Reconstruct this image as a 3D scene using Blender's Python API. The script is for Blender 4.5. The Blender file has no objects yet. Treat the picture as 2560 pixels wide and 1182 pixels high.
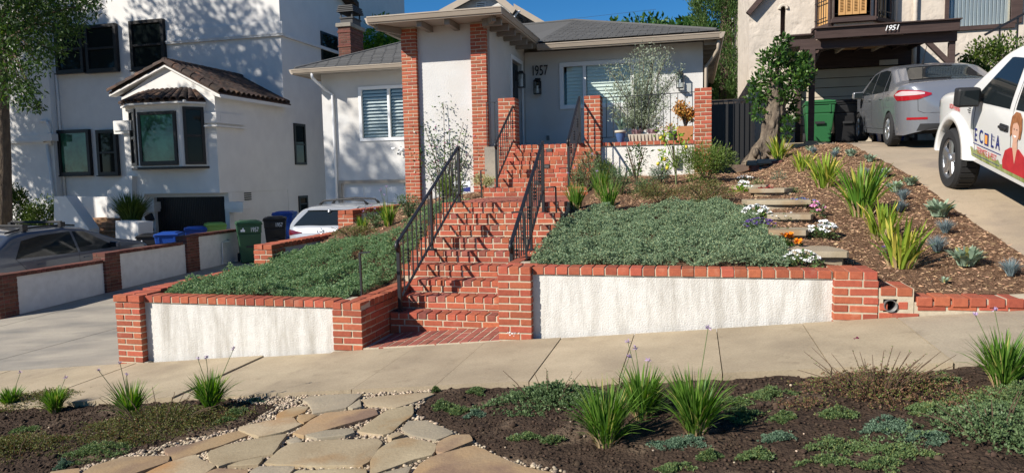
import bpy, math, random
import numpy as np
from mathutils import Vector, Matrix
from mathutils.bvhtree import BVHTree

random.seed(7); RNG = np.random.default_rng(7)
SC = bpy.context.scene
COL = SC.collection
R = math.radians

# ---------------------------------------------------------------- camera
F = 1776.0; TH = R(14.4); PH = math.atan((591 - 437) / F); RO = .02
CAM = Vector((0, 0, 1.51))
FW = Vector((-math.sin(TH) * math.cos(PH), math.cos(TH) * math.cos(PH), -math.sin(PH)))
_r0 = Vector((math.cos(TH), math.sin(TH), 0)); _u0 = _r0.cross(FW)
RT = _r0 * math.cos(RO) - _u0 * math.sin(RO); UP = RT.cross(FW)
cd = bpy.data.cameras.new('camera'); cam = bpy.data.objects.new('camera', cd); COL.objects.link(cam)
cd.sensor_width = 36; cd.lens = 36 * F / 2560; cd.clip_end = 3000; cd.clip_start = .05
cam.matrix_world = Matrix(((RT.x, UP.x, -FW.x, CAM.x), (RT.y, UP.y, -FW.y, CAM.y), (RT.z, UP.z, -FW.z, CAM.z), (0, 0, 0, 1)))
SC.camera = cam
# ---------------------------------------------------------------- sky, sun, exposure
LIGHT = Vector((.59, .60, -.55)).normalized()
ELEV = math.asin(-LIGHT.z); AZ = math.atan2(-LIGHT.x, -LIGHT.y)      # direction TO the sun, clockwise from +Y
w = bpy.data.worlds.new('World'); SC.world = w; w.use_nodes = True
nt = w.node_tree; bg = nt.nodes['Background']
sky = nt.nodes.new('ShaderNodeTexSky'); sky.sky_type = 'NISHITA'; sky.sun_disc = False
sky.sun_elevation = ELEV; sky.sun_rotation = AZ; sky.altitude = 800; sky.air_density = 1.0; sky.dust_density = 0.0; sky.ozone_density = 6.0
hs = nt.nodes.new('ShaderNodeHueSaturation'); hs.inputs['Saturation'].default_value = 1.25; hs.inputs['Value'].default_value = 1.05
nt.links.new(sky.outputs[0], hs.inputs['Color']); nt.links.new(hs.outputs[0], bg.inputs[0]); bg.inputs[1].default_value = .068
sl = bpy.data.lights.new('sun', 'SUN'); sl.energy = 5.0; sl.angle = R(.5); sl.color = (1, .94, .85)
so = bpy.data.objects.new('sun', sl); COL.objects.link(so)
so.rotation_euler = LIGHT.to_track_quat('-Z', 'Y').to_euler(); so.location = (-20, -20, 30)
SC.view_settings.view_transform = 'Standard'; SC.view_settings.look = 'None'
SC.view_settings.gamma = 1; SC.view_settings.use_curve_mapping = False; SC.view_settings.exposure = 0.55

# ---------------------------------------------------------------- picking points in the place
def ray(px, py): return FW + RT * ((px - 1280) / F) + UP * ((591 - py) / F)
def aty(px, py, Y): v = ray(px, py); return CAM + v * (Y / v.y)
def atx(px, py, X): v = ray(px, py); return CAM + v * (X / v.x)
def atz(px, py, Z): v = ray(px, py); return CAM + v * ((Z - CAM.z) / v.z)
def on(px, py, fn):
    v = ray(px, py); t = 2.5
    while t < 60:
        p = CAM + v * t
        if p.z <= fn(p.x, p.y): return Vector((p.x, p.y, fn(p.x, p.y)))
        t += .02
    return CAM + v * 20

# ---------------------------------------------------------------- materials
def _nodes(name):
    m = bpy.data.materials.new(name); m.use_nodes = True
    t = m.node_tree; return m, t, t.nodes, t.links, t.nodes['Principled BSDF']
def _rgb(c): return (c[0], c[1], c[2], 1)
def mk(name, c1, c2=None, scale=4, rough=.85, bump=0, bscale=80, bdist=.01, rand=0, spec=.35, metal=0, stretch=(1, 1, 1), c3=None, s3=.7, lo=.35, hi=.65, coat=0, detail=5, obj=False, t3=(.52, .62), speck=0, spots=None):
    m, t, n, l, b = _nodes(name)
    b.inputs['Roughness'].default_value = rough; b.inputs['Specular IOR Level'].default_value = spec; b.inputs['Metallic'].default_value = metal
    b.inputs['Coat Weight'].default_value = coat; b.inputs['Coat Roughness'].default_value = .05
    if obj: src = n.new('ShaderNodeTexCoord').outputs['Object']
    else: src = n.new('ShaderNodeNewGeometry').outputs['Position']
    mp = n.new('ShaderNodeMapping'); mp.inputs['Scale'].default_value = stretch; l.new(src, mp.inputs[0])
    col = None
    if c2 is not None:
        nz = n.new('ShaderNodeTexNoise'); nz.inputs['Scale'].default_value = scale; nz.inputs['Detail'].default_value = detail; nz.inputs['Roughness'].default_value = .6
        l.new(mp.outputs[0], nz.inputs['Vector'])
        rp = n.new('ShaderNodeValToRGB'); rp.color_ramp.elements[0].position = lo; rp.color_ramp.elements[1].position = hi
        rp.color_ramp.elements[0].color = _rgb(c1); rp.color_ramp.elements[1].color = _rgb(c2)
        l.new(nz.outputs['Fac'], rp.inputs[0]); col = rp.outputs[0]
        if c3 is not None:
            nz3 = n.new('ShaderNodeTexNoise'); nz3.inputs['Scale'].default_value = s3; nz3.inputs['Detail'].default_value = 6
            l.new(mp.outputs[0], nz3.inputs['Vector'])
            r3 = n.new('ShaderNodeValToRGB'); r3.color_ramp.elements[0].position = t3[0]; r3.color_ramp.elements[1].position = t3[1]
            l.new(nz3.outputs['Fac'], r3.inputs[0])
            mx = n.new('ShaderNodeMix'); mx.data_type = 'RGBA'; l.new(r3.outputs[0], mx.inputs[0]); l.new(col, mx.inputs[6]); mx.inputs[7].default_value = _rgb(c3); col = mx.outputs[2]
    if speck:
        n5 = n.new('ShaderNodeTexNoise'); n5.inputs['Scale'].default_value = 70; n5.inputs['Detail'].default_value = 6; n5.inputs['Roughness'].default_value = .75; l.new(mp.outputs[0], n5.inputs['Vector'])
        m5 = n.new('ShaderNodeMapRange'); m5.inputs[1].default_value = .3; m5.inputs[2].default_value = .7; m5.inputs[3].default_value = 1 - speck; m5.inputs[4].default_value = 1 + speck * .7; l.new(n5.outputs['Fac'], m5.inputs[0])
        h5 = n.new('ShaderNodeHueSaturation'); l.new(m5.outputs[0], h5.inputs['Value']); l.new(col, h5.inputs['Color']); col = h5.outputs[0]
        n6 = n.new('ShaderNodeTexNoise'); n6.inputs['Scale'].default_value = 5.5; n6.inputs['Detail'].default_value = 8; n6.inputs['Roughness'].default_value = .7; l.new(mp.outputs[0], n6.inputs['Vector'])
        r6 = n.new('ShaderNodeValToRGB'); r6.color_ramp.elements[0].position = .56; r6.color_ramp.elements[1].position = .74; r6.color_ramp.elements[1].color = (.55, .55, .55, 1); l.new(n6.outputs['Fac'], r6.inputs[0])
        x6 = n.new('ShaderNodeMix'); x6.data_type = 'RGBA'; x6.blend_type = 'MULTIPLY'; l.new(r6.outputs[0], x6.inputs[0]); l.new(col, x6.inputs[6]); x6.inputs[7].default_value = (.52, .50, .48, 1); col = x6.outputs[2]
    if rand:
        oi = n.new('ShaderNodeObjectInfo'); g = n.new('ShaderNodeNewGeometry')
        ad = n.new('ShaderNodeMath'); ad.operation = 'ADD'; l.new(oi.outputs['Random'], ad.inputs[0]); l.new(g.outputs['Random Per Island'], ad.inputs[1])
        fr = n.new('ShaderNodeMath'); fr.operation = 'FRACT'; l.new(ad.outputs[0], fr.inputs[0])
        mr = n.new('ShaderNodeMapRange'); mr.inputs[3].default_value = 1 - rand; mr.inputs[4].default_value = 1 + rand; l.new(fr.outputs[0], mr.inputs[0])
        hs = n.new('ShaderNodeHueSaturation'); l.new(mr.outputs[0], hs.inputs['Value'])
        mh = n.new('ShaderNodeMapRange'); mh.inputs[3].default_value = .5 - .03 * rand; mh.inputs[4].default_value = .5 + .03 * rand
        f2 = n.new('ShaderNodeMath'); f2.operation = 'MULTIPLY'; f2.inputs[1].default_value = 7.3; l.new(fr.outputs[0], f2.inputs[0])
        f3 = n.new('ShaderNodeMath'); f3.operation = 'FRACT'; l.new(f2.outputs[0], f3.inputs[0]); l.new(f3.outputs[0], mh.inputs[0]); l.new(mh.outputs[0], hs.inputs['Hue'])
        if col: l.new(col, hs.inputs['Color'])
        else: hs.inputs['Color'].default_value = _rgb(c1)
        col = hs.outputs[0]
    if col: l.new(col, b.inputs['Base Color'])
    else: b.inputs['Base Color'].default_value = _rgb(c1)
    if bump:
        nb = n.new('ShaderNodeTexNoise'); nb.inputs['Scale'].default_value = bscale; nb.inputs['Detail'].default_value = 4
        l.new(mp.outputs[0], nb.inputs['Vector'])
        bp = n.new('ShaderNodeBump'); bp.inputs['Strength'].default_value = bump; bp.inputs['Distance'].default_value = bdist
        l.new(nb.outputs['Fac'], bp.inputs['Height']); l.new(bp.outputs[0], b.inputs['Normal'])
    return m
def leaf(name, c1, c2, trans=.35, rough=.5, c3=None, p3=.85):
    """leaf colour varies from leaf to leaf (random per island); some light comes through"""
    m, t, n, l, b = _nodes(name)
    g = n.new('ShaderNodeNewGeometry'); rp = n.new('ShaderNodeValToRGB')
    rp.color_ramp.elements[0].color = _rgb(c1); rp.color_ramp.elements[1].color = _rgb(c2)
    if c3 is not None:
        rp.color_ramp.elements[1].position = p3 - .05
        e = rp.color_ramp.elements.new(p3); e.color = _rgb(c3)
    l.new(g.outputs['Random Per Island'], rp.inputs[0]); l.new(rp.outputs[0], b.inputs['Base Color'])
    b.inputs['Roughness'].default_value = rough; b.inputs['Specular IOR Level'].default_value = .3
    tr = n.new('ShaderNodeBsdfTranslucent'); mx = n.new('ShaderNodeMixShader'); mx.inputs[0].default_value = trans
    hs = n.new('ShaderNodeHueSaturation'); hs.inputs['Saturation'].default_value = 1.15; hs.inputs['Value'].default_value = 1.2; l.new(rp.outputs[0], hs.inputs['Color'])
    l.new(hs.outputs[0], tr.inputs[0]); l.new(b.outputs[0], mx.inputs[1]); l.new(tr.outputs[0], mx.inputs[2])
    l.new(mx.outputs[0], n['Material Output'].inputs[0]); return m
def glass(name, tint=(.95, .97, .96), refl=.05):
    m, t, n, l, b = _nodes(name)
    tr = n.new('ShaderNodeBsdfTransparent'); tr.inputs[0].default_value = _rgb(tint)
    gl = n.new('ShaderNodeBsdfGlossy'); gl.inputs['Roughness'].default_value = .02
    lw = n.new('ShaderNodeLayerWeight'); lw.inputs[0].default_value = .25
    mr = n.new('ShaderNodeMapRange'); mr.inputs[3].default_value = refl; mr.inputs[4].default_value = .9; l.new(lw.outputs['Facing'], mr.inputs[0])
    pw = n.new('ShaderNodeMath'); pw.operation = 'POWER'; pw.inputs[1].default_value = 1.3; l.new(mr.outputs[0], pw.inputs[0])
    mx = n.new('ShaderNodeMixShader'); l.new(pw.outputs[0], mx.inputs[0]); l.new(tr.outputs[0], mx.inputs[1]); l.new(gl.outputs[0], mx.inputs[2])
    l.new(mx.outputs[0], n['Material Output'].inputs[0]); return m

def brickmat(name, c1, c2, c3, rand=.21):
    m = mk(name, c1, c2, scale=30, rough=.85, bump=.35, bscale=160, bdist=.004, rand=rand, c3=c3, s3=9, t3=(.6, .75)); return m
MATS = dict(
    brick=brickmat('brick_red', (.38, .098, .050), (.31, .078, .041), (.40, .15, .09)),
    paver=brickmat('brick_paver', (.31, .100, .066), (.23, .072, .050), (.34, .18, .13)),
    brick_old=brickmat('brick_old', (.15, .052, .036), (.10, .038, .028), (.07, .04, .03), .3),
    mortar=mk('mortar', (.52, .44, .32), (.43, .36, .26), 30, .95, .4, 220, .004),
    mortar_dark=mk('mortar_dark', (.16, .11, .085), (.11, .08, .06), 30, .95),
    white_stucco=mk('white_stucco', (.74, .71, .65), (.66, .63, .57), 14, .95, .9, 75, .012),
    house_stucco=mk('house_stucco', (.60, .59, .57), (.55, .54, .52), 2.2, .95, .55, 60, .01, c3=(.56, .535, .50), s3=.8),
    drive_wall_stucco=mk('driveway_wall_stucco', (.66, .65, .63), (.58, .57, .55), 6, .95, .4, 70, .008),  # stucco of the walls along the driveway, a little grayer
    villa_stucco=mk('villa_stucco', (.72, .70, .665), (.67, .65, .62), 2, .92, .25, 50, .008),
    cream_stucco=mk('cream_stucco', (.56, .49, .41), (.51, .445, .37), 3, .95, .3, 40, .01),
    concrete=mk('sidewalk_concrete', (.42, .340, .228), (.35, .28, .185), 2.2, .92, .25, 150, .003, c3=(.27, .215, .145), s3=1.3, t3=(.48, .74), rand=.06, speck=.22),
    concrete_gray=mk('driveway_concrete', (.38, .335, .265), (.30, .265, .215), 1.3, .92, .25, 120, .003, c3=(.20, .185, .16), s3=.8, t3=(.46, .68), stretch=(.6, 1.6, 1), speck=.18),
    drive_tan=mk('driveway_tan', (.42, .33, .23), (.35, .28, .195), 1.2, .92, .2, 120, .003, c3=(.30, .24, .18), s3=.8, speck=.18),
    asphalt=mk('asphalt', (.055, .054, .052), (.04, .04, .04), 20, .95, .5, 200, .004),
    soil=mk('soil', (.068, .046, .032), (.042, .028, .020), 9, 1.0, 1.0, 45, .03, c3=(.115, .082, .056), s3=2.5, spec=.1),
    crumb=mk('soil_crumb', (.068, .046, .032), (.042, .028, .020), 25, 1.0, rand=.4, spec=.1),
    mulch=mk('mulch_ground', (.19, .112, .068), (.115, .066, .040), 22, 1.0, 1.0, 60, .03, spec=.1),
    chip=mk('wood_chip', (.50, .33, .205), (.34, .205, .12), 12, .95, rand=.55, spec=.15),
    earth=mk('ground_dirt', (.16, .12, .08), (.11, .085, .055), 1, 1),
    iron=mk('black_iron', (.012, .012, .014), rough=.45, spec=.5),
    black=mk('black_paint', (.015, .015, .016), rough=.5, spec=.45),
    gutter=mk('gutter_tan', (.36, .30, .235), (.33, .275, .215), 3, .5, spec=.4),
    rafter=mk('rafter_wood', (.26, .235, .205), (.21, .19, .165), 3, .8),
    soffit=mk('soffit_board', (.36, .33, .29), rough=.85),
    shingle=mk('asphalt_shingle', (.102, .101, .098), (.078, .077, .075), 60, .95, .5, 250, .004, rand=.16),
    white_trim=mk('white_trim', (.78, .78, .77), rough=.5),
    blind=mk('mint_blind', (.74, .80, .75), rough=.8),
    shutter=mk('shutter_white', (.60, .63, .65), rough=.6),
    door_dark=mk('dark_blue_door', (.022, .030, .042), rough=.45),
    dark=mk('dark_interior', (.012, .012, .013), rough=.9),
    glass=glass('window_glass'), glass_dark=mk('dark_glass', (.010, .014, .014), rough=.04, spec=.22),
    glass_reflection=mk('green_reflection_glass', (.07, .22, .14), (.018, .05, .03), 1.3, .04, spec=.5),  # reflected greenery painted into the pane colour as green patches
    villa_frame=mk('bronze_frame', (.014, .012, .012), rough=.4),
    clay=mk('clay_tile', (.060, .040, .032), (.035, .024, .020), 6, .85, .4, 60, .006, rand=.35, c3=(.10, .055, .035), s3=4),
    flag=mk('flagstone', (.355, .285, .180), (.28, .215, .13), 3.0, .85, .5, 45, .006, rand=.16, c3=(.30, .17, .07), s3=1.5, t3=(.53, .66)),
    concrete_pale=mk('sidewalk_concrete_pale', (.40, .335, .235), (.34, .28, .20), 2.2, .92, .25, 150, .003, c3=(.27, .22, .16), s3=1.3, t3=(.48, .74), speck=.22),
    flag_gray=mk('flagstone_gray', (.32, .265, .18), (.24, .205, .15), 3.0, .85, .6, 45, .006, rand=.1, c3=(.32, .2, .09), s3=1.2, t3=(.58, .7)),
    flag_rust=mk('flagstone_rust', (.33, .215, .11), (.30, .215, .125), 3.2, .85, .5, 45, .006, rand=.1, c3=(.20, .13, .085), s3=2, t3=(.5, .62)),
    pebble=mk('pebble', (.42, .345, .25), (.33, .25, .17), 20, .8, rand=.45),
    step_stone=mk('step_stone', (.34, .285, .20), (.28, .225, .145), 4, .85, .4, 40, .006, rand=.1, c3=(.27, .19, .11), s3=2),
    bark=mk('bark', (.13, .095, .065), (.07, .05, .036), 12, .95, 1, 22, .04, stretch=(1, 1, .35)),
    gnarl=mk('gnarled_bark', (.19, .15, .108), (.075, .056, .042), 9, .95, 1, 16, .06, stretch=(1, 1, .5)),
    twig=mk('twig', (.10, .065, .04), rough=.9), stalk=mk('flower_stalk', (.14, .17, .07), rough=.8),
    terracotta=mk('terracotta', (.44, .20, .085), (.38, .165, .07), 5, .85), blue_pot=mk('blue_glaze', (.06, .11, .24), rough=.35),
    charcoal=mk('charcoal_pot', (.035, .033, .03), rough=.7),
    wood_dark=mk('dark_brown_wood', (.070, .044, .038), (.048, .030, .026), 8, .8, .3, 40, .006, stretch=(.3, .3, 3)),
    wood_tan=mk('tan_wood', (.34, .20, .09), rough=.8), wood_shutter=mk('honey_shutter', (.55, .31, .12), (.47, .26, .095), 6, .6),
    garage_cream=mk('garage_board', (.53, .46, .36), (.49, .42, .33), 3, .8), garage_white=mk('garage_panel', (.58, .59, .60), rough=.6),
    steps_tan=mk('step_brick_tan', (.34, .20, .11), (.24, .13, .07), 8, .9, rand=.2),
    rubber=mk('tyre_rubber', (.020, .020, .021), rough=.85, bump=.3, bscale=60), alloy=mk('alloy', (.46, .47, .49), rough=.32, metal=.85),
    silver_paint=mk('silver_paint', (.25, .26, .285), rough=.27, metal=.5, coat=.7), white_paint=mk('white_paint', (.72, .71, .68), rough=.3, coat=.7, spec=.5),
    pearl_paint=mk('pearl_paint', (.35, .365, .385), rough=.26, metal=.2, coat=.8), gray_paint=mk('gray_blue_paint', (.075, .09, .12), rough=.3, metal=.35, coat=.7),
    car_glass=mk('car_glass', (.012, .016, .018), rough=.03, spec=.4), trim_black=mk('black_trim', (.02, .02, .021), rough=.55),
    chrome=mk('chrome', (.75, .75, .76), rough=.12, metal=1), red_lens=mk('red_lens', (.30, .008, .014), rough=.12, spec=.7), clear_lens=mk('clear_lens', (.50, .40, .40), rough=.1, spec=.7),
    dark_red=mk('dark_red_lens', (.10, .006, .012), rough=.12, spec=.7),
    bin_green=mk('bin_green', (.028, .085, .040), rough=.5), bin_green_bright=mk('bin_green_bright', (.020, .115, .038), rough=.5), bin_black=mk('bin_black', (.014, .014, .015), rough=.5),
    bin_blue=mk('bin_blue', (.012, .060, .30), rough=.45), bin_lime=mk('bin_lime', (.27, .46, .10), rough=.5),
    white_print=mk('white_print', (.80, .80, .80), rough=.7), navy=mk('navy_print', (.016, .026, .16), rough=.6), red_print=mk('red_print', (.55, .035, .03), rough=.6), orange_print=mk('orange_print', (.85, .33, .06), rough=.6),
    pipe_gray=mk('galvanised', (.20, .19, .18), rough=.6, metal=.4), white_pipe=mk('white_pipe', (.66, .65, .63), rough=.5),
)
def M(k): return MATS[k] if isinstance(k, str) else k

# ---------------------------------------------------------------- objects
def base(o):
    v = Vector((0, 0, 0))
    while o is not None: v = v + o.location; o = o.parent
    return v
def tag(o, label=None, cat=None, group=None, kind=None):
    if label: o['label'] = label
    if cat: o['category'] = cat
    if group: o['group'] = group
    if kind: o['kind'] = kind
    return o
def thing(name, loc, label, cat, group=None):
    o = bpy.data.objects.new(name, None); COL.objects.link(o); o.location = loc; o.empty_display_size = .2
    return tag(o, label, cat, group)
def link(name, me, mats, parent=None, smooth=False):
    for m in (mats if isinstance(mats, (list, tuple)) else [mats]): me.materials.append(M(m))
    if smooth: me.polygons.foreach_set('use_smooth', [True] * len(me.polygons))
    o = bpy.data.objects.new(name, me); COL.objects.link(o)
    if parent is not None: o.parent = parent
    return o
def npmesh(name, v, f, mi=None):
    me = bpy.data.meshes.new(name); v = np.asarray(v, 'f4'); f = np.asarray(f, 'i4'); k = f.shape[1]
    me.vertices.add(len(v)); me.vertices.foreach_set('co', v.ravel()); me.loops.add(f.size); me.loops.foreach_set('vertex_index', f.ravel())
    me.polygons.add(len(f)); me.polygons.foreach_set('loop_start', np.arange(0, f.size, k, dtype='i4'))
    if mi is not None: me.polygons.foreach_set('material_index', np.asarray(mi, 'i4'))
    me.update(calc_edges=True); return me
def nplink(name, v, f, mats, parent=None, smooth=False, mi=None):
    v = np.asarray(v, 'f4')
    if parent is not None: v = v - np.array(base(parent), 'f4')
    return link(name, npmesh(name, v, f, mi), mats, parent, smooth)
class MB:
    def __init__(s): s.v = []; s.f = []; s.mi = []; s.m = 0
    def add(s, vs, fs):
        k = len(s.v); s.v += [tuple(p) for p in vs]; s.f += [tuple(i + k for i in f) for f in fs]; s.mi += [s.m] * len(fs); return s
    def quad(s, *p): return s.add(p, [tuple(range(len(p)))])
    def hexa(s, b, t):                      # bottom ring, top ring of n points
        n = len(b); return s.add(list(b) + list(t), [tuple(range(n))[::-1], tuple(range(n, 2 * n))] + [(i, (i + 1) % n, n + (i + 1) % n, n + i) for i in range(n)])
    def box2(s, x0, x1, y0, y1, z0, z1): return s.hexa([(x0, y0, z0), (x1, y0, z0), (x1, y1, z0), (x0, y1, z0)], [(x0, y0, z1), (x1, y0, z1), (x1, y1, z1), (x0, y1, z1)])
    def obox(s, c, ax, ay, az):             # centre and three half-axis vectors
        c = Vector(c); ax, ay, az = Vector(ax), Vector(ay), Vector(az)
        return s.hexa([c - ax - ay - az, c + ax - ay - az, c + ax + ay - az, c - ax + ay - az], [c - ax - ay + az, c + ax - ay + az, c + ax + ay + az, c - ax + ay + az])
    def bar(s, p, q, w, h=None, up=(0, 0, 1)):   # square bar from p to q
        p, q = Vector(p), Vector(q); d = (q - p); h = h or w; a = d.normalized(); side = a.cross(Vector(up))
        if side.length < 1e-4: side = a.cross(Vector((0, 1, 0)))
        side.normalize(); u = side.cross(a)
        return s.obox((p + q) / 2, d / 2, side * w / 2, u * h / 2)
    def prism(s, poly, z0, z1):
        f = lambda z, p: z(p[0], p[1]) if callable(z) else z
        return s.hexa([(p[0], p[1], f(z0, p)) for p in poly], [(p[0], p[1], f(z1, p)) for p in poly])
    def tube(s, pts, r, n=6, cap=True):
        pts = [Vector(p) for p in pts]; k = len(pts); rs = r if isinstance(r, (list, tuple)) else [r] * k; vs = []; ref = None
        for i, p in enumerate(pts):
            d = (pts[min(i + 1, k - 1)] - pts[max(i - 1, 0)]).normalized()
            if ref is None: ref = d.orthogonal().normalized()
            else: ref = (ref - d * ref.dot(d)); ref = ref.normalized() if ref.length > 1e-5 else d.orthogonal().normalized()
            b = d.cross(ref)
            vs += [p + (ref * math.cos(a) + b * math.sin(a)) * rs[i] for a in [2 * math.pi * j / n for j in range(n)]]
        fs = [(i * n + j, i * n + (j + 1) % n, (i + 1) * n + (j + 1) % n, (i + 1) * n + j) for i in range(k - 1) for j in range(n)]
        if cap: fs += [tuple(range(n))[::-1], tuple(range((k - 1) * n, k * n))]
        return s.add(vs, fs)
    def lathe(s, prof, c=(0, 0, 0), n=20, ax='z', cap=True):
        c = Vector(c); vs = []
        for r_, h in prof:
            for j in range(n):
                a = 2 * math.pi * j / n; x, y = r_ * math.cos(a), r_ * math.sin(a)
                vs.append(c + (Vector((x, y, h)) if ax == 'z' else Vector((x, h, y)) if ax == 'y' else Vector((h, x, y))))
        k = len(prof); fs = [(i * n + j, i * n + (j + 1) % n, (i + 1) * n + (j + 1) % n, (i + 1) * n + j) for i in range(k - 1) for j in range(n)]
        if cap: fs += [tuple(range(n))[::-1], tuple(range((k - 1) * n, k * n))]
        return s.add(vs, fs)
    def build(s, name, mats, parent=None, smooth=False, bevel=0, seg=1):
        me = bpy.data.meshes.new(name); b = base(parent) if parent is not None else Vector((0, 0, 0))
        me.from_pydata([(p[0] - b.x, p[1] - b.y, p[2] - b.z) for p in s.v], [], s.f)
        if len(set(s.mi)) > 1: me.polygons.foreach_set('material_index', s.mi)
        import bmesh
        bm = bmesh.new(); bm.from_mesh(me); bmesh.ops.recalc_face_normals(bm, faces=bm.faces)
        if bevel: bmesh.ops.bevel(bm, geom=bm.edges, offset=bevel, segments=seg, affect='EDGES', profile=.6)
        bm.to_mesh(me); bm.free()
        return link(name, me, mats, parent, smooth)
def smooth_angle(o, a=40):
    me = o.data; me.polygons.foreach_set('use_smooth', [True] * len(me.polygons))
    me.set_sharp_from_angle(angle=R(a)); return o
def textmesh(s, size=1, font_shear=0, extrude=0, space=1, bold=0):
    cu = bpy.data.curves.new('t', 'FONT'); cu.body = s; cu.size = size; cu.shear = font_shear; cu.extrude = extrude; cu.space_character = space; cu.offset = bold
    cu.align_x = 'CENTER'; cu.align_y = 'CENTER'; cu.resolution_u = 4
    o = bpy.data.objects.new('t', cu); me = bpy.data.meshes.new_from_object(o); bpy.data.objects.remove(o); return me
def text(name, s, size, M4, mat, parent=None, extrude=.003, shear=0, space=1, bold=0):
    me = textmesh(s, size, shear, extrude, space, bold); me.name = name
    me.materials.clear(); me.transform(M4)
    if parent is not None: me.transform(Matrix.Translation(-base(parent)))
    return link(name, me, mat, parent)
FACE = lambda c, rz=0, tilt=0: Matrix.Translation(c) @ Matrix.Rotation(rz, 4, 'Z') @ Matrix.Rotation(R(90), 4, 'X')   # text upright, facing -Y

# ---------------------------------------------------------------- bricks
_bm = {}
def brickmesh(l, h, d, mat):
    k = (round(l, 2), round(h, 3), round(d, 2), mat, random.randrange(2))
    if k not in _bm:
        import bmesh
        bm = bmesh.new(); bmesh.ops.create_cube(bm, size=1, matrix=Matrix.Diagonal((k[0], k[2], k[1], 1)))
        bmesh.ops.bevel(bm, geom=bm.edges, offset=.0045, segments=1, affect='EDGES')
        for v in bm.verts: v.co += Vector((random.uniform(-1, 1), random.uniform(-1, 1), random.uniform(-1, 1))) * .0014
        me = bpy.data.meshes.new('brick'); bm.to_mesh(me); bm.free(); me.materials.append(M(mat)); _bm[k] = me
    return _bm[k]
def brick(parent, c, l, h, d, rz=0, mat='brick', name='brick', jit=.002):
    o = bpy.data.objects.new(name, brickmesh(l, h, d, mat)); COL.objects.link(o); o.parent = parent
    b = base(parent)
    o.location = Vector(c) - b + Vector((random.uniform(-1, 1), random.uniform(-1, 1), random.uniform(-.6, .6))) * jit
    o.rotation_euler = (random.gauss(0, .006), random.gauss(0, .006), rz + random.gauss(0, .006)); return o
JO = .013
def course(parent, x, y, z, dx, dy, L, h, d, lens, mat='brick'):
    """one course of bricks whose face runs from (x, y) along (dx, dy); outward is to the right of that direction"""
    s = 0; i = 0; rz = math.atan2(dy, dx); nx, ny = dy, -dx
    while s < L - .02:
        l = min(lens[i % len(lens)], L - s)
        if L - s - l < .035: l = L - s
        if l > .025:
            m = s + l / 2; brick(parent, (x + dx * m - nx * d / 2, y + dy * m - ny * d / 2, z + h / 2), l, h, d, rz, mat)
        s += l + JO; i += 1
def pillar(parent, x0, x1, y0, y1, z0, z1, ch=.070, mat='brick', faces='FRL', mortar='mortar', cap=False, core=True):
    """brick pier of real bricks round a mortar core; faces F(ront -Y) R(+X) L(-X)"""
    n = max(1, round((z1 - z0) / ch)); ch = (z1 - z0) / n; h = ch - JO; w = x1 - x0; t = .096
    if core: MB().box2(x0 + .004, x1 - .004, y0 + .004, y1 - .004, z0, z1 - (.006 if not cap else .012)).build('mortar', mortar, parent)
    for k in range(n):
        z = z0 + k * ch + JO * .5; ev = k % 2
        if 'F' in faces:
            a = w * .345 - JO / 2
            course(parent, x0, y0, z, 1, 0, w, h, t, [w - a - JO, a] if ev else [a, w - a - JO], mat) if w < .42 else course(parent, x0, y0, z, 1, 0, w, h, t, ([.095] if ev else []) + [.20] * 99, mat)
        s = y0 + (t + JO if 'F' in faces else 0)
        if 'R' in faces and y1 - s > .05: course(parent, x1, s, z, 0, 1, y1 - s, h, t, ([.095] if ev else []) + [.20] * 99, mat)
        if 'L' in faces and y1 - s > .05: course(parent, x0, y1, z, 0, -1, y1 - s, h, t, ([] if ev else [.095]) + [.20] * 99, mat)

# ---------------------------------------------------------------- foliage
def unit(a): return a / np.maximum(np.linalg.norm(a, axis=1, keepdims=True), 1e-9)
def rdir(n): return unit(RNG.normal(size=(n, 3)))
def leafquads(P, D, L, W, fold=.25):
    """n leaves as folded diamonds: points P, directions D, lengths L, widths W"""
    n = len(P); D = unit(D); S = np.cross(D, rdir(n)); S = unit(S); N = np.cross(D, S); L = np.broadcast_to(np.asarray(L, float).reshape(-1, 1), (n, 1)); W = np.broadcast_to(np.asarray(W, float).reshape(-1, 1), (n, 1))
    mid = P + D * L * .45 + N * W * fold
    v = np.stack([P, mid - S * W / 2, P + D * L, mid + S * W / 2], 1).reshape(-1, 3)
    f = np.arange(4 * n).reshape(n, 4); return v, f
def blades(P, A, L, W, droop, segs=4, lift=None):
    """strap leaves: base P, heading A (angle), length L, lean; curved outward"""
    n = len(P); t = np.linspace(0, 1, segs + 1)[None, :, None]; L = np.asarray(L).reshape(n, 1, 1); lean = np.asarray(droop).reshape(n, 1, 1)
    H = np.stack([np.cos(A), np.sin(A), np.zeros(n)], 1)[:, None, :]; S = np.stack([-np.sin(A), np.cos(A), np.zeros(n)], 1)[:, None, :]
    ang = lean * (.35 + .9 * t)                      # lean from vertical grows to the tip
    d = np.sin(ang) * H + np.cos(ang) * np.array([0, 0, 1.])[None, None, :]
    dt = L / segs; c = np.concatenate([np.zeros((n, 1, 3)), np.cumsum(d[:, :-1] * dt, 1)], 1) + P[:, None, :]
    wd = np.asarray(W).reshape(-1, 1, 1) * np.array([.7] + [1.0] * (segs - 1) + [.12])[None, :, None] / 2
    tw = RNG.normal(0, .5, (n, 1, 1)); S2 = S * np.cos(tw) + H * np.sin(tw)
    v = np.stack([c - S2 * wd, c + S2 * wd], 2).reshape(-1, 3)
    k = (np.arange(n) * 2 * (segs + 1))[:, None]; q = np.arange(segs)[None, :] * 2
    f = np.stack([k + q, k + q + 1, k + q + 3, k + q + 2], 2).reshape(-1, 4); return v, f
def cat(*vf):
    vs = []; fs = []; o = 0
    for v, f in vf: vs.append(v); fs.append(f + o); o += len(v)
    return np.concatenate(vs), np.concatenate(fs)
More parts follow.
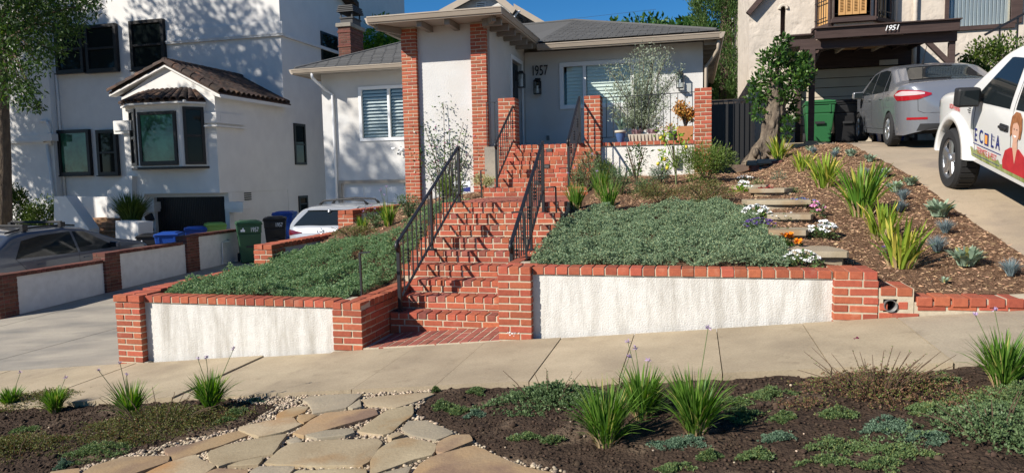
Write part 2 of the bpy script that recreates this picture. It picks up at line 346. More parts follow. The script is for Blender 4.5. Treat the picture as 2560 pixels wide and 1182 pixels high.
def blobpts(n, c, r, clumps=14, cr=.42, shell=.55):
    """points in clumps spread through an ellipsoid, so that gaps stay between the clumps"""
    C = rdir(clumps) * (RNG.uniform(shell, 1, (clumps, 1))); i = RNG.integers(0, clumps, n)
    q = RNG.normal(size=(n, 3)); q = unit(q) * (RNG.uniform(0, 1, (n, 1)) ** .4) * cr * RNG.uniform(.6, 1.15, (clumps, 1))[i]
    return (C[i] * (1 - cr * .6) + q) * np.asarray(r) + np.asarray(c), C[i] * .6 + unit(q)
def icos(P, S, squash=1.0):
    """small rounded lumps: positions P, sizes S (n,) or (n,3)"""
    t = (1 + 5 ** .5) / 2
    b = unit(np.array([[-1, t, 0], [1, t, 0], [-1, -t, 0], [1, -t, 0], [0, -1, t], [0, 1, t], [0, -1, -t], [0, 1, -t], [t, 0, -1], [t, 0, 1], [-t, 0, -1], [-t, 0, 1]], float))
    fb = np.array([[0, 11, 5], [0, 5, 1], [0, 1, 7], [0, 7, 10], [0, 10, 11], [1, 5, 9], [5, 11, 4], [11, 10, 2], [10, 7, 6], [7, 1, 8], [3, 9, 4], [3, 4, 2], [3, 2, 6], [3, 6, 8], [3, 8, 9], [4, 9, 5], [2, 4, 11], [6, 2, 10], [8, 6, 7], [9, 8, 1]])
    n = len(P); S = np.asarray(S, float); S = S.reshape(n, 1, -1) * np.ones((1, 1, 3))
    a = RNG.uniform(0, 6.28, n); ca, sa = np.cos(a), np.sin(a)
    v = b[None] * S; v[:, :, 2] *= squash
    x = v[:, :, 0] * ca[:, None] - v[:, :, 1] * sa[:, None]; y = v[:, :, 0] * sa[:, None] + v[:, :, 1] * ca[:, None]
    v = np.stack([x, y, v[:, :, 2]], 2) + np.asarray(P)[:, None, :]
    return v.reshape(-1, 3), (fb[None] + (np.arange(n) * 12)[:, None, None]).reshape(-1, 3)
# ================================================================ SETTING
from mathutils import noise as NZ
SL = .0973
def sw(x, y=6.2): return SL * (x + 1.6) + .015 * (y - 6.2)
def nz(x, y, s, seed=0): return NZ.noise(Vector((x * s, y * s, seed * 7.7)))
def grid(name, x0, x1, y0, y1, step, fn, mat, kind='structure', smooth=True, mask=None):
    xs = np.arange(x0, x1 + step / 2, step); ys = np.arange(y0, y1 + step / 2, step); nx, ny = len(xs), len(ys)
    v = np.array([(x, y, fn(x, y)) for y in ys for x in xs]); i = np.arange(nx * ny).reshape(ny, nx)
    f = np.stack([i[:-1, :-1], i[:-1, 1:], i[1:, 1:], i[1:, :-1]], 2).reshape(-1, 4)
    if mask: f = f[[mask(*v[q].mean(0)[:2]) for q in f]]
    o = nplink(name, v, f, mat, None, smooth); return tag(o, kind=kind)
def strip(name, parent, x0, x1, y0, y1, fn, th, mat, nx=4, ny=6):
    m = MB(); xs = np.linspace(x0, x1, nx + 1); ys = np.linspace(y0, y1, ny + 1)
    vt = [(x, y, fn(x, y)) for y in ys for x in xs]; vb = [(x, y, z - th) for x, y, z in vt]; k = nx + 1; n = len(vt)
    f = [(j * k + i, j * k + i + 1, (j + 1) * k + i + 1, (j + 1) * k + i) for j in range(ny) for i in range(nx)]
    f += [(i + 1, i, n + i, n + i + 1) for i in range(nx)] + [(ny * k + i, ny * k + i + 1, n + ny * k + i + 1, n + ny * k + i) for i in range(nx)]
    f += [(j * k, (j + 1) * k, n + (j + 1) * k, n + j * k) for j in range(ny)] + [((j + 1) * k + nx, j * k + nx, n + j * k + nx, n + (j + 1) * k + nx) for j in range(ny)]
    m.add(vt + vb, f); return m.build(name, mat, parent)
def inpoly(p, poly):
    x, y = p[0], p[1]; c = False; n = len(poly)
    for i in range(n):
        a, b = poly[i], poly[i - 1]
        if (a[1] > y) != (b[1] > y) and x < (b[0] - a[0]) * (y - a[1]) / (b[1] - a[1]) + a[0]: c = not c
    return c
def polysample(n, poly):
    P = np.array([(p[0], p[1]) for p in poly]); lo, hi = P.min(0), P.max(0); out = []
    while len(out) < n:
        q = RNG.uniform(lo, hi, (n, 2)); out += [p for p in q if inpoly(p, P)]
    return np.array(out[:n])
def tps(ctrl):
    C = np.array(ctrl, float); n = len(C); d = np.linalg.norm(C[:, None, :2] - C[None, :, :2], axis=2)
    K = np.where(d > 0, d ** 2 * np.log(d + 1e-9), 0); K[np.arange(n), np.arange(n)] += .15
    A = np.zeros((n + 3, n + 3)); A[:n, :n] = K; A[:n, n] = 1; A[:n, n + 1:] = C[:, :2]; A[n, :n] = 1; A[n + 1:, :n] = C[:, :2].T
    wv = np.linalg.solve(A, np.concatenate([C[:, 2], [0, 0, 0]]))
    def f(x, y):
        r = np.hypot(C[:, 0] - x, C[:, 1] - y); return float((wv[:n] * r * r * np.log(r + 1e-9)).sum() + wv[n] + wv[n + 1] * x + wv[n + 2] * y)
    return f

# far ground, one sheet to the horizon
gx = [-400, -60, -26, -12, -6, 0, 6, 14, 40, 400]; gy = [-400, -40, -12, 2.4, 6, 12, 20, 40, 400]
gv = [(x, y, SL * (max(-14, min(10, x)) + 1.6) - (.5 if y > 3 else .32)) for y in gy for x in gx]; k = len(gx)
g = MB(); g.add(gv, [(j * k + i, j * k + i + 1, (j + 1) * k + i + 1, (j + 1) * k + i) for j in range(len(gy) - 1) for i in range(k - 1)])
tag(g.build('ground', 'earth'), kind='structure')
road = MB(); road.hexa([(-40, -8, sw(-40, 2.55) - .4), (40, -8, sw(40, 2.55) - .4), (40, 2.54, sw(40, 2.55) - .4), (-40, 2.54, sw(-40, 2.55) - .4)], [(-40, -8, sw(-40, 2.55) - .15), (40, -8, sw(40, 2.55) - .15), (40, 2.54, sw(40, 2.55) - .15), (-40, 2.54, sw(-40, 2.55) - .15)])
tag(road.build('road', 'asphalt'), kind='structure')
kerb = MB(); kerb.hexa([(-40, 2.55, sw(-40, 2.55) - .4), (40, 2.55, sw(40, 2.55) - .4), (40, 2.70, sw(40, 2.55) - .4), (-40, 2.70, sw(-40, 2.55) - .4)], [(-40, 2.55, sw(-40, 2.55)), (40, 2.55, sw(40, 2.55)), (40, 2.70, sw(40, 2.7)), (-40, 2.70, sw(-40, 2.7))])
tag(kerb.build('kerb', 'concrete_gray'), kind='structure')

# parkway: bare soil between kerb and sidewalk, with the path of flagstones bedded in pebbles
def pz(x, y): return sw(x, y) - .045
PATHPX = [(560, 1000), (760, 984), (1095, 974), (1035, 1035), (1130, 1080), (1190, 1105), (1250, 1145), (1420, 1182), (1600, 1300), (-100, 1300), (215, 1168), (415, 1112), (600, 1072), (690, 1020)]
def pk(px, py, dz=0):
    v = ray(px, py); a = CAM.z - SL * 1.6 + .015 * 6.2 + .045 - dz; t = a / (SL * v.x + .015 * v.y - v.z); return CAM + v * t
PATH = [pk(*p) for p in PATHPX]
def soilz(x, y):
    ip = inpoly((x, y), PATH)
    return pz(x, y) + (0 if ip else .022 * nz(x, y, 3, 1) + .016 * nz(x, y, 9, 2) + .012 * nz(x, y, 24, 3) + .012)
grid('parkway_soil', -9.5, 5.0, 2.705, 4.875, .03, soilz, 'soil')
strip('parkway_far_soil', None, -30, -9.5, 2.705, 4.875, pz, .2, 'soil'); strip('parkway_far_soil', None, 5.0, 30, 2.705, 4.875, pz, .2, 'soil')
for o in COL.objects:
    if o.name.startswith('parkway_far'): tag(o, kind='structure')
q = np.stack([RNG.uniform(-7, 4, 16000), RNG.uniform(2.9, 4.86, 16000)], 1); q = np.array([p for p in q if not inpoly(p, PATH)])
sz = RNG.uniform(.004, .013, len(q)) * (1 + (RNG.uniform(size=len(q)) > .96) * 1.2)
v, f = icos(np.array([(x, y, soilz(x, y) + .003) for x, y in q]), np.stack([sz, sz * .8, sz * .7], 1))
tag(nplink('soil_crumbs', v, f, 'crumb'), 'dark brown soil crumbs scattered over the parkway bed', 'soil', kind='stuff')
q = polysample(130, [(-7, 2.9), (4, 2.9), (4, 4.8), (-7, 4.8)]); q = np.array([p for p in q if not inpoly(p, PATH)]); sz = RNG.uniform(.006, .013, len(q))
v, f = icos(np.array([(x, y, soilz(x, y) + .004) for x, y in q]), np.stack([sz, sz * .8, sz * .7], 1)); stray = (v, f)

# sidewalk slabs
walk = thing('sidewalk', (0, 5.5, 0), None, None); walk['kind'] = 'structure'
JX = [-30, -20, -14, -11, -9.2, -8.3, -7.45, -6.6, -5.75, -4.98, -4.2, -3.44, -2.56, -1.87, -1.15, -.5, .19, .87, 1.58, 2.3, 3.0, 3.7, 4.5, 6, 9, 14, 20, 30]
for a, b in zip(JX[:-1], JX[1:]):
    gap = .006; l_ = .015 if abs(a + 3.44) < .01 else .0035; r_ = .011 if abs(b - 1.58) < .01 else .0035; dz = random.uniform(-.004, .004) + (-.012 if a < -3.5 and a > -4.5 else 0)
    strip('slab', walk, a + l_, b - r_, 4.885, 6.195, lambda x, y: sw(x, y) + dz, .12, 'concrete_pale' if a > 1.5 else 'concrete', 3, 3)
strip('joint_filler', walk, -30, 30, 4.90, 6.19, lambda x, y: sw(x, y) - .03, .05, 'mortar_dark', 8, 1)
strip('footing', walk, -30, 30, 6.20, 6.6, lambda x, y: sw(x, y) - .06, .2, 'earth', 8, 1)

# driveway of the middle house, dropping to the left of the garden
def dz_(x, y):
    t = min(1, max(0, (y - 6.2) / 10.0)); t = t * (1.25 - .25 * t)
    return sw(x) * (1 - t) + -.68 * t
drive = thing('driveway', (-8, 11, 0), None, None); drive['kind'] = 'structure'
for x0, x1, ys, mt in ((-11.25, -8.4, [6.21, 8.6, 11.2, 14.3, 18.0], 'concrete_gray'), (-8.39, -5.6, [6.21, 8.6, 11.2, 14.3, 18.0], 'concrete_gray'), (-11.98, -11.26, [6.21, 9.6, 13.2, 18.0], 'concrete_gray')):
    for a, b in zip(ys[:-1], ys[1:]): strip('slab', drive, x0, x1 - .012, a, b - .012, dz_, .15, mt, 5, 6)
# neighbour's driveway on the far left
def nz_(x, y):
    t = min(1, max(0, (y - 6.2) / 10.0)); return sw(max(x, -14)) * (1 - t) - .95 * t
nd = thing('neighbour_driveway', (-16, 12, 0), None, None); nd['kind'] = 'structure'
for a, b in ((6.21, 12), (12.01, 21)): strip('slab', nd, -22, -12.25, a, b, nz_, .12, 'concrete_gray', 5, 5)
strip('lawn_terrace', nd, -34, -22.01, 6.21, 24, nz_, .12, 'earth', 5, 5)
# driveway of the right-hand house, climbing to its carport
PR = [(6.2, 0), (7.2, .22), (8.7, .52), (10.3, .86), (12, 1.14), (13.6, 1.36), (14.6, 1.46), (16.2, 1.60), (17.5, 1.66), (22, 1.68)]
def rz_(x, y):
    y = max(6.2, min(22, y))
    for (a, za), (b, zb) in zip(PR[:-1], PR[1:]):
        if a <= y <= b: h = za + (zb - za) * (y - a) / (b - a); break
    fade = max(0, 1 - (y - 6.2) / 8); return h + .43 + SL * (x - 2.82) * fade
rd = thing('uphill_driveway', (4, 12, 1), None, None); rd['kind'] = 'structure'
for a, b in ((6.21, 9.3), (9.3, 12.6), (12.6, 16.0), (16.0, 21)): strip('slab', rd, 2.86, 6.6, a, b - .01, rz_, .3, 'drive_tan', 3, 8)
strip('carport_pad', rd, 2.0, 2.85, 15.9, 20.5, lambda x, y: rz_(2.9, y) + .02, .5, 'drive_tan', 2, 3)
for a, b in ((6.21, 12), (12, 20)): strip('side_yard', rd, 6.61, 20, a, b, lambda x, y: rz_(2.9, y) + .15, .3, 'earth', 3, 5)

# planted beds: shaped earth under wood mulch
TR = tps([(-1.6, 6.5, .63), (-1.6, 7.6, .70), (-1.6, 9.1, .96), (-1.6, 11.4, 1.22), (-1.6, 12.8, 1.42), (-.5, 6.5, .63), (-.3, 9, .98), (-.3, 11, 1.24), (0, 12.8, 1.46), (1.0, 6.5, .62), (1.0, 9, 1.02), (1.4, 6.9, .62), (1.75, 6.45, .47), (2.8, 6.4, .50),
          (2.84, 7.14, .68), (2.84, 8.7, .96), (2.84, 10.3, 1.30), (2.84, 12, 1.58), (2.84, 13.6, 1.80), (2.6, 15.7, 1.98), (1.3, 12.5, 1.43), (.9, 14, 1.42), (.8, 16.5, 1.45), (1.9, 13.8, 1.72), (1.9, 15.7, 1.93)])
TL = tps([(-5.6, 6.5, .27), (-4.5, 6.5, .27), (-3.4, 6.6, .27), (-3.35, 7.6, .29), (-3.35, 8.3, .60), (-3.35, 9.1, .98), (-3.35, 11, 1.08), (-5.55, 8.4, .34), (-5.5, 9.5, .50), (-5.55, 10.8, .74), (-4.5, 8.4, .52), (-4.5, 10.2, .88), (-5.5, 13, .95), (-4.4, 13.2, 1.15), (-3.4, 13.2, 1.2)])
def right_bed(x, y): return TR(x, y) + .02 * nz(x, y, 2.5, 4) + .012 * nz(x, y, 9, 5)
def left_bed(x, y): return TL(x, y) + .02 * nz(x, y, 2.5, 6) + .012 * nz(x, y, 9, 7)
grid('garden_bed', -1.62, 2.84, 6.40, 16.0, .07, right_bed, 'mulch', mask=lambda x, y: not (x > 1.45 and y > 16) and not (x < .3 and y > 12.82) and not (y > 12.82 and x < .31))
grid('garden_bed', -5.62, -3.30, 6.44, 13.4, .07, left_bed, 'mulch')
sk = MB(); ys_ = np.arange(6.44, 13.4, .07); sk.add([(-3.302, y, left_bed(-3.302, y) - .004) for y in ys_] + [(-3.302, y, -.3) for y in ys_], [(i, i + 1, len(ys_) + i + 1, len(ys_) + i) for i in range(len(ys_) - 1)]); tag(sk.build('garden_bed_edge', 'mulch'), kind='structure')
def chips(name, n, poly, fn, label, smin=.016, smax=.055):
    q = polysample(n, poly); P = np.array([(x, y, fn(x, y) + random.uniform(0, .012)) for x, y in q]); D = rdir(n); D[:, 2] *= .28
    L = RNG.uniform(smin, smax, n); v, f = leafquads(P, D, L, L * RNG.uniform(.12, .27, n), .5)
    return tag(nplink(name, v, f, 'chip'), label, 'mulch', kind='stuff')
chips('mulch_chips', 46000, [(1.42, 6.43), (2.84, 6.43), (2.84, 15.8), (1.9, 15.8), (.4, 13), (-1.5, 12.7), (-1.5, 9), (0, 8.6), (.9, 7.5)], right_bed, 'brown shredded bark mulch covering the right garden bed')
chips('mulch_chips', 9000, [(-5.5, 8.3), (-3.4, 8.3), (-3.4, 13.2), (-5.5, 13.2)], left_bed, 'brown shredded bark mulch on the upper part of the left bed')

# flagstones and pebbles
flag = thing('flagstone_path', pk(900, 1080), 'irregular tan flagstone path set in pebbles across the parkway', 'path')
z7 = lambda *P: [(580 + x / 3.879, 960 + y / 3.879) for x, y in P]; z8 = lambda *P: [(140 + x / 4.129, 1040 + y / 4.129) for x, y in P]
FS = [(z7((690, 150), (760, 118), (1060, 100), (1260, 95), (1110, 225), (960, 250), (790, 285), (760, 190)), 'flag_gray'),
      (z7((1270, 140), (1400, 110), (1900, 70), (1960, 85), (1740, 170), (1600, 215), (1480, 205), (1310, 190)), 'flag'),
      (z7((1130, 225), (1240, 150), (1250, 215), (1180, 235)), 'flag_gray'), (z7((450, 270), (600, 215), (735, 205), (700, 260), (590, 310), (430, 335)), 'flag'),
      (z7((65, 420), (330, 360), (590, 325), (620, 370), (680, 385), (500, 460), (270, 510), (100, 450)), 'flag'), (z7((640, 300), (740, 290), (820, 300), (700, 370), (640, 350)), 'flag_rust'),
      (z7((600, 470), (800, 330), (900, 280), (1370, 235), (1410, 290), (1300, 330), (1000, 410), (720, 490)), 'flag_rust'), (z7((1220, 450), (1500, 250), (1735, 200), (1755, 240), (1740, 300), (1620, 380), (1560, 450), (1480, 480)), 'flag'),
      (z7((710, 495), (900, 455), (1150, 430), (1180, 470), (1100, 500), (850, 525)), 'flag_gray'), (z7((1660, 430), (1700, 350), (1880, 350), (2150, 460), (1980, 530), (1740, 480)), 'flag_gray'),
      (z7((1990, 640), (2000, 560), (2120, 490), (2290, 480), (2330, 540), (2060, 650)), 'flag_rust'), (z7((320, 760), (480, 620), (620, 560), (950, 540), (1400, 525), (1450, 560), (1330, 740), (1270, 775), (800, 780)), 'flag'),
      (z7((1350, 700), (1400, 640), (1560, 540), (1690, 510), (1970, 570), (1940, 670), (1750, 720), (1400, 850), (1350, 850)), 'flag'), (z7((530, 540), (620, 500), (680, 540), (600, 570)), 'flag_gray'),
      (z7((1510, 510), (1600, 475), (1650, 490), (1560, 530)), 'flag'), (z7((1760, 870), (1820, 780), (1990, 690), (2340, 600), (2560, 700), (2800, 800), (3140, 870), (3300, 1000), (1700, 1000)), 'flag_rust'),
      (z7((600, 861), (640, 830), (1290, 810), (1290, 900), (600, 950)), 'flag'), (z7((180, 861), (260, 800), (600, 800), (560, 861), (400, 930)), 'flag_gray'), (z7((1340, 900), (1650, 820), (1740, 800), (1690, 880), (1640, 980)), 'flag_gray'),
      (z8((1570, 370), (1750, 300), (2380, 180), (2230, 390), (2130, 405), (1800, 475), (1690, 520), (1600, 460)), 'flag'), (z8((1780, 520), (1900, 472), (2130, 422), (2090, 500)), 'flag'),
      (z8((1135, 320), (1350, 290), (1860, 145), (1980, 185), (1700, 290), (1500, 350), (1240, 455), (1150, 360)), 'flag_rust'), (z8((280, 586), (380, 520), (680, 430), (1150, 410), (1160, 470), (830, 580), (600, 680), (250, 660)), 'flag_rust'),
      (z8((930, 586), (1150, 480), (1430, 400), (1480, 450), (1640, 510), (1540, 586), (1400, 670), (800, 670)), 'flag'), (z8((-60, 575), (230, 535), (230, 586), (150, 680), (-90, 680)), 'flag_rust'), (z8((1530, 600), (1660, 540), (1960, 550), (1960, 600), (1880, 680), (1480, 680)), 'flag_rust')]
for px, mt in FS:
    pts = [pk(*p, .03) for p in px]; c = sum(pts, Vector()) / len(pts); pts = [p + (p - c).normalized() * .010 for p in pts]; out = []; n = len(pts)
    for i in range(n):                                     # subdivide, roughen, round the corners
        a, b = pts[i], pts[(i + 1) % n]; m = max(2, int((b - a).length / .05))
        for k in range(m):
            p = a.lerp(b, (k + .15) / m); d = (b - a).normalized(); p = p + Vector((d.y, -d.x, 0)) * .008 * NZ.noise(p * 14); out.append(p)
    c = sum(out, Vector()) / len(out); hh = random.uniform(-.004, .010)
    m = MB(); n = len(out); rings = []
    for s, h in ((1.0, -.04), (1.0, .024 + hh), (.992, .0285 + hh), (.93, .0298 + hh), (.5, .030 + hh)):
        rings.append([(c.x + (p.x - c.x) * s, c.y + (p.y - c.y) * s, pz(c.x + (p.x - c.x) * s, c.y + (p.y - c.y) * s) + h + .0035 * NZ.noise(Vector((p.x * 5, p.y * 5, s * 3)))) for p in out])
    m.add([q for r in rings for q in r] + [(c.x, c.y, pz(c.x, c.y) + .030 + hh)], [(k * n + i, k * n + (i + 1) % n, (k + 1) * n + (i + 1) % n, (k + 1) * n + i) for k in range(4) for i in range(n)] + [(4 * n + i, 4 * n + (i + 1) % n, 5 * n) for i in range(n)])
    smooth_angle(m.build('flagstone', mt, flag), 35)
POL = [[(p.x, p.y) for p in [pk(*q, .03) for q in px]] for px, _ in FS]
q = polysample(13000, PATH); keep = []
for p in q:
    hit = False
    for P in POL:
        if inpoly(p, P):
            c = np.mean(P, 0); e = c + (np.array(p) - c) * 1.06
            if inpoly(e, P): hit = True; break
    if not hit: keep.append(p)
q = np.array(keep); sz = RNG.uniform(.006, .015, len(q))
v, f = cat(icos(np.array([(x, y, pz(x, y) + random.uniform(.0, .016)) for x, y in q]), np.stack([sz * 1.25, sz * .9, sz * .7], 1)), stray)
tag(nplink('pebbles', v, f, 'pebble', None, True), 'cream and tan pebbles filling the gaps between flagstones', 'pebbles', kind='stuff')
# ================================================================ FRONT WALLS, STEPS, RAILINGS
def add_streaks(m, col=(.33, .30, .25), top=0):
    """grime that has run down the face in vertical streaks"""
    t = m.node_tree; n, l = t.nodes, t.links; b = n['Principled BSDF']; src = b.inputs['Base Color'].links[0].from_socket
    g = n.new('ShaderNodeNewGeometry'); mp = n.new('ShaderNodeMapping'); mp.inputs['Scale'].default_value = (6.5, 6.5, 1.0); l.new(g.outputs['Position'], mp.inputs[0])
    a = n.new('ShaderNodeTexNoise'); a.inputs['Scale'].default_value = 1.1; a.inputs['Detail'].default_value = 9; a.inputs['Roughness'].default_value = .72; l.new(mp.outputs[0], a.inputs['Vector'])
    r_ = n.new('ShaderNodeValToRGB'); r_.color_ramp.elements[0].position = .44; r_.color_ramp.elements[1].position = .72; r_.color_ramp.elements[1].color = (.9, .9, .9, 1); l.new(a.outputs['Fac'], r_.inputs[0])
    mx = n.new('ShaderNodeMix'); mx.data_type = 'RGBA'; l.new(r_.outputs[0], mx.inputs[0]); l.new(src, mx.inputs[6]); mx.inputs[7].default_value = _rgb(col); l.new(mx.outputs[2], b.inputs['Base Color']); return m
MATS['stained_stucco'] = add_streaks(mk('stained_stucco', (.66, .64, .59), (.60, .575, .53), 14, .95, .6, 80, .012))
def wall_panel(name, parent, x0, x1, y0, y1, zt, mat, f=sw):
    m = MB(); b = lambda x: f(x) - .06
    m.hexa([(x0, y0, b(x0)), (x1, y0, b(x1)), (x1, y1, b(x1)), (x0, y1, b(x0))], [(x0, y0, zt), (x1, y0, zt), (x1, y1, zt), (x0, y1, zt)]); return m.build(name, mat, parent)
def cap_row(parent, x0, x1, y, z, d=.20, h=.068, pitch=.112, mat='brick'):
    n = round((x1 - x0) / pitch); p = (x1 - x0) / n
    for i in range(n): brick(parent, (x0 + p * (i + .5), y + d / 2, z + h / 2), p - JO, h, d, 0, mat, jit=.003)
    MB().box2(x0, x1, y + .007, y + d - .01, z - .004, z + h - .008).build('mortar', 'mortar', parent)

# --- right front wall
W = thing('retaining_wall', (-.2, 6.3, 0), 'white stucco front garden wall with brick caps to the right of the brick steps', 'wall', 'front garden walls')
pillar(W, -1.735, -1.425, 6.2, 6.51, -.07, .610, .0685)
MB().box2(-1.728, -1.432, 6.207, 6.70, .60, .668).build('mortar', 'mortar', W)
for i in range(3): brick(W, (-1.735 + .052 + i * .103, 6.2 + .10, .643), .094, .066, .20)
for i in range(2): brick(W, (-1.735 + .104 + i * .155, 6.46, .643), .145, .066, .10)
MB().box2(-1.725, -1.62, 6.5, 7.35, -.2, .60).build('cheek', 'mortar', W)
for i in range(7): brick(W, (-1.672, 6.575 + i * .112, .640), .20 * .55, .066, .10)
wall_panel('stucco_panel', W, -1.43, 1.115, 6.275, 6.45, .605, 'stained_stucco')
cap_row(W, -1.42, 1.105, 6.255, .606)
pillar(W, 1.11, 1.440, 6.2, 6.53, .20, .610, .0685)
for i in range(3): brick(W, (1.11 + .055 + i * .110, 6.30, .643), .100, .066, .20)
for i in range(3): brick(W, (1.11 + .055 + i * .110, 6.51, .643), .100, .066, .20)
MB().box2(1.117, 1.433, 6.207, 6.6, .60, .668).build('mortar', 'mortar', W)
m = MB()
for k in range(26):
    x, z = -1.60 + random.gauss(0, .035), .075 + random.gauss(0, .014); s_ = random.uniform(.002, .006); m.box2(x - s_, x + s_, 6.1985, 6.2015, z - s_ * 1.2, z + s_ * 1.2)
m.build('paint_splash', 'white_print', W)['kind'] = 'stuff'
# stepped end block with a drain pipe
PX, PZ = aty(2226, 764, 6.2).x, aty(2226, 764, 6.2).z
m = MB(); a = .052
m.box2(1.445, PX - a, 6.206, 6.55, .2, .545); m.box2(PX + a, 1.70, 6.206, 6.55, .2, .545); m.box2(PX - a, PX + a, 6.2061, 6.55, PZ + a, .545); m.box2(PX - a, PX + a, 6.2061, 6.55, .2, PZ - a)
m.build('mortar', 'mortar', W)
for i in range(2): brick(W, (1.455 + .058 + i * .122, 6.3, .515), .110, .066, .20); brick(W, (1.455 + .058 + i * .122, 6.49, .515), .110, .066, .16)
brick(W, (1.452 + .030, 6.25, .392), .055, .06, .1); brick(W, (PX + .095, 6.25, .405), .075, .06, .1)
brick(W, (1.452 + .050, 6.25, .315), .10, .058, .1); brick(W, (PX + .10, 6.25, .318), .22, .058, .1)
m = MB(); m.lathe([(.050, -.012), (.050, .2), (.043, .2), (.043, -.012), (.050, -.012)], (PX, 6.2, PZ), 20, 'y', cap=False); m.build('drain_pipe', 'pipe_gray', W, True)
m = MB(); m.lathe([(.043, .15), (.0, .15)], (PX, 6.2, PZ), 16, 'y', cap=False); m.build('pipe_end', 'dark', W)
# low brick kerb that carries on up the street
x = 1.712; i = 0
while x < 4.4:
    zt = max(.478, sw(x) + .062); brick(W, (x + .063, 6.30, zt - .035 + .004 * (i % 2)), .114, .072, .22, mat='paver' if i > 8 else 'brick'); x += .126; i += 1
for k in range(5): brick(W, (1.72 + .11 + k * .215, 6.25, .392 + .006 * k - (.0 if k < 3 else .01)), .2, .045, .1)
m = MB(); m.hexa([(1.705, 6.207, .25), (4.4, 6.207, .45), (4.4, 6.40, .45), (1.705, 6.40, .25)], [(1.705, 6.207, .435), (4.4, 6.207, sw(4.4) + .03), (4.4, 6.40, sw(4.4) + .03), (1.705, 6.40, .435)]); m.build('mortar', 'mortar', W)

# --- left front wall
W2 = thing('retaining_wall', (-4.5, 6.3, 0), 'white stucco front garden wall with brick caps to the left of the brick steps', 'wall', 'front garden walls')
pillar(W2, -5.975, -5.665, 6.2, 6.51, -.47, .245, .066)
for i, (a, b) in enumerate(((-5.99, -5.815), (-5.805, -5.655))): brick(W2, ((a + b) / 2, 6.19 + .05, .285), b - a, .07, .10)
for i in range(2): brick(W2, (-5.90 + i * .16, 6.42, .285), .15, .07, .21)
MB().box2(-5.96, -5.68, 6.21, 6.50, .24, .312).build('mortar', 'mortar', W2)
wall_panel('stucco_panel', W2, -5.67, -3.415, 6.275, 6.45, .240, 'stained_stucco')
cap_row(W2, -5.655, -3.425, 6.255, .241)
pillar(W2, -3.42, -3.11, 6.2, 6.51, -.24, .236, .068, faces='F')
for i in range(3): brick(W2, (-3.42 + .052 + i * .103, 6.30, .270), .094, .066, .20)
MB().box2(-3.412, -3.118, 6.207, 6.6, .23, .295).build('mortar', 'mortar', W2)
MB().box2(-3.41, -3.117, 6.50, 7.62, -.4, .236).build('mortar', 'mortar', W2)
for k in range(7):
    z = -.24 + k * .068 + JO / 2
    course(W2, -3.11, 6.302, z, 0, 1, 1.3, .057, .09, ([.095] if k % 2 else []) + [.2] * 9)
for i in range(12): brick(W2, (-3.16, 6.458 + i * .104, .270), .10, .066, .094, mat='brick'); 
for i in range(6): brick(W2, (-3.27, 6.51 + i * .208, .270), .10, .066, .198)
MB().box2(-3.33, -3.117, 6.5, 7.7, .23, .295).build('mortar', 'mortar', W2)
MB().box2(-5.92, -5.70, 6.5, 8.4, -.5, .27).build('side_wall', 'drive_wall_stucco', W2)
cap_rowY = lambda par, x, y0, y1, z, w=.24: [brick(par, (x, y0 + .056 + i * .112, z + .034), w, .068, .102) for i in range(int((y1 - y0) / .112))]
cap_rowY(W2, -5.81, 6.54, 8.35, .27)

# stepped side walls along the driveway edge of the left bed
for k, (y0, y1, zb, zt) in enumerate(((8.40, 10.75, -.5, .570), (10.78, 13.3, -.5, .905))):
    S = thing('driveway_edge_wall', (-5.65, y0, 0), ['low stucco wall with brick end pier between the left bed and the driveway', 'upper stucco wall with brick end pier beside the white car, higher than its neighbour'][k], 'wall', 'stepped walls along the driveway')
    pillar(S, -5.77, -5.49, y0, y0 + .32, zb, zt, .068)
    MB().box2(-5.70, -5.54, y0 + .3, y1, zb, zt - .002).build('stucco_panel', 'drive_wall_stucco', S)
    for i in range(2): brick(S, (-5.70 + i * .142, y0 + .10, zt + .034), .132, .066, .2)
    cap_rowY(S, -5.63, y0 + .22, y1, zt, .24)

# --- lower flight of brick steps
T = thing('brick_steps', (-2.45, 6.2, 0), 'lower flight of nine red brick steps rising from the sidewalk to the landing', 'steps')
SZ = [.09 + .132 * i for i in range(9)]; SY = [6.84 + .285 * i for i in range(9)]
for i in range(9):
    z, y = SZ[i], SY[i]; xl, xr = (-3.108, -1.622) if i < 3 else (-3.32, -1.622); last = i == 8
    MB().box2(xl + .01, xr - .01, y + .008, y + .285 + .04, -.45, z - .009).build('mortar', 'mortar', T)
    n = round((xr - xl) / .108); p = (xr - xl) / n; mt = 'brick'
    for k in range(n):
        brick(T, (xl + p * (k + .5), y + .1, z - .0305), p - JO, .061, .20, 0, 'paver' if random.random() < .25 else mt, jit=.003)
    course(T, xl, y + .003, z - .132 + .005, 1, 0, xr - xl, .055, .09, ([.1] if i % 2 else [.16]) + [.2] * 12, mt)
    if i == 0: course(T, xl, y + .004, z - .264 + .008, 1, 0, 1.0, .118, .09, [.1] + [.2] * 12, mt)
    if i < 4: course(T, xl, y + .211, z - .061, 1, 0, xr - xl, .060, .072, [.15] + [.2] * 12, 'paver')
sl_ = math.atan(SL)
for r_ in range(3):
    for k in range(15):
        x = -3.06 + .052 + k * .103
        if x > -1.70: continue
        b = brick(T, (x, 6.205 + .102 + r_ * .211, sw(x, 6.3) - .018), .093, .06, .20, 0, 'paver'); b.rotation_euler.y -= sl_
m = MB(); m.hexa([(-3.11, 6.205, -.5), (-1.73, 6.205, -.5), (-1.73, 6.86, -.5), (-3.11, 6.86, -.5)], [(-3.11, 6.205, sw(-3.11) + .009), (-1.73, 6.205, sw(-1.73) + .009), (-1.73, 6.86, sw(-1.73) + .011), (-3.11, 6.86, sw(-3.11) + .011)]); m.build('mortar', 'mortar', T)
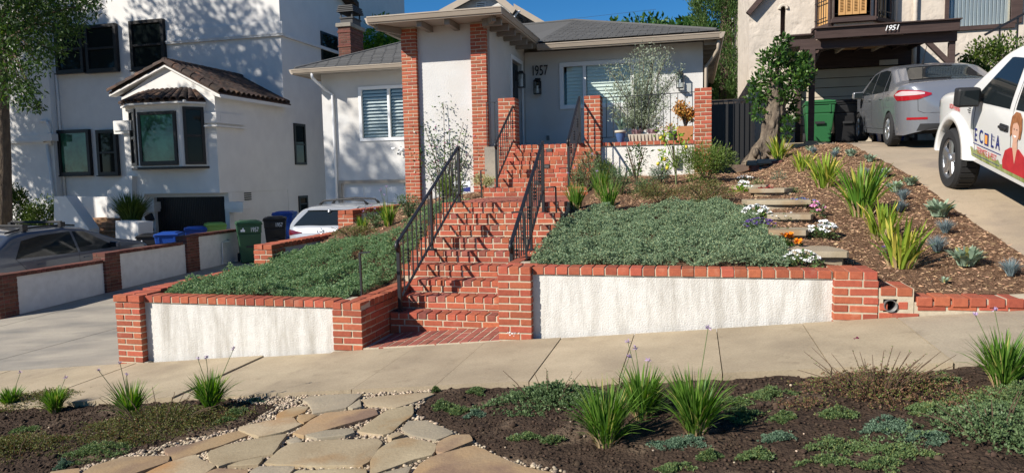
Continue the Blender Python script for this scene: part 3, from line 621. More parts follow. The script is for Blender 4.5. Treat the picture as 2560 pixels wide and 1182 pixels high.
m = MB(); m.box2(-3.31, -1.635, 9.12 + .2, 11.5, .2, 1.133); m.build('landing_core', 'mortar', T)
for r_ in range(9):
    for k in range(8):
        o = .1 if r_ % 2 else 0; x = -3.32 + .105 + k * .211 + o
        if x < -1.68: brick(T, (x, 9.345 + .05 + r_ * .106, 1.1155), .2, .061, .095, 0, 'paver', jit=.003)
m = MB()
for r_ in range(9, 20):
    for k in range(8):
        x = -3.32 + .105 + k * .211 + (.1 if r_ % 2 else 0)
        if x < -1.68: m.box2(x - .1, x + .1, 9.345 + r_ * .106, 9.44 + r_ * .106, 1.08, 1.146)
m.build('landing_paving', 'paver', T)['kind'] = 'stuff'

# --- upper flight to the porch
U = thing('brick_steps', (-2.45, 11.45, 1.1), 'upper flight of six red brick steps from the landing up to the porch', 'steps')
UZ = [1.146 + .150 * (i + 1) for i in range(6)]; UY = [11.45 + .26 * i for i in range(6)]
for i in range(6):
    z, y = UZ[i], UY[i]; xl, xr = (-3.42, -1.66) if i == 0 else (-3.30, -1.66)
    if i == 5: xl, xr = -3.19, -1.90
    MB().box2(xl + .01, xr - .01, y + .008, y + .30, .9, z - .009).build('mortar', 'mortar', U)
    n = round((xr - xl) / .108); p = (xr - xl) / n
    for k in range(n): brick(U, (xl + p * (k + .5), y + .1, z - .034), p - JO, .068, .20, 0, 'brick', jit=.003)
    course(U, xl, y + .003, z - .150 + .006, 1, 0, xr - xl, .064, .09, ([.1] if i % 2 else [.16]) + [.2] * 12)
for px, py, k in ((1373, 376, 5), (1366, 416, 3), (1344, 456, 1)):
    p = aty(px, py, UY[k] - .012); m = MB(); m.box2(p.x - .055, p.x + .055, p.y, p.y + .03, p.z - .03, p.z + .03)
    o = m.build('step_light', 'black', U); m = MB()
    for j in range(4): m.box2(p.x - .045, p.x + .045, p.y - .004, p.y + .002, p.z - .022 + j * .012, p.z - .017 + j * .012)
    m.build('louvre', 'pipe_gray', o)

# --- iron hand railings
def railing(label, a, b, za, zb, n, gap=.10, nosing=None, lamb=True, mid=(), post_a=None, post_b=None):
    """a, b: (x, y) of the two ends; za, zb: top rail heights; gap: rail of balusters above the steps"""
    rt = thing('hand_railing', (a[0], a[1], za - .74), label, 'railing', 'black iron railings of the front steps')
    A, B = Vector((a[0], a[1], za)), Vector((b[0], b[1], zb)); L = B - A; h = .62
    m = MB(); d = L.normalized()
    m.bar(A, B + d * .02, .040, .018); m.build('top_rail', 'iron', rt, bevel=.004)
    m = MB(); m.bar(A - Vector((0, 0, h)) + L * .02, B - Vector((0, 0, h)), .028, .012); m.build('bottom_rail', 'iron', rt)
    for i in range(n):
        p = A.lerp(B, (i + 1) / (n + 1)); m = MB()
        tw = [p - Vector((0, 0, h * t)) for t in (0, .33, .36, .62, .66, 1)]
        m.bar(tw[0], tw[5], .013)
        if i % 3 == 1:
            for t in (.40, .47, .54, .60): m.obox(p - Vector((0, 0, h * t)), Vector((.008, .008, 0)), Vector((-.008, .008, 0)), Vector((0, 0, .012)))
        m.build('baluster', 'iron', rt)
    for t, zb_ in mid:
        p = A.lerp(B, t); m = MB(); m.bar(p, (p.x, p.y, zb_), .03); m.obox((p.x, p.y, zb_ + .012), (.045, 0, 0), (0, .045, 0), (0, 0, .012)); m.build('post', 'iron', rt, bevel=.002)
    for q, zz in ((A, post_a), (B, post_b)):
        if zz is not None:
            m = MB(); m.bar(q + Vector((0, 0, .01)), (q.x, q.y, zz), .038); m.obox((q.x, q.y, zz + .008), (.05, 0, 0), (0, .05, 0), (0, 0, .008)); m.build('post', 'iron', rt, bevel=.002)
    if lamb:
        f = Vector((-d.x, -d.y, 0)).normalized(); m = MB()
        m.tube([A + f * .045 * math.sin(k * .5) * 1.2 + Vector((0, 0, -.15 * (k / 8) + .01)) for k in range(9)], [.020, .021, .022, .022, .022, .021, .02, .018, .014], 8); m.build('rail_scroll', 'iron', rt, True)
        m = MB(); m.lathe([(.02, -.02), (.024, 0), (.02, .02)], A - Vector((0, 0, .02)), 10); m.build('collar', 'chrome', rt, True)
    return rt
railing('lower left black railing rising from the first step to the landing', (-3.03, 6.95), (-3.09, 9.2), .832, 1.90, 15, mid=((.48, SZ[4]),), post_a=.09, post_b=1.146)
railing('lower right black railing that starts behind the brick pier', (-1.78, 6.90), (-1.90, 9.08), .835, 1.925, 15, mid=((.55, SZ[4]),), post_a=.09, post_b=1.0)
railing('upper left black railing ending at the short brick pier by the door', (-3.20, 11.52), (-3.21, 13.0), 2.05, 2.90, 9, post_a=1.296, post_b=2.05)
railing('upper right black railing ending at the tall middle brick pier', (-1.98, 11.52), (-1.98, 12.72), 2.07, 2.86, 9, post_a=1.296, post_b=2.05)

# --- slim path lights with a bent arm
def path_light(label, foot, top, arm):
    r_ = thing('path_light', foot, label, 'path light', 'bent black path lights along the steps'); foot, top, arm = Vector(foot), Vector(top), Vector(arm)
    m = MB(); m.bar(foot - Vector((0, 0, .05)), top, .020); m.build('stem', 'black', r_)
    m = MB(); m.bar(top, arm, .024, .016); m.build('lamp_arm', 'black', r_)
def plight(label, b, t, a, fn=None, z=None):
    f = on(*b, fn) if fn else atz(*b, z); k = aty(*t, f.y); path_light(label, f, k, aty(*a, f.y))
plight('bent black path light in the low ground cover at the left front', (905, 745), (899, 632), (926, 630), left_bed)
plight('bent black path light partly behind the lower right railing', (1318, 652), (1307, 529), (1279, 531), right_bed)
plight('bent black path light at the top right corner of the lower steps', (1392, 552), (1389, 467), (1364, 469), right_bed)
plight('bent black path light on the right of the upper steps by the lavender', (1422, 485), (1419, 420), (1397, 421), z=1.16)
plight('bent black path light on the left edge of the landing', (1204, 490), (1202, 426), (1217, 426), z=1.15)
# ================================================================ MIDDLE HOUSE
H = thing('house', (-4, 16, 1), 'single storey light gray stucco house with brick columns numbered 1957', 'house')
PZ0 = 2.046
def holewall(name, parent, plane, c, u0, u1, z0, z1, holes, th, mat, sgn=1):
    """wall in plane 'y' (u is x) or 'x' (u is y) at coordinate c, thickness th away from the viewer side, with rectangular openings"""
    us = sorted({u0, u1} | {h[0] for h in holes} | {h[1] for h in holes}); m = MB()
    for a, b in zip(us[:-1], us[1:]):
        if b - a < 1e-5: continue
        segs = [(z0, z1)]
        for h in holes:
            if h[0] <= a + 1e-6 and h[1] >= b - 1e-6:
                ns = []
                for s, e in segs:
                    if h[3] <= s or h[2] >= e: ns.append((s, e)); continue
                    if h[2] > s: ns.append((s, h[2]))
                    if h[3] < e: ns.append((h[3], e))
                segs = ns
        for s, e in segs:
            if plane == 'y': m.box2(a, b, min(c, c + th), max(c, c + th), s, e)
            else: m.box2(min(c, c + th), max(c, c + th), a, b, s, e)
    return m.build(name, mat, parent)
def slats(parent, name, x0, x1, y, z0, z1, n, mat, tilt=.5, d=.05):
    p = (z1 - z0) / n; me = None
    for i in range(n):
        z = z0 + p * (i + .5)
        if me is None:
            m = MB(); m.obox((0, 0, 0), ((x1 - x0) / 2, 0, 0), (0, d / 2 * math.cos(tilt), d / 2 * math.sin(tilt)), (0, -.003 * math.sin(tilt), .003 * math.cos(tilt)))
            o = m.build(name, mat); o.parent = parent; me = o.data
        else: o = bpy.data.objects.new(name, me); COL.objects.link(o); o.parent = parent
        o.location = Vector(((x0 + x1) / 2, y, z)) - base(parent)
def window(parent, x0, x1, y, z0, z1, splits=(), frame='white_trim', pane='glass', fw=.07, proud=.03, back='dark', name='window', sill=0, rails=(), bw=None):
    """framed window in a wall facing -Y; splits: inner mullions as fractions"""
    m = MB(); bw = bw or fw; fz = y - proud; d = .06
    m.box2(x0, x1, fz, y + d, z1 - fw, z1); m.box2(x0, x1, fz, y + d, z0, z0 + bw); m.box2(x0, x0 + fw, fz, y + d, z0 + bw, z1 - fw); m.box2(x1 - fw, x1, fz, y + d, z0 + bw, z1 - fw)
    for s in splits: xs = x0 + (x1 - x0) * s; m.box2(xs - fw * .4, xs + fw * .4, fz + .008, y + d - .002, z0 + bw, z1 - fw)
    for s, a, b in rails: zs = z0 + (z1 - z0) * s; m.box2(x0 + (x1 - x0) * a + fw * .7, x0 + (x1 - x0) * b - fw * .7, fz + .01, y + d - .004, zs - fw * .3, zs + fw * .3)
    if sill: m.box2(x0 - .04, x1 + .04, fz - sill, y, z0 - .045, z0 - .001)
    o = m.build(name, frame, parent, bevel=.004)
    ed = [0] + list(splits) + [1]
    for a, b in zip(ed[:-1], ed[1:]):
        yp = y + .012 if back else y - .03; m = MB(); m.box2(x0 + (x1 - x0) * a + .02, x0 + (x1 - x0) * b - .02, yp, yp + .006, z0 + .02, z1 - .02); m.build('pane', pane, o)
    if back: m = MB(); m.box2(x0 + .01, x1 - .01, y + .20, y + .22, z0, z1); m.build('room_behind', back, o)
    return o
# walls
LW = (-8.86, -7.10, 2.50, 3.97); GD = (-9.47, -6.75, -.75, 1.36)
RWX1 = aty(1643, 160, 16.5).x
RW = (-3.02, RWX1, 3.0, 4.06)
holewall('wall', H, 'y', 18.0, -9.97, -5.55, -1.0, 4.36, [(LW[0] + .02, LW[1] - .02, LW[2] + .02, LW[3] - .02), GD], .18, 'house_stucco')
holewall('wall', H, 'y', 16.5, -3.85, .19, 1.2, 4.34, [(RW[0] + .02, RW[1] - .02, RW[2] + .02, RW[3] - .02)], .18, 'house_stucco')
MB().box2(.01, .19, 16.68, 24, 1.2, 4.34).build('wall', 'house_stucco', H)
MB().box2(-9.97, -9.79, 18.18, 25, -1.0, 4.36).build('wall', 'house_stucco', H)
MB().box2(-5.545, -3.93, 13.39, 13.55, .5, 4.62).build('wing_wall', 'house_stucco', H)
holewall('wing_wall', H, 'x', -3.855, 13.555, 16.49, 1.2, 4.62, [(15.25, 16.17, PZ0, 4.02)], -.16, 'house_stucco')
MB().box2(-5.54, -5.38, 13.56, 17.99, .5, 4.62).build('wing_wall', 'house_stucco', H)
m = MB(); m.box2(-9.7, -.2, 24.5, 24.6, -1, 4.3); m.build('wall', 'house_stucco', H)
# brick columns
for x0, x1, side in ((-5.595, -5.285, 'FR'), (-4.165, -3.855, 'FR')):
    m = MB(); m.box2(x0 + .004, x1 - .004, 13.304, 13.42, .7, 4.42); c = m.build('column', 'mortar', H)
    n = 52; ch = 3.56 / n
    for k in range(n):
        z = .84 + k * ch + .005; h = ch - .013; a = .100
        course(c, x0, 13.30, z, 1, 0, x1 - x0, h, .095, [.2, .1] if k % 2 else [.1, .2])
# porch
m = MB(); m.box2(-3.50, -3.20, 12.80, 13.385, 1.1, PZ0 - .0); m.box2(-3.85, .19, 13.02, 16.5, .9, PZ0); m.box2(-1.9, .19, 12.86, 13.02, .9, PZ0 - .06); m.box2(-3.19, -1.91, 12.86, 13.02, .9, PZ0 - .075); tag(m.build('porch_floor', 'concrete_gray'), kind='structure')
# left window with plantation shutters
o = window(H, *LW[:2], 18.0, *LW[2:], splits=(.50,), fw=.085, proud=.035)
xm = (LW[0] + LW[1]) / 2
for a, b in ((LW[0] + .09, xm - .04), (xm + .05, LW[1] - .09)): slats(o, 'slat', a, b, 18.10, LW[2] + .10, LW[3] - .10, 14, 'shutter', .75, .085)
# right window: narrow light, wide light, narrow light
s1 = (aty(1461, 200, 16.5).x - RW[0]) / (RW[1] - RW[0]); s2 = (aty(1581, 200, 16.5).x - RW[0]) / (RW[1] - RW[0])
o = window(H, *RW[:2], 16.5, *RW[2:], splits=(s1, s2), fw=.095, proud=.035)
xs = [RW[0] + .1, RW[0] + (RW[1] - RW[0]) * s1, RW[0] + (RW[1] - RW[0]) * s2, RW[1] - .1]
for a, b in zip(xs[:-1], xs[1:]): slats(o, 'slat', a + .05, b - .05, 16.60, RW[2] + .09, RW[3] - .09, 11, 'blind', 1.15, .097)
# garage door and its trim
m = MB(); m.box2(GD[0] - .07, GD[1] + .07, 17.965, 18.02, GD[3], GD[3] + .085); m.box2(GD[0] - .08, GD[0], 17.965, 18.02, GD[2], GD[3]); m.build('garage_trim', 'gutter', H)
g = MB(); g.box2(GD[0], GD[1], 18.10, 18.13, GD[2], GD[3]); g = g.build('garage_door', 'garage_white', H)
for r_ in range(4):
    for c in range(4):
        w_ = (GD[1] - GD[0]) / 4; h_ = .52; m = MB(); x0 = GD[0] + c * w_; z0 = GD[2] + r_ * h_
        m.box2(x0 + .06, x0 + w_ - .06, 18.085, 18.105, z0 + .07, z0 + h_ - .05); m.build('panel', 'garage_white', g, bevel=.008)
    if r_: m = MB(); m.box2(GD[0], GD[1], 18.096, 18.101, GD[2] + r_ * h_ - .006, GD[2] + r_ * h_ + .006); m.build('panel_joint', 'dark', g)
# front door in the wing's side wall
m = MB(); m.box2(-3.95, -3.93, 15.26, 16.16, PZ0, 4.0); d = m.build('door', 'door_dark', H)
for z0, z1 in ((2.15, 2.75), (2.85, 3.35), (3.42, 3.9)):
    for y0 in (15.33, 15.76): m = MB(); m.box2(-3.932, -3.918, y0, y0 + .33, z0, z1); m.build('door_panel', 'door_dark', d, bevel=.006)
m = MB(); m.lathe([(.012, 0), (.012, .05), (.03, .055), (.03, .085)], (-3.93, 15.36, 3.02), 10, 'x'); m.build('handle', 'chrome', d, True)
m = MB(); m.box2(-3.87, -3.83, 15.16, 15.25, PZ0, 4.11); m.box2(-3.87, -3.83, 16.17, 16.25, PZ0, 4.11); m.box2(-3.87, -3.83, 15.25, 16.17, 4.02, 4.11); m.build('door_frame', 'white_trim', H)
# eaves, gutters, roofs
def gutter(parent, p, q, out, z, h=.13):
    """fascia gutter from p to q (x, y), projecting along out"""
    a, b = Vector((p[0], p[1], 0)), Vector((q[0], q[1], 0)); o = Vector((out[0], out[1], 0)); pr = [(0, 0), (.05, 0), (.055, .022), (.075, .028), (.10, h - .03), (.11, h - .022), (.11, h), (.0, h)]
    m = MB(); k = len(pr); ca = 0
    vs = [(a + o * x + Vector((0, 0, z + y))) for x, y in pr] + [(b + o * x + Vector((0, 0, z + y))) for x, y in pr]
    m.add(vs, [(i, (i + 1) % k, k + (i + 1) % k, k + i) for i in range(k)] + [tuple(range(k)), tuple(range(k, 2 * k))[::-1]]); return m.build('gutter', 'gutter', parent)
def shingles(roof, quad, n_obj, cnt):
    """rows of tabs on a planar roof slope given as eave-left, eave-right, top-right, top-left"""
    a, b, c, d = [Vector(p) for p in quad]; up = ((d - a) + (c - b)); ex = (b - a).normalized(); nrm = ex.cross((d - a)).normalized(); uy = nrm.cross(ex)
    Hs = (d - a).dot(uy); rows = int(Hs / .14); me = None; ms = MB()
    for r_ in range(rows):
        t = r_ * .14; la = a + (d - a) * (t / Hs); lb = b + (c - b) * (t / Hs); L = (lb - la).length; off = (.16 if r_ % 2 else 0) + random.uniform(-.02, .02)
        x = -off
        while x < L - .03:
            x0, x1 = max(0, x), min(L, x + .31)
            if x1 - x0 > .05:
                cpt = la + ex * (x0 + x1) / 2 + uy * .085 + nrm * (.010 + random.uniform(0, .005))
                if cnt[0] < n_obj and x1 - x0 > .30:
                    if me is None:
                        m = MB(); m.obox((0, 0, 0), ex * .151, (uy * .999 + nrm * -.03) * .085, nrm * .004); o = m.build('shingle', 'shingle'); o.parent = roof; me = o.data
                    else: o = bpy.data.objects.new('shingle', me); COL.objects.link(o); o.parent = roof
                    o.location = cpt - base(roof); cnt[0] += 1
                else: ms.obox(cpt, ex * ((x1 - x0) / 2 - .004), (uy * .999 + nrm * -.03) * .085, nrm * .004)
            x += .32
    if ms.v: ms.build('shingle_field', 'shingle', roof)['kind'] = 'stuff'
ZE = 4.30
AR = Vector((-3.3, 20.6, 5.86)); AL = Vector((-7.3, 20.9, 5.86))
CR = Vector((.52, 15.83, ZE + .13)); CL = Vector((-10.42, 17.30, ZE + .13)); V1 = Vector((-3.42, 15.83, ZE + .13)); V2 = Vector((-5.55, 17.30, ZE + .13))
m = MB(); RB = Vector((.52, 25.4, ZE + .13)); LB = Vector((-10.42, 25.4, ZE + .13))
m.quad(V1, CR, AR); m.quad(CR, RB, AR); m.quad(CL, V2, AL); m.quad(V2, V1, AR, AL); m.quad(LB, CL, AL); m.quad(RB, LB, AL, AR)
roof = m.build('roof', 'shingle', H); cnt = [0]
shingles(roof, (V1, CR, AR + Vector((.02, 0, 0)), AR - Vector((.02, 0, 0))), 300, cnt)
shingles(roof, (CL, V2, AL + Vector((1.5, 0, 0)), AL), 300, cnt)
m = MB(); m.tube([CR + Vector((-.05, .05, .02)), AR], .05, 6); m.tube([AR, AL], .05, 6); m.tube([CL + Vector((.05, .05, .02)), AL], .05, 6); m.build('ridge_cap', 'shingle', roof)
gutter(H, (-3.40, 15.90), (.54, 15.90), (0, -1), ZE - .03); gutter(H, (.52, 15.80), (.52, 25.4), (1, 0), ZE - .03); gutter(H, (-10.45, 17.38), (-5.5, 17.38), (0, -1), ZE); gutter(H, (-10.42, 17.3), (-10.42, 25.4), (-1, 0), ZE)
m = MB(); m.quad((-3.4, 15.9, ZE + .0), (.52, 15.9, ZE), (.52, 16.5, ZE + .06), (-3.4, 16.5, ZE + .06)); m.quad((.19, 16.4, ZE + .06), (.52, 15.9, ZE), (.52, 25, ZE), (.19, 25, ZE + .06)); m.quad((-10.4, 17.4, ZE + .02), (-5.5, 17.4, ZE + .02), (-5.5, 18.1, ZE + .06), (-10.4, 18.1, ZE + .06)); m.quad((-10.4, 17.4, ZE + .021), (-9.9, 18, ZE + .06), (-9.9, 25, ZE + .06), (-10.4, 25, ZE + .02)); m.build('soffit', 'soffit', H)
me = None
for i in range(9):
    y = 16.1 + i * .61
    m = MB(); m.box2(.20, .51, y, y + .05, ZE - .10, ZE + .055); m.build('rafter_tail', 'rafter', H)
# wing roof, nearly flat, with deep eaves
EX0, EX1, EY0 = -5.97, -3.46, 12.72
ZW = 4.40
m = MB(); m.hexa([(EX0, EY0, ZW + .03), (EX1, EY0, ZW + .03), (EX1, 17.2, ZW + .03), (EX0, 17.2, ZW + .03)], [(EX0, EY0, ZW + .105), (EX1, EY0, ZW + .105), (EX1 - .6, 17.2, ZW + .30), (EX0 + .6, 17.2, ZW + .30)]); m.build('wing_roof', 'shingle', H)
m = MB(); m.quad((EX0, EY0, ZW + .026), (EX1, EY0, ZW + .026), (EX1, 17, ZW + .026), (EX0, 17, ZW + .026)); m.build('soffit', 'soffit', H)
gutter(H, (EX0 - .02, EY0), (EX1 + .10, EY0), (0, -1), ZW); gutter(H, (EX1, EY0 + .0), (EX1, 15.95), (1, 0), ZW); gutter(H, (EX0, EY0), (EX0, 17.2), (-1, 0), ZW)
for x in (-5.05, -4.50): m = MB(); m.box2(x, x + .10, 12.78, 13.39, ZW - .09, ZW + .022); m.build('rafter_tail', 'rafter', H)
for i in range(6): y = 13.05 + i * .52; m = MB(); m.box2(-3.85, -3.48, y, y + .09, ZW - .11, ZW + .022); m.build('rafter_tail', 'rafter', H)
for a_, b_, w_ in (((-3.86, 13.3, ZW - .05), (-3.56, 12.85, ZW - .02), .12), ((-5.6, 13.3, ZW - .05), (-5.9, 12.85, ZW - .02), .12), ((-5.85, 13.2, ZW - .03), (-5.85, 16.5, ZW - .03), .10)): m = MB(); m.bar(a_, b_, .08, w_); m.build('rafter_tail', 'rafter', H)
# downspouts
p0 = Vector((-9.88, 17.36, ZE + .02)); m = MB(); m.tube([p0, p0 + Vector((0, 0, -.12)), (-9.80, 17.90, ZE - .38), (-9.62, 17.94, ZE - .5), (-9.60, 17.94, -.6)], .038, 8); m.build('downspout', 'white_trim', H, True)
p0 = Vector((.50, 15.95, ZE)); m = MB(); m.tube([p0, p0 + Vector((0, .03, -.22)), (.34, 16.42, ZE - .42), (.26, 16.44, ZE - .50), (.25, 16.44, 1.6)], .04, 8); m.build('downspout', 'gutter', H, True)
for px, py in ((1370, 345),): p = aty(px, py, 16.49); m = MB(); m.box2(p.x - .035, p.x + .035, p.y - .02, p.y + .005, p.z - .055, p.z + .055); m.build('outlet_cover', 'pipe_gray', H, bevel=.005)
p = atx(1284, 230, -3.85); m = MB(); m.box2(-3.85, -3.825, p.y - .03, p.y + .03, p.z - .08, p.z + .08); m.build('doorbell', 'black', H, bevel=.006)
# things fixed to the house
t = thing('house_number', aty(1347, 178, 16.47), 'large black metal house number 1957 beside the front door', 'house number'); C0 = aty(1347, 178, 16.455)
for i, ch in enumerate('1957'): text('digit', ch, .33, FACE(C0 + Vector((-.15 + i * .105 + (.015 if i == 0 else 0), 0, .0))) @ Matrix.Diagonal((.62, 1, 1, 1)), 'black', t, .012)
def lantern(label, c, rz, s=1.0):
    t = thing('wall_lantern', (0, 0, 0), label, 'wall lamp', 'black wall lanterns by the porch')
    m = MB(); m.box2(-.055 * s, .055 * s, -.02, 0, -.07, .17); m.build('back_plate', 'black', t, bevel=.004)
    m = MB(); m.bar((0, -.01, .13), (0, -.12, .13), .02); m.build('bracket', 'black', t)
    m = MB(); m.hexa([(-.085, -.205, .085), (.085, -.205, .085), (.085, -.035, .085), (-.085, -.035, .085)], [(-.05, -.17, .125), (.05, -.17, .125), (.05, -.07, .125), (-.05, -.07, .125)]); m.box2(-.045, .045, -.165, -.075, .125, .15); m.build('lamp_cap', 'black', t)
    m = MB()
    for x in (-.07, .07):
        for y in (-.19, -.05): m.box2(x - .008, x + .008, y - .008, y + .008, -.2, .085)
    m.box2(-.078, .078, -.198, -.042, -.215, -.2); m.build('cage', 'black', t)
    m = MB(); m.box2(-.062, .062, -.182, -.058, -.198, .083); m.build('lamp_glass', 'glass', t)
    m = MB(); m.tube([(0, -.12, -.2), (0, -.12, -.02)], .022, 8); m.build('candle', 'white_trim', t)
    t.location = c; t.rotation_euler.z = rz; return t
lantern('black wall lantern in shade between the front door and the house number', aty(1346, 214, 16.5), 0)
lantern('black wall lantern on the wing wall at the left of the front door', atx(1290, 196, -3.85), R(90))
lantern('sunlit wall lantern to the right of the olive tree', aty(1700, 198, 16.5), 0)
t = thing('security_camera', aty(1000, 377, 17.99), 'white twin security camera on the wall beside the left brick column', 'security camera'); c = aty(997, 374, 17.95)
m = MB(); m.lathe([(.05, 0), (.05, .03), (.02, .05)], c + Vector((.08, .0, .0)), 12, 'y'); m.build('mount', 'white_trim', t, True)
m = MB(); m.tube([c + Vector((-.06, -.02, .03)), c + Vector((-.16, -.10, .02))], .035, 10); m.build('floodlight', 'white_trim', t, True)
m = MB(); m.tube([c + Vector((.05, -.02, -.06)), c + Vector((.03, -.14, -.11))], .036, 10); m.build('camera_body', 'white_trim', t, True)
m = MB(); m.tube([c + Vector((.03, -.13, -.106)), c + Vector((.029, -.145, -.112))], .025, 10); m.build('lens', 'black', t, True)
# porch piers, patio wall and its iron fence
P = thing('brick_pier', (-3.35, 12.8, 1.1), 'short brick pier left of the upper steps in front of the door', 'pier', 'brick piers of the porch'); pillar(P, -3.49, -3.17, 12.75, 13.06, 1.30, 2.915, .0703)
P = thing('brick_pier', (-1.75, 12.8, 1.1), 'middle brick pier right of the upper steps', 'pier', 'brick piers of the porch'); pillar(P, -1.90, -1.61, 12.75, 13.06, 1.1, 2.885, .0703, faces='FR')
P = thing('brick_pier', (.15, 12.8, 1.1), 'brick pier at the right end of the patio wall', 'pier', 'brick piers of the porch'); pillar(P, .01, .295, 12.75, 13.06, 1.2, 2.93, .0703, faces='FRL')
P = thing('patio_wall', (-.8, 12.9, 1.2), 'low white patio wall with a brick cap under the iron fence', 'wall')
MB().box2(-1.61, .01, 12.83, 12.99, 1.0, 1.985).build('stucco_panel', 'white_stucco', P); cap_row(P, -1.605, .005, 12.80, 1.986, .21, .062, .116)
P = thing('side_wall', (-3.68, 13.1, 1.2), 'narrow white wall with brick cap between the right column and the short pier', 'wall')
MB().box2(-3.85, -3.49, 13.05, 13.2, 1.1, 1.965).build('stucco_panel', 'white_stucco', P); cap_row(P, -3.85, -3.50, 13.03, 1.966, .2, .062, .116)
P = thing('iron_fence', (-.8, 12.9, 2.1), 'thin black iron fence on the white patio wall', 'fence'); ya = 12.90
m = MB(); m.bar((-1.61, ya, 2.850), (.01, ya, 2.875), .022, .012); m.build('top_rail', 'iron', P); m = MB(); m.bar((-1.61, ya, 2.140), (.01, ya, 2.160), .018, .012); m.build('bottom_rail', 'iron', P)
for i in range(13): x = -1.61 + 1.62 * (i + .72) / 13; m = MB(); m.bar((x, ya, 2.145), (x, ya, 2.86), .0115); m.build('baluster', 'iron', P)
P = thing('iron_grille', (-3.66, 13.1, 2.05), 'small iron grille beside the short pier by the wing', 'fence'); m = MB(); m.bar((-3.83, 13.12, 2.88), (-3.5, 13.12, 2.88), .014); m.build('top_rail', 'iron', P); m = MB(); m.bar((-3.83, 13.12, 2.12), (-3.5, 13.12, 2.12), .014); m.build('bottom_rail', 'iron', P)
for x in (-3.82, -3.66): m = MB(); m.bar((x, 13.12, 2.04), (x, 13.12, 2.88), .014); m.build('baluster', 'iron', P)
# chimney on the left roof
CY = 22.0; K = thing('chimney', aty(870, 150, CY), 'old brick chimney with a metal cap on the left roof slope', 'chimney')
x0, x1 = aty(846, 100, CY).x, aty(876, 100, CY).x; z0, z1 = 4.7, aty(860, 68, CY).z
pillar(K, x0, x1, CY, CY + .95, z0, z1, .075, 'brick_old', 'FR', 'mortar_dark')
zb = aty(860, 118, CY).z; m = MB(); m.box2(x0 - .02, x1 + .02, CY - .02, CY + .97, zb, zb + .05); m.box2(x0 - .02, x1 + .02, CY - .02, CY + .97, z1 - .18, z1 - .12); m.build('brick_band', 'brick_old', K)
m = MB(); m.box2(x0 - .06, x1 + .06, CY - .06, CY + 1.02, z1, z1 + .13); m.build('crown', 'concrete_gray', K, bevel=.01)
m = MB(); cx, cy = (x0 + x1) / 2 + .05, CY + .4
m.box2(cx - .22, cx + .22, cy - .3, cy + .3, z1 + .13, z1 + .30); m.build('flue', 'black', K)
for j in range(4):
    m = MB(); s = .30 - j * .012; m.box2(cx - s, cx + s, cy - s - .1, cy + s + .1, z1 + .50 + j * .06, z1 + .535 + j * .06); m.build('cap_louvre', 'black', K)
m = MB()
for dx in (-.2, .2):
    for dy in (-.28, .28): m.bar((cx + dx, cy + dy, z1 + .3), (cx + dx, cy + dy, z1 + .5), .04)
m.build('cap_post', 'black', K); m = MB(); m.box2(cx - .25, cx + .25, cy - .33, cy + .33, z1 + .29, z1 + .33); m.build('cap_base', 'black', K)
# taller gabled house behind
G = thing('rear_house', (-5, 27, 0), 'white gabled house behind the flat porch roof with an attic vent', 'house'); GY = 27.0
ap = aty(1222, -22, GY); el = aty(1085, 52, GY); er = aty(1275, 22, GY); bl = Vector((el.x, GY, 3.5)); br = Vector((er.x, GY, 3.5))
m = MB(); m.hexa([(p.x, GY, p.z) for p in (bl, br, er, ap, el)], [(p.x, GY + 8, p.z) for p in (bl, br, er, ap, el)]); m.build('wall', 'house_stucco', G)
ov = .35
for s, (p, q) in enumerate(((ap, el + (el - ap) * .08), (ap, er + (er - ap) * .3))):
    d = (q - p).normalized(); n_ = Vector((-d.z, 0, d.x)); n_ = n_ if n_.z > 0 else -n_
    m = MB(); a, b = p - n_ * 0, q; m.hexa([(a.x, GY - ov, a.z), (b.x, GY - ov, b.z), (b.x, GY + 8.5, b.z), (a.x, GY + 8.5, a.z)], [(v_.x, y_, v_.z) for v_, y_ in ((a + n_ * .10, GY - ov), (b + n_ * .10, GY - ov), (b + n_ * .10, GY + 8.5), (a + n_ * .10, GY + 8.5))]); m.build('roof_slope', 'shingle', G)
    m = MB(); a = a - n_ * .10; b = b - n_ * .10; m.hexa([(a.x, GY - ov - .04, a.z), (b.x, GY - ov - .04, b.z), (b.x, GY - ov - .002, b.z), (a.x, GY - ov - .002, a.z)], [(v_.x, y_, v_.z) for v_, y_ in ((a + n_ * .23, GY - ov - .04), (b + n_ * .23, GY - ov - .04), (b + n_ * .23, GY - ov - .002), (a + n_ * .23, GY - ov - .002))]); m.build('rake_board', 'gutter', G)
vc = aty(1203, 17, GY); m = MB(); m.box2(vc.x - .19, vc.x + .19, GY - .04, GY, vc.z - .14, vc.z + .16); ob = m.build('attic_vent', 'white_trim', G)
for j in range(4): m = MB(); m.box2(vc.x - .16, vc.x + .16, GY - .05, GY - .041, vc.z - .11 + j * .065, vc.z - .085 + j * .065); m.build('louvre', 'trim_black', ob)
a, b = aty(1290, 18, GY + 2), aty(1396, 80, GY + 2); m = MB(); m.hexa([(a.x, GY + 2, 3.5), (b.x, GY + 2, 3.5), (b.x, GY + 2, b.z - .2), (a.x, GY + 2, a.z - .2)], [(a.x, GY + 6, 3.5), (b.x, GY + 6, 3.5), (b.x, GY + 6, b.z - .2), (a.x, GY + 6, a.z - .2)]); m.build('wall', 'house_stucco', G)
m = MB(); m.hexa([(a.x, GY + 1.6, a.z - .2), (b.x, GY + 1.6, b.z - .2), (b.x, GY + 6, b.z - .2), (a.x, GY + 6, a.z - .2)], [(a.x, GY + 1.6, a.z + .05), (b.x, GY + 1.6, b.z + .05), (b.x, GY + 6, b.z + .05), (a.x, GY + 6, a.z + .05)]); m.build('lower_rake', 'gutter', G)
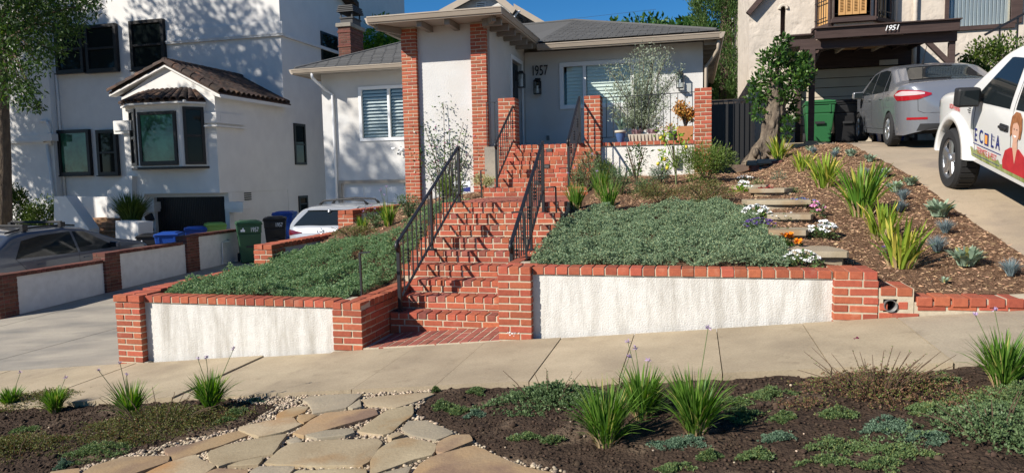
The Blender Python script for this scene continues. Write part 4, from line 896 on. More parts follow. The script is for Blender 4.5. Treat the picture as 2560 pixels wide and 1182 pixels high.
p = aty(1300, 28, GY - .1); m = MB(); m.tube([p, p + Vector((-.1, 0, -.05)), p + Vector((-.25, 0, -.25)), p + Vector((-.27, 0, -1.6))], .045, 8); m.build('downspout', 'white_trim', G, True)
# ================================================================ WHITE VILLA ON THE LEFT
N = thing('villa', (-18, 21, -1), 'three storey white stucco villa with dark window frames and clay roof tiles', 'house')
BX0, BX1, BY, MY = -18.45, -14.88, 20.0, 24.0
zf = aty(430, 484, BY).z                                     # underside of the projecting bay
def wq(x0, x1, y0, y1, Y): a, b = aty(x0, (y0 + y1) / 2, Y), aty(x1, (y0 + y1) / 2, Y); return a.x, b.x, aty((x0 + x1) / 2, y1, Y).z, aty((x0 + x1) / 2, y0, Y).z
zE = aty(537, 232, BY).z; apx = aty(418, 160, BY); zA = apx.z
m = MB(); pr = [(BX0, zf), (BX1, zf), (BX1, zE + .05), (apx.x, zA - .03), (BX0, zE - .0)]
m.hexa([(x, BY, z) for x, z in pr], [(x, MY - .002, z) for x, z in pr]); m.build('bay_wall', 'villa_stucco', N)
gq = wq(392, 567, 492, 640, BY + .5)
holewall('garage_wall', N, 'y', BY + .45, -18.2, BX1 - .01, -2.0, zf - .002, [(gq[0], gq[1], -2.0, gq[3])], .2, 'villa_stucco')
MB().box2(BX1 - .2, BX1 - .012, BY + .66, MY, -2, zf - .002).build('wall', 'villa_stucco', N); MB().box2(-18.2, -18.0, BY + .66, MY, -2, zf - .002).build('wall', 'villa_stucco', N)
m = MB(); m.box2(gq[0], gq[1], BY + .60, BY + .64, -2, gq[3]); g = m.build('garage_door', 'villa_frame', N)
k = 40
for i in range(k): x = gq[0] + (gq[1] - gq[0]) * i / k; m = MB(); m.box2(x + .004, x + (gq[1] - gq[0]) / k - .014, BY + .578, BY + .605, -2, gq[3]); m.build('plank', 'villa_frame', g)
# main block
x145 = aty(145, 250, MY).x; ztop = 13.0
ws = [wq(145, 214, 66, 184, MY), wq(221, 299, 63, 181, MY), wq(332, 417, 52, 176, MY), wq(153, 232, 325, 438, MY), wq(250, 300, 325, 438, MY)]
MB().box2(x145, BX1, MY, MY + 12, -2, ztop).build('wall', 'villa_stucco', N)
MB().box2(-34, x145 - .02, MY - .35, MY + 12, -2, ztop).build('wall', 'villa_stucco', N)
for i, q in enumerate(ws):
    window(N, q[0], q[1], MY - .08, q[2], q[3], frame='villa_frame', pane='glass_reflection' if i in (3,) else 'glass_dark', fw=.13, proud=.10, back=None, rails=((.5, 0, 1),) if i != 3 else (), sill=.05)
# raised bands
def band(x0, x1, y, z, h=.42, name='string_course'):
    m = MB(); m.box2(x0, x1, y - .07, y + .1, z + .10, z + h); m.box2(x0 - .03, x1 + .03, y - .12, y + .1, z + .045, z + .10); m.box2(x0 - .015, x1 + .015, y - .10, y + .1, z - .02, z + .045); return m.build(name, 'villa_stucco', N)
zb = aty(600, 97, MY).z; band(aty(418, 85, MY).x, BX1 + .12, MY, zb, .5)
m = MB(); m.box2(BX1 - .1, BX1 + .10, MY + .11, MY + 12, zb - .02, zb + .1); m.build('string_course', 'villa_stucco', N)
zb2 = aty(60, 357, MY - .35).z; band(-33, aty(112, 350, MY - .35).x, MY - .35, zb2, .3); q = wq(112, 140, 335, 353, MY - .4); m = MB(); m.box2(q[0], q[1], MY - .6, MY - .3, q[2], q[3]); m.build('moulding_block', 'villa_stucco', N)
zc = aty(590, 315, BY).z; q = aty(516, 300, BY).x; m = MB(); m.box2(q, BX1 + .10, BY - .10, BY + .1, zc + .12, zc + .45); m.box2(BX1 - .1, BX1 + .10, BY + .11, BY + 1.4, zc + .12, zc + .45); m.box2(q, BX1 + .14, BY - .14, BY + .1, zc, zc + .055); m.box2(BX1 - .1, BX1 + .14, BY + .11, BY + 1.44, zc, zc + .055); m.build('moulding_block', 'villa_stucco', N)
q = wq(286, 330, 302, 327, BY - .1); m = MB(); m.box2(q[0], q[1], BY - .15, BY + .4, q[2], q[3]); m.box2(q[0] - .03, q[1] + .02, BY - .11, BY + .35, q[2] - .1, q[2] - .002); m.build('moulding_block', 'villa_stucco', N)
for px in ((348, 390), (566, 612)):
    q = wq(px[0], px[1], 505, 523, BY + .35); m = MB(); m.box2(q[0], q[1], BY + .25, BY + .7, q[2], q[3]); m.box2(q[0] + .03, q[1] - .03, BY + .29, BY + .7, q[2] - .09, q[2] - .002); m.build('capital', 'villa_stucco', N)
# oriel window of the bay
oz0, oz1 = aty(400, 416, BY - .45).z, aty(400, 262, BY - .45).z; OY = BY - .55
xa, xb = aty(345, 350, OY).x, aty(452, 350, OY).x; xl, xr = aty(331, 350, BY).x - .05, aty(517, 350, BY).x
m = MB(); m.hexa([(xl, BY, oz0 - .02), (xa, OY, oz0 - .02), (xb, OY, oz0 - .02), (xr, BY, oz0 - .02)], [(xl, BY, oz1 + .1), (xa, OY, oz1 + .1), (xb, OY, oz1 + .1), (xr, BY, oz1 + .1)]); m.build('oriel', 'villa_stucco', N)
q = wq(350, 444, 279, 414, OY); o = window(N, q[0], q[1], OY - .012, q[2], q[3], frame='villa_frame', pane='glass_reflection', fw=.10, proud=.06, back=None, bw=.14)
def angled(x0, x1, y0, y1, P, Q, name='window', two=True):
    """window on the slanting side of the oriel, between plan points P and Q"""
    d = Vector((Q[0] - P[0], Q[1] - P[1], 0)); n_ = Vector((d.y, -d.x, 0)).normalized(); z0, z1 = y0, y1; m = MB(); fw = .09
    pt = lambda t, z, o: Vector((P[0], P[1], z)) + d * t + n_ * o
    def bx(t0, t1, za, zb_, o): m.hexa([pt(t0, za, 0), pt(t1, za, 0), pt(t1, za, o), pt(t0, za, o)], [pt(t0, zb_, 0), pt(t1, zb_, 0), pt(t1, zb_, o), pt(t0, zb_, o)])
    f = fw / d.length
    bx(x0, x0 + f, z0, z1, .06); bx(x1 - f, x1, z0, z1, .06); bx(x0 + f, x1 - f, z0, z0 + fw, .06); bx(x0 + f, x1 - f, z1 - fw, z1, .06)
    if two: bx(x0 + f, x1 - f, (z0 + z1) / 2 - .04, (z0 + z1) / 2 + .04, .05)
    o = m.build(name, 'villa_frame', N); m = MB(); bx(x0 + f * .5, x1 - f * .5, z0 + .03, z1 - .03, .015); m.build('pane', 'glass_dark', o)
angled(.12, .93, oz0 + .04, oz1 - .10, (xb, OY), (xr, BY)); angled(.1, .9, oz0 + .04, oz1 - .1, (xl, BY), (xa, OY))
m = MB(); m.hexa([(xl - .05, BY, oz0 - .09), (xa - .03, OY - .07, oz0 - .09), (xb + .03, OY - .07, oz0 - .09), (xr + .05, BY, oz0 - .09)], [(xl - .05, BY, oz0 - .022), (xa - .03, OY - .07, oz0 - .022), (xb + .03, OY - .07, oz0 - .022), (xr + .05, BY, oz0 - .022)]); m.build('oriel_sill', 'villa_frame', N)
for i in range(6): x = xa - .25 + i * .42; m = MB(); m.box2(x, x + .07, OY - .12, OY + .1, oz1 + .03, oz1 + .1); m.build('bracket', 'villa_stucco', N)
# clay tiles: half barrels
_tile = {}
def tile(parent, a, b, r0, r1, roll=0):
    """one barrel tile lying from a (low end, wider) to b"""
    a, b = Vector(a), Vector(b); L = (b - a).length; k = (round(L, 1), round(r0, 2), round(r1, 2))
    if k not in _tile:
        m = MB(); n = 7; vs = []
        for z, rr in ((0, r0), (L, r1)):
            for th in (0, .022):
                vs += [((rr - th) * math.cos(math.pi * j / n), (rr - th) * math.sin(math.pi * j / n), z) for j in range(n + 1)]
        q = n + 1; fs = [(j, j + 1, 2 * q + j + 1, 2 * q + j) for j in range(n)] + [(q + j + 1, q + j, 3 * q + j, 3 * q + j + 1) for j in range(n)] + [(j + 1, j, q + j, q + j + 1) for j in range(n)] + [(2 * q + j, 2 * q + j + 1, 3 * q + j + 1, 3 * q + j) for j in range(n)]
        fs += [(0, 2 * q, 3 * q, q), (n, q + n, 3 * q + n, 2 * q + n)]
        m.add(vs, fs); o = m.build('tile', 'clay'); o.parent = parent; _tile[k] = o.data
    else: o = bpy.data.objects.new('tile', _tile[k]); COL.objects.link(o); o.parent = parent
    z = (b - a).normalized(); up = Vector((0, 0, 1)); y = (up - z * up.dot(z)).normalized(); x = y.cross(z); mt = Matrix((x, y, z)).transposed().to_4x4()
    mt = mt @ Matrix.Rotation(roll + random.gauss(0, .03), 4, 'Z'); o.matrix_local = Matrix.Translation(a - base(parent)) @ mt; return o
def roofplane(name, pts, th=.07, mat='clay'):
    m = MB(); m.hexa([Vector(p) - Vector((0, 0, th)) for p in pts], pts); return m.build(name, mat, N)
ELX, ERX = BX0 - .36, BX1 + .30; zl = aty(272, 230, BY - .3).z; zr = aty(560, 229, BY - .3).z; YF = BY - .14; apz = zA + .02
lA, rA, tA = Vector((ELX, YF, zl)), Vector((ERX, YF, zr)), Vector((apx.x, YF, apz)); dY = Vector((0, MY - YF, 0))
rp = roofplane('roof', [rA, rA + dY, tA + dY, tA]); rl = roofplane('roof', [tA, tA + dY, lA + dY, lA])
for lo, ro in ((rA, rp), (lA, rl)):
    d = tA - lo; n = int(d.length / .36)
    for i in range(n): tile(ro, lo + d * (i / n) + Vector((0, .06, .02)), lo + d * ((i + 1.22) / n) + Vector((0, .06, .02)), .15, .125)
d = tA - rA; nr = int(d.length / .36); nc = int(dY.y / .27)
for c in range(1, nc):
    for i in range(nr): tile(rp, rA + d * (i / nr) + Vector((.06 if i == 0 else 0, .06 + c * .27, .01)), rA + d * ((i + 1.2) / nr) + Vector((0, .06 + c * .27, .02)), .12, .10)
for i in range(11): tile(rp, tA + Vector((0, i * .36, .02)), tA + Vector((0, (i + 1.2) * .36, .03)), .15, .13)
m = MB(); m.hexa([(ERX - .36, YF + .02, zr - .05), (ERX + .02, YF + .02, zr - .16), (ERX + .02, MY, zr - .16), (ERX - .36, MY, zr - .05)], [(ERX - .36, YF + .02, zr + .04), (ERX + .02, YF + .02, zr - .05), (ERX + .02, MY, zr - .05), (ERX - .36, MY, zr + .04)]); m.build('eave_board', 'villa_stucco', N)
for s, (lo) in ((0, lA), (1, rA)):
    m = MB(); e = Vector((0, 0, -.13)); m.hexa([lo + e, tA + e, tA + e + Vector((0, .3, 0)), lo + e + Vector((0, .3, 0))], [lo + e * .4, tA + e * .4, tA + e * .4 + Vector((0, .3, 0)), lo + e * .4 + Vector((0, .3, 0))]); m.build('eave_board', 'villa_stucco', N)
# tiled hood over the oriel
zh = oz1 + .1; hp = [Vector((xl - .25, BY - .1, zh)), Vector((xa - .15, OY - .22, zh)), Vector((xb + .15, OY - .22, zh)), Vector((xr + .12, BY - .1, zh))]; tp_ = [Vector((xl + .4, BY, zh + .30)), Vector((xa + .2, BY, zh + .40)), Vector((xb - .2, BY, zh + .40)), Vector((xr - .3, BY, zh + .30))]
m = MB(); m.hexa([p - Vector((0, 0, .05)) for p in hp], hp); m.hexa(hp, tp_); hd = m.build('hood', 'clay', N)
m = MB(); m.hexa([p * 1 - Vector((0, 0, .11)) for p in hp], [p - Vector((0, 0, .055)) for p in hp]); m.build('eave_board', 'villa_stucco', N)
for j, (a, b, t0, t1, n) in enumerate(((hp[0], hp[1], tp_[0], tp_[1], 3), (hp[1], hp[2], tp_[1], tp_[2], 7), (hp[2], hp[3], tp_[2], tp_[3], 3))):
    for i in range(n): u = (i + .5) / n; lo = a.lerp(b, u); hi = t0.lerp(t1, u); tile(hd, lo + (lo - hi) * .04, lo.lerp(hi, 1.0), .12, .10)
# side wall windows, vent, eave seen against the sky
XS = BX1
def sidewin(x0, x1, y0, y1, frame='villa_frame'):
    a, b = atx(x0, (y0 + y1) / 2, XS), atx(x1, (y0 + y1) / 2, XS); zt, zb_ = atx((x0 + x1) / 2, y0, XS).z, atx((x0 + x1) / 2, y1, XS).z; f = .09; m = MB()
    m.box2(XS - .02, XS + .05, a.y, a.y + f, zb_, zt); m.box2(XS - .02, XS + .05, b.y - f, b.y, zb_, zt); m.box2(XS - .02, XS + .05, a.y + f, b.y - f, zb_, zb_ + f); m.box2(XS - .02, XS + .05, a.y + f, b.y - f, zt - f, zt); m.box2(XS - .02, XS + .04, a.y + f, b.y - f, (zt + zb_) / 2 - .03, (zt + zb_) / 2 + .03)
    o = m.build('window', frame, N); m = MB(); m.box2(XS - .01, XS + .015, a.y + .03, b.y - .03, zb_ + .03, zt - .03); m.build('pane', 'glass_dark', o)
sidewin(735, 763, 310, 412); sidewin(802, 843, 86, 156); sidewin(746, 768, 489, 530)
a, b = atx(611, 488, XS), atx(628, 488, XS); zt, zb_ = atx(620, 479, XS).z, atx(620, 500, XS).z
for j in range(4): m = MB(); z = zb_ + (zt - zb_) * j / 4; m.box2(XS - .01, XS + .01, a.y, b.y, z, z + .04); m.build('vent_louvre', 'trim_black', N)
e = atx(847, -6, XS); f_ = atx(872, 24, XS); 
m = MB(); m.hexa([(XS - 2, e.y - 8, e.z + 3.4), (XS + .5, e.y - 8, e.z + 3.2), (XS + .5, f_.y, f_.z), (XS - 2, f_.y, f_.z)], [(XS - 2, e.y - 8, e.z + 3.7), (XS + .5, e.y - 8, e.z + 3.5), (XS + .5, f_.y, f_.z + .25), (XS - 2, f_.y, f_.z + .25)]); m.build('rear_roof_edge', 'clay', N)
# downpipes, wall lamp
m = MB(); m.tube([(x145 + .06, MY - .06, 9.5), (x145 + .06, MY - .06, -1)], .05, 8); p = aty(103, 303, MY - .45); m.tube([p, p + Vector((.25, 0, 0)), p + Vector((.38, 0, -.25)), p + Vector((.40, 0, -1.0))], .06, 8); p2 = aty(118, 362, MY - .43); m.tube([p2, (p2.x + .25, p2.y, -1)], .06, 8); m.build('downpipe', 'villa_stucco', N, True)
# entry stairs with white cheek walls and a planter
E_ = thing('entry_stairs', aty(250, 600, 18), 'tan brick entry stairs between white sloping cheek walls', 'stairs'); SYy = 18.2
for i in range(6):
    a, b = aty(212 + i * 3, 600, SYy + i * .3), aty(300 - (5 - i) * 2, 600, SYy + i * .3); zt = aty(255, 600 - i * 11, SYy + i * .3).z
    for k in range(5):
        w_ = (b.x - a.x) / 5; m = MB(); m.box2(a.x + k * w_ + .01, a.x + (k + 1) * w_, SYy + i * .3, SYy + i * .3 + .6, zt - .35, zt); m.build('brick', 'steps_tan', E_)
def cheek(pts, Y0, Y1, name='cheek_wall'):
    q = [aty(px, py, Y0) for px, py in pts]; m = MB(); m.hexa([(p.x, Y0, p.z) for p in q], [(p.x, Y1, p.z) for p in q]); return m.build(name, 'villa_stucco', E_)
cheek([(135, 640), (135, 491), (165, 491), (222, 572), (222, 640)], SYy - .3, SYy + .1); cheek([(268, 545), (268, 478), (310, 440), (330, 440), (330, 640), (300, 640)], SYy + 1.6, SYy + 1.9); cheek([(150, 560), (150, 492), (275, 492), (275, 560)], SYy + 1.95, SYy + 2.1, 'landing_wall')
PL = thing('planter', aty(330, 600, 17.6), 'white stucco planter wall by the dark garage door', 'planter'); q = [aty(px, py, 17.7) for px, py in ((289, 640), (287, 552), (347, 556), (347, 640))]
m = MB(); m.hexa([(p.x, 17.7, p.z) for p in q], [(p.x, 18.3, p.z) for p in q]); m.build('planter_wall', 'villa_stucco', PL, bevel=.02)
# vehicle charger on the garage pier
t = thing('wall_charger', aty(374, 550, BY + .3), 'black vehicle charger with a hanging cable on the white garage pier', 'charger'); c = aty(374, 545, BY + .42)
m = MB(); m.obox(c, (.14, 0, .06), (0, .06, 0), (-.05, 0, .12)); m.build('charger_head', 'black', t, bevel=.02); c2 = aty(374, 572, BY + .42); m = MB(); m.obox(c2, (.13, 0, .05), (0, .05, 0), (-.04, 0, .1)); m.build('plug_holder', 'black', t, bevel=.02)
m = MB(); pts = [aty(x, y, BY + .3) for x, y in ((368, 556), (363, 580), (366, 590), (352, 560), (347, 585), (338, 600), (335, 612))]; m.tube(pts, .03, 6); m.build('cable', 'black', t, True)
# low boundary wall with brick piers between the two driveways
B = thing('boundary_wall', (-12.1, 12, -.9), 'shaded white stucco wall with brick piers along the left side of the driveway', 'wall')
def ypx(px, X=-12.0): return atx(px, 700, X).y
segs = [(ypx(38), ypx(262), atx(150, 674, -12).z), (ypx(300), ypx(469), atx(385, 622, -12).z), (ypx(499), ypx(600), atx(560, 583, -12).z)]
for i, (a, b, zt) in enumerate(segs):
    m = MB(); m.hexa([(-12.16, a - .1, dz_(-12, a) - .2), (-12.02, a - .1, dz_(-12, a) - .2), (-12.02, b + .1, dz_(-12, b) - .2), (-12.16, b + .1, dz_(-12, b) - .2)], [(-12.16, a - .1, zt), (-12.02, a - .1, zt), (-12.02, b + .1, zt), (-12.16, b + .1, zt)]); m.build('stucco_panel', 'drive_wall_stucco', B)
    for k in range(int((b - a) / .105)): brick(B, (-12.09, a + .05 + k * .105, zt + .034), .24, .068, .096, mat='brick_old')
pr = [(ypx(-12), ypx(38), segs[0][2] + .05), (ypx(262), ypx(300), atx(281, 632, -12).z), (ypx(469), ypx(499), atx(484, 590, -12).z)]
for a, b, zt in pr:
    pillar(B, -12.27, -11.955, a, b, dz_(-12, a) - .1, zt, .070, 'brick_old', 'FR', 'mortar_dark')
    MB().box2(-12.27, -11.955, a, b, zt - .002, zt + .02).build('pier_top', 'brick_old', B)
t = thing('hose_tap', atx(558, 640, -11.98), 'white standpipe with a hose tap on the shaded boundary wall', 'tap'); a, b = atx(557, 660, -11.97), atx(556, 607, -11.97); m = MB(); m.tube([a, b, b + Vector((.0, .12, .02)), b + Vector((.05, .22, .02))], .016, 6); m.build('pipe', 'white_pipe', t); m = MB(); m.lathe([(.03, 0), (.03, .02)], b + Vector((.02, .22, .04)), 8); m.build('tap_wheel', 'pipe_gray', t)
# ================================================================ HOUSE AND CARPORT ON THE RIGHT
Q = thing('house', (4, 19.2, 2), 'cream rough plaster house with an oriel bay and wooden carport numbered 1951', 'house'); QY = 19.0; Z0 = 1.3
def plaster_bump(m):
    t = m.node_tree; n, l = t.nodes, t.links; g = n.new('ShaderNodeNewGeometry'); v = n.new('ShaderNodeTexVoronoi'); v.feature = 'SMOOTH_F1'; v.inputs['Scale'].default_value = 3.4
    nzn = n.new('ShaderNodeTexNoise'); nzn.inputs['Scale'].default_value = 4; nzn.inputs['Detail'].default_value = 3; mixv = n.new('ShaderNodeMix'); mixv.data_type = 'VECTOR'; mixv.inputs[0].default_value = .35
    l.new(g.outputs['Position'], nzn.inputs['Vector']); l.new(g.outputs['Position'], mixv.inputs[4]); l.new(nzn.outputs['Color'], mixv.inputs[5]); l.new(mixv.outputs[1], v.inputs['Vector'])
    bp = n.new('ShaderNodeBump'); bp.inputs['Strength'].default_value = .8; bp.inputs['Distance'].default_value = .07; l.new(v.outputs['Distance'], bp.inputs['Height']); l.new(bp.outputs[0], n['Principled BSDF'].inputs['Normal'])
plaster_bump(MATS['cream_stucco'])
x0 = 1.335; GW = (2.55, 5.05, 1.9, aty(2140, 168, QY).z)
niche = wq(1951, 1964, 14, 100, QY); win_r = wq(2372, 2528, -60, 64, QY); bay = [aty(2036, 100, QY).x, aty(2085, 50, QY - .7).x, aty(2178, 50, QY - .7).x, aty(2226, 100, QY).x]
holewall('wall', Q, 'y', QY, x0, 12, Z0, 9, [GW, (niche[0], niche[1], niche[2], niche[3] + .0), (win_r[0], win_r[1], win_r[2], 8.5)], .25, 'cream_stucco')
MB().box2(x0, x0 + .25, QY + .26, 28, Z0, 7).build('wall', 'cream_stucco', Q)
m = MB(); a, b = aty(1870, 36, QY - .1), aty(1935, -40, QY - .1); m.bar(a, b, .12, .16, up=(0, 1, 0)); m.build('rake_board', 'wood_dark', Q)
m = MB(); m.box2(niche[0], niche[1], QY + .18, QY + .2, niche[2], niche[3]); m.build('niche_back', 'wood_dark', Q)
m = MB(); cx = (niche[0] + niche[1]) / 2; rr = (niche[1] - niche[0]) / 2 + .03; m.tube([(cx + rr * math.cos(t), QY - .02, niche[3] - rr + rr * math.sin(t)) for t in [math.pi * j / 8 for j in range(9)]] , .04, 6); m.box2(niche[0] - .03, niche[1] + .03, QY - .05, QY + .02, niche[2] - .07, niche[2]); m.build('niche_trim', 'cream_stucco', Q)
# oriel bay
zb0 = aty(2130, 52, QY - .7).z
m = MB(); m.hexa([(bay[0], QY + .1, zb0 - .1), (bay[1] + .02, QY - .7, zb0 - .1), (bay[2], QY - .7, zb0 - .1), (bay[3], QY + .1, zb0 - .1)], [(bay[0], QY + .1, 8.5), (bay[1], QY - .7, 8.5), (bay[2], QY - .7, 8.5), (bay[3], QY + .1, 8.5)]); m.build('oriel', 'cream_stucco', Q)
q = wq(2084, 2178, -60, 44, QY - .72); m = MB(); m.box2(q[0] - .06, q[1] + .10, QY - .84, QY - .70, q[2] - .12, q[2] - .02); m.build('sill', 'wood_dark', Q, bevel=.01)
o = window(Q, q[0], q[1], QY - .715, q[2], q[3], frame='wood_dark', pane='dark', fw=.10, proud=.03, back=None)
nL = 4; wL = (q[1] - q[0] - .2) / nL
for i in range(nL):
    a = q[0] + .1 + i * wL; m = MB(); y = QY - .77
    m.box2(a + .005, a + .04, y, y + .025, q[2] + .06, q[3]); m.box2(a + wL - .04, a + wL - .005, y, y + .025, q[2] + .06, q[3]); m.box2(a + .04, a + wL - .04, y, y + .025, q[2] + .06, q[2] + .12); s = m.build('shutter', 'wood_shutter', o)
    m = MB(); z = q[2] + .13
    while z < q[3]: m.obox((a + wL / 2, y + .012, z), (wL / 2 - .04, 0, 0), (0, .014, .010), (0, -.002, .003)); z += .034
    m.build('louvre', 'wood_shutter', s)['kind'] = 'stuff'
for P_, Q_, nm in (((bay[0], QY), (bay[1], QY - .7), 0), ((bay[2], QY - .7), (bay[3], QY), 1)):
    d = Vector((Q_[0] - P_[0], Q_[1] - P_[1], 0)); n_ = Vector((d.y, -d.x, 0)).normalized(); zs = zb0 + (-.02 if nm == 0 else .05); pt = lambda t, z, o_: Vector((P_[0], P_[1], z)) + d * t + n_ * o_
    def bx(m, t0, t1, za, zb_, o_): m.hexa([pt(t0, za, 0), pt(t1, za, 0), pt(t1, za, o_), pt(t0, za, o_)], [pt(t0, zb_, 0), pt(t1, zb_, 0), pt(t1, zb_, o_), pt(t0, zb_, o_)])
    m = MB(); bx(m, .12, .22, zs, 8.4, .06); bx(m, .80, .9, zs, 8.4, .06); bx(m, .06, .95, zs - .09, zs, .12); o = m.build('window', 'wood_dark', Q)
    m = MB(); bx(m, .22, .80, zs, 8.4, .02); m.build('pane', 'wood_shutter' if nm == 0 else 'glass_dark', o)
    for t in (.3, .42, .54, .66): m = MB(); a = pt(t, zs + .05, .10); m.bar(a, a + Vector((0, 0, 2.5)), .018); m.build('window_bar', 'iron', o)
    for z in (.15, .55): m = MB(); m.bar(pt(.2, zs + z, .10), pt(.8, zs + z, .10), .018); m.build('window_bar', 'iron', o)
# right picture window with vertical blinds
m = MB(); m.box2(win_r[0] - .08, win_r[1] + .08, QY - .06, QY + .05, win_r[2] - .10, win_r[2] - .005); m.box2(win_r[0] - .08, win_r[0], QY - .05, QY + .05, win_r[2], 8.4); m.box2(win_r[1], win_r[1] + .22, QY - .05, QY + .05, win_r[2], 8.4); o = m.build('window', 'wood_dark', Q)
m = MB(); m.box2(win_r[0], win_r[1], QY + .03, QY + .04, win_r[2], 8.4); m.build('pane', 'glass', o)
nb = 16; wv = (win_r[1] - win_r[0]) / nb
for i in range(nb):
    m = MB(); c = (win_r[0] + wv * (i + .5), QY + .14, (win_r[2] + 8.4) / 2); a_ = .5; m.obox(c, (wv * .53 * math.cos(a_), wv * .53 * math.sin(a_), 0), (-.003, .003, 0), (0, 0, (8.4 - win_r[2]) / 2)); m.build('blind_slat', 'shutter', o)
m = MB(); m.box2(win_r[0], win_r[1], QY + .3, QY + .32, win_r[2], 8.4); m.build('room_behind', 'dark', o)
# drain pipes on the wall
for px in (2238, 2288):
    x = aty(px, 40, QY - .06).x; m = MB(); m.tube([(x, QY - .06, 8.5), (x, QY - .06, 4.5 if px < 2250 else 2.2)], .055 if px > 2250 else .04, 8); m.build('drain_pipe', 'cream_stucco', Q, True)
# garage door of horizontal boards
gd = MB(); gd.box2(GW[0], GW[1], QY + .14, QY + .17, GW[2], GW[3]); gd = gd.build('garage_door', 'dark', Q); nb = 9; hb = (GW[3] - GW[2]) / nb
for i in range(nb): m = MB(); m.box2(GW[0] + .01, GW[1] - .01, QY + .10, QY + .145, GW[2] + i * hb + .008, GW[2] + (i + 1) * hb - .006); m.build('board', 'garage_cream', gd, bevel=.004)
m = MB(); m.lathe([(.04, 0), (.045, .02), (.02, .03)], aty(2180, 200, QY + .07), 8, 'y'); m.build('lock', 'charcoal', gd)
m = MB(); m.box2(GW[0] - .12, GW[0], QY - .05, QY + .1, 1.8, GW[3]); m.box2(GW[1], GW[1] + .12, QY - .05, QY + .1, 1.8, GW[3]); m.box2(GW[0] - .12, GW[1] + .12, QY - .06, QY + .1, GW[3], GW[3] + .42); m.build('door_frame', 'wood_dark', Q)
p = aty(2222, 156, QY - .1); m = MB(); m.box2(p.x - .2, p.x + .2, p.y, p.y + .03, p.z - .06, p.z + .06); m.build('name_board', 'garage_cream', Q)
# carport
CP = thing('carport', (3.7, 16, 2), 'dark brown wooden carport with rafters in front of the cream house', 'carport')
cy, cz0, cz1, cx0, cx1 = 15.95, 4.15, 4.35, 2.40, 5.04
m = MB(); m.hexa([(cx0, cy, cz0), (cx1, cy, cz0), (cx1, cy + .05, cz0), (cx0, cy + .05, cz0)], [(cx0, cy - .03, cz1), (cx1, cy - .03, cz1), (cx1, cy + .05, cz1), (cx0, cy + .05, cz1)]); m.build('fascia_board', 'wood_dark', CP, bevel=.006)
m = MB(); m.box2(cx0 - .02, cx1 + .02, cy - .08, cy + .4, cz1 + .002, cz1 + .025); m.build('roof_edge', 'wood_dark', CP)
m = MB(); m.hexa([(cx0, cy + .05, cz1 - .03), (cx1, cy + .05, cz1 - .03), (cx1, QY - .01, cz1 + .12), (cx0, QY - .01, cz1 + .12)], [(cx0, cy + .05, cz1 + .001), (cx1, cy + .05, cz1 + .001), (cx1, QY - .01, cz1 + .15), (cx0, QY - .01, cz1 + .15)]); m.box2(1.93, cx0 + .02, 16.28, QY - .01, cz1 - .05, cz1 - .02); m.build('roof_deck', 'wood_dark', CP)
for i in range(7): x = cx0 + .08 + i * (cx1 - cx0 - .2) / 6; m = MB(); m.hexa([(x, cy + .05, cz0 + .02), (x + .05, cy + .05, cz0 + .02), (x + .05, QY - .02, cz0 + .12), (x, QY - .02, cz0 + .12)], [(x, cy + .05, cz1 - .032), (x + .05, cy + .05, cz1 - .032), (x + .05, QY - .02, cz1 + .118), (x, QY - .02, cz1 + .118)]); m.build('rafter', ['wood_dark', 'garage_cream'][i in (0, 2, 4)], CP)
m = MB(); m.box2(2.15, 5.06, 16.14, 16.25, cz0 - .17, cz0 + .015); m.build('beam', 'wood_dark', CP)
m = MB(); m.box2(cx0 + .9, cx0 + 1.9, 17.2, 18.6, cz1 - .06, cz1 - .035); m.build('patch_board', 'wood_tan', CP)
for px, py in ((2027, 358), (2362, 200)):
    if px < 2100: b = aty(px, py, 16.16); b.z = 2.04
    else: b = Vector((5.0, 16.25, 1.7))
    m = MB(); m.box2(b.x - .055, b.x + .055, b.y - .05, b.y + .06, b.z, cz0 - .17); m.build('post', 'wood_dark', CP, bevel=.005)
    m = MB(); m.box2(b.x - .12, b.x + .12, b.y - .11, b.y + .12, b.z - .1, b.z + .05); m.build('post_base', 'concrete', CP)
m = MB(); m.bar((5.0, 16.2, cz0 - .65), (4.55, 16.2, cz0 - .15), .09, .09); m.build('brace', 'wood_dark', CP); m = MB(); m.bar((2.40, 16.3, cz0 - .45), (2.62, 16.75, cz0 - .05), .09, .10); m.build('brace', 'wood_dark', CP)
m = MB(); m.bar((1.95, 16.2, cz0 - .02), (2.45, 16.2, cz0 - .02), .06, .14); m.build('beam', 'wood_dark', CP)
t = thing('house_number', aty(2229, 72, cy), 'white slanted number 1951 on the front board of the carport', 'house number'); c = Vector(aty(2229, 71, cy - .05))
for i, ch in enumerate('1951'): text('digit', ch, .145, FACE(c + Vector((-.105 + i * .068, 0, .002 * i))), 'white_print', t, .006, shear=.3)
# stair railing beside the picture window, side gate, rubble steps
t = thing('stair_railing', aty(2500, 80, 17.8), 'dark iron stair railing by the picture window of the cream house', 'railing'); a, b = aty(2380, 170, 17.8), aty(2600, 14, 17.8)
m = MB(); m.bar(aty(2462, 88, 17.8), b, .05); m.build('top_rail', 'iron', t)
for px in (2500, 2545): p = aty(px, 60 if px < 2530 else 40, 17.8); m = MB(); m.bar(p, p - Vector((0, 0, .8)), .03); m.build('baluster', 'iron', t)
m = MB(); m.bar(aty(2376, 148, 18.2), aty(2398, 134, 18.2), .04); m.bar(aty(2376, 148, 18.2), aty(2376, 175, 18.2), .04); m.build('lower_rail', 'iron', t)
GT = thing('side_gate', (.8, 17, 1.45), 'black solid metal gate between the two houses', 'gate'); ga, gb = aty(1781, 256, 17), aty(1868, 250, 17); gz = 1.36
m = MB(); m.box2(.20, 1.33, 17.02, 17.04, gz, ga.z - .05); m.build('gate_panel', 'black', GT)
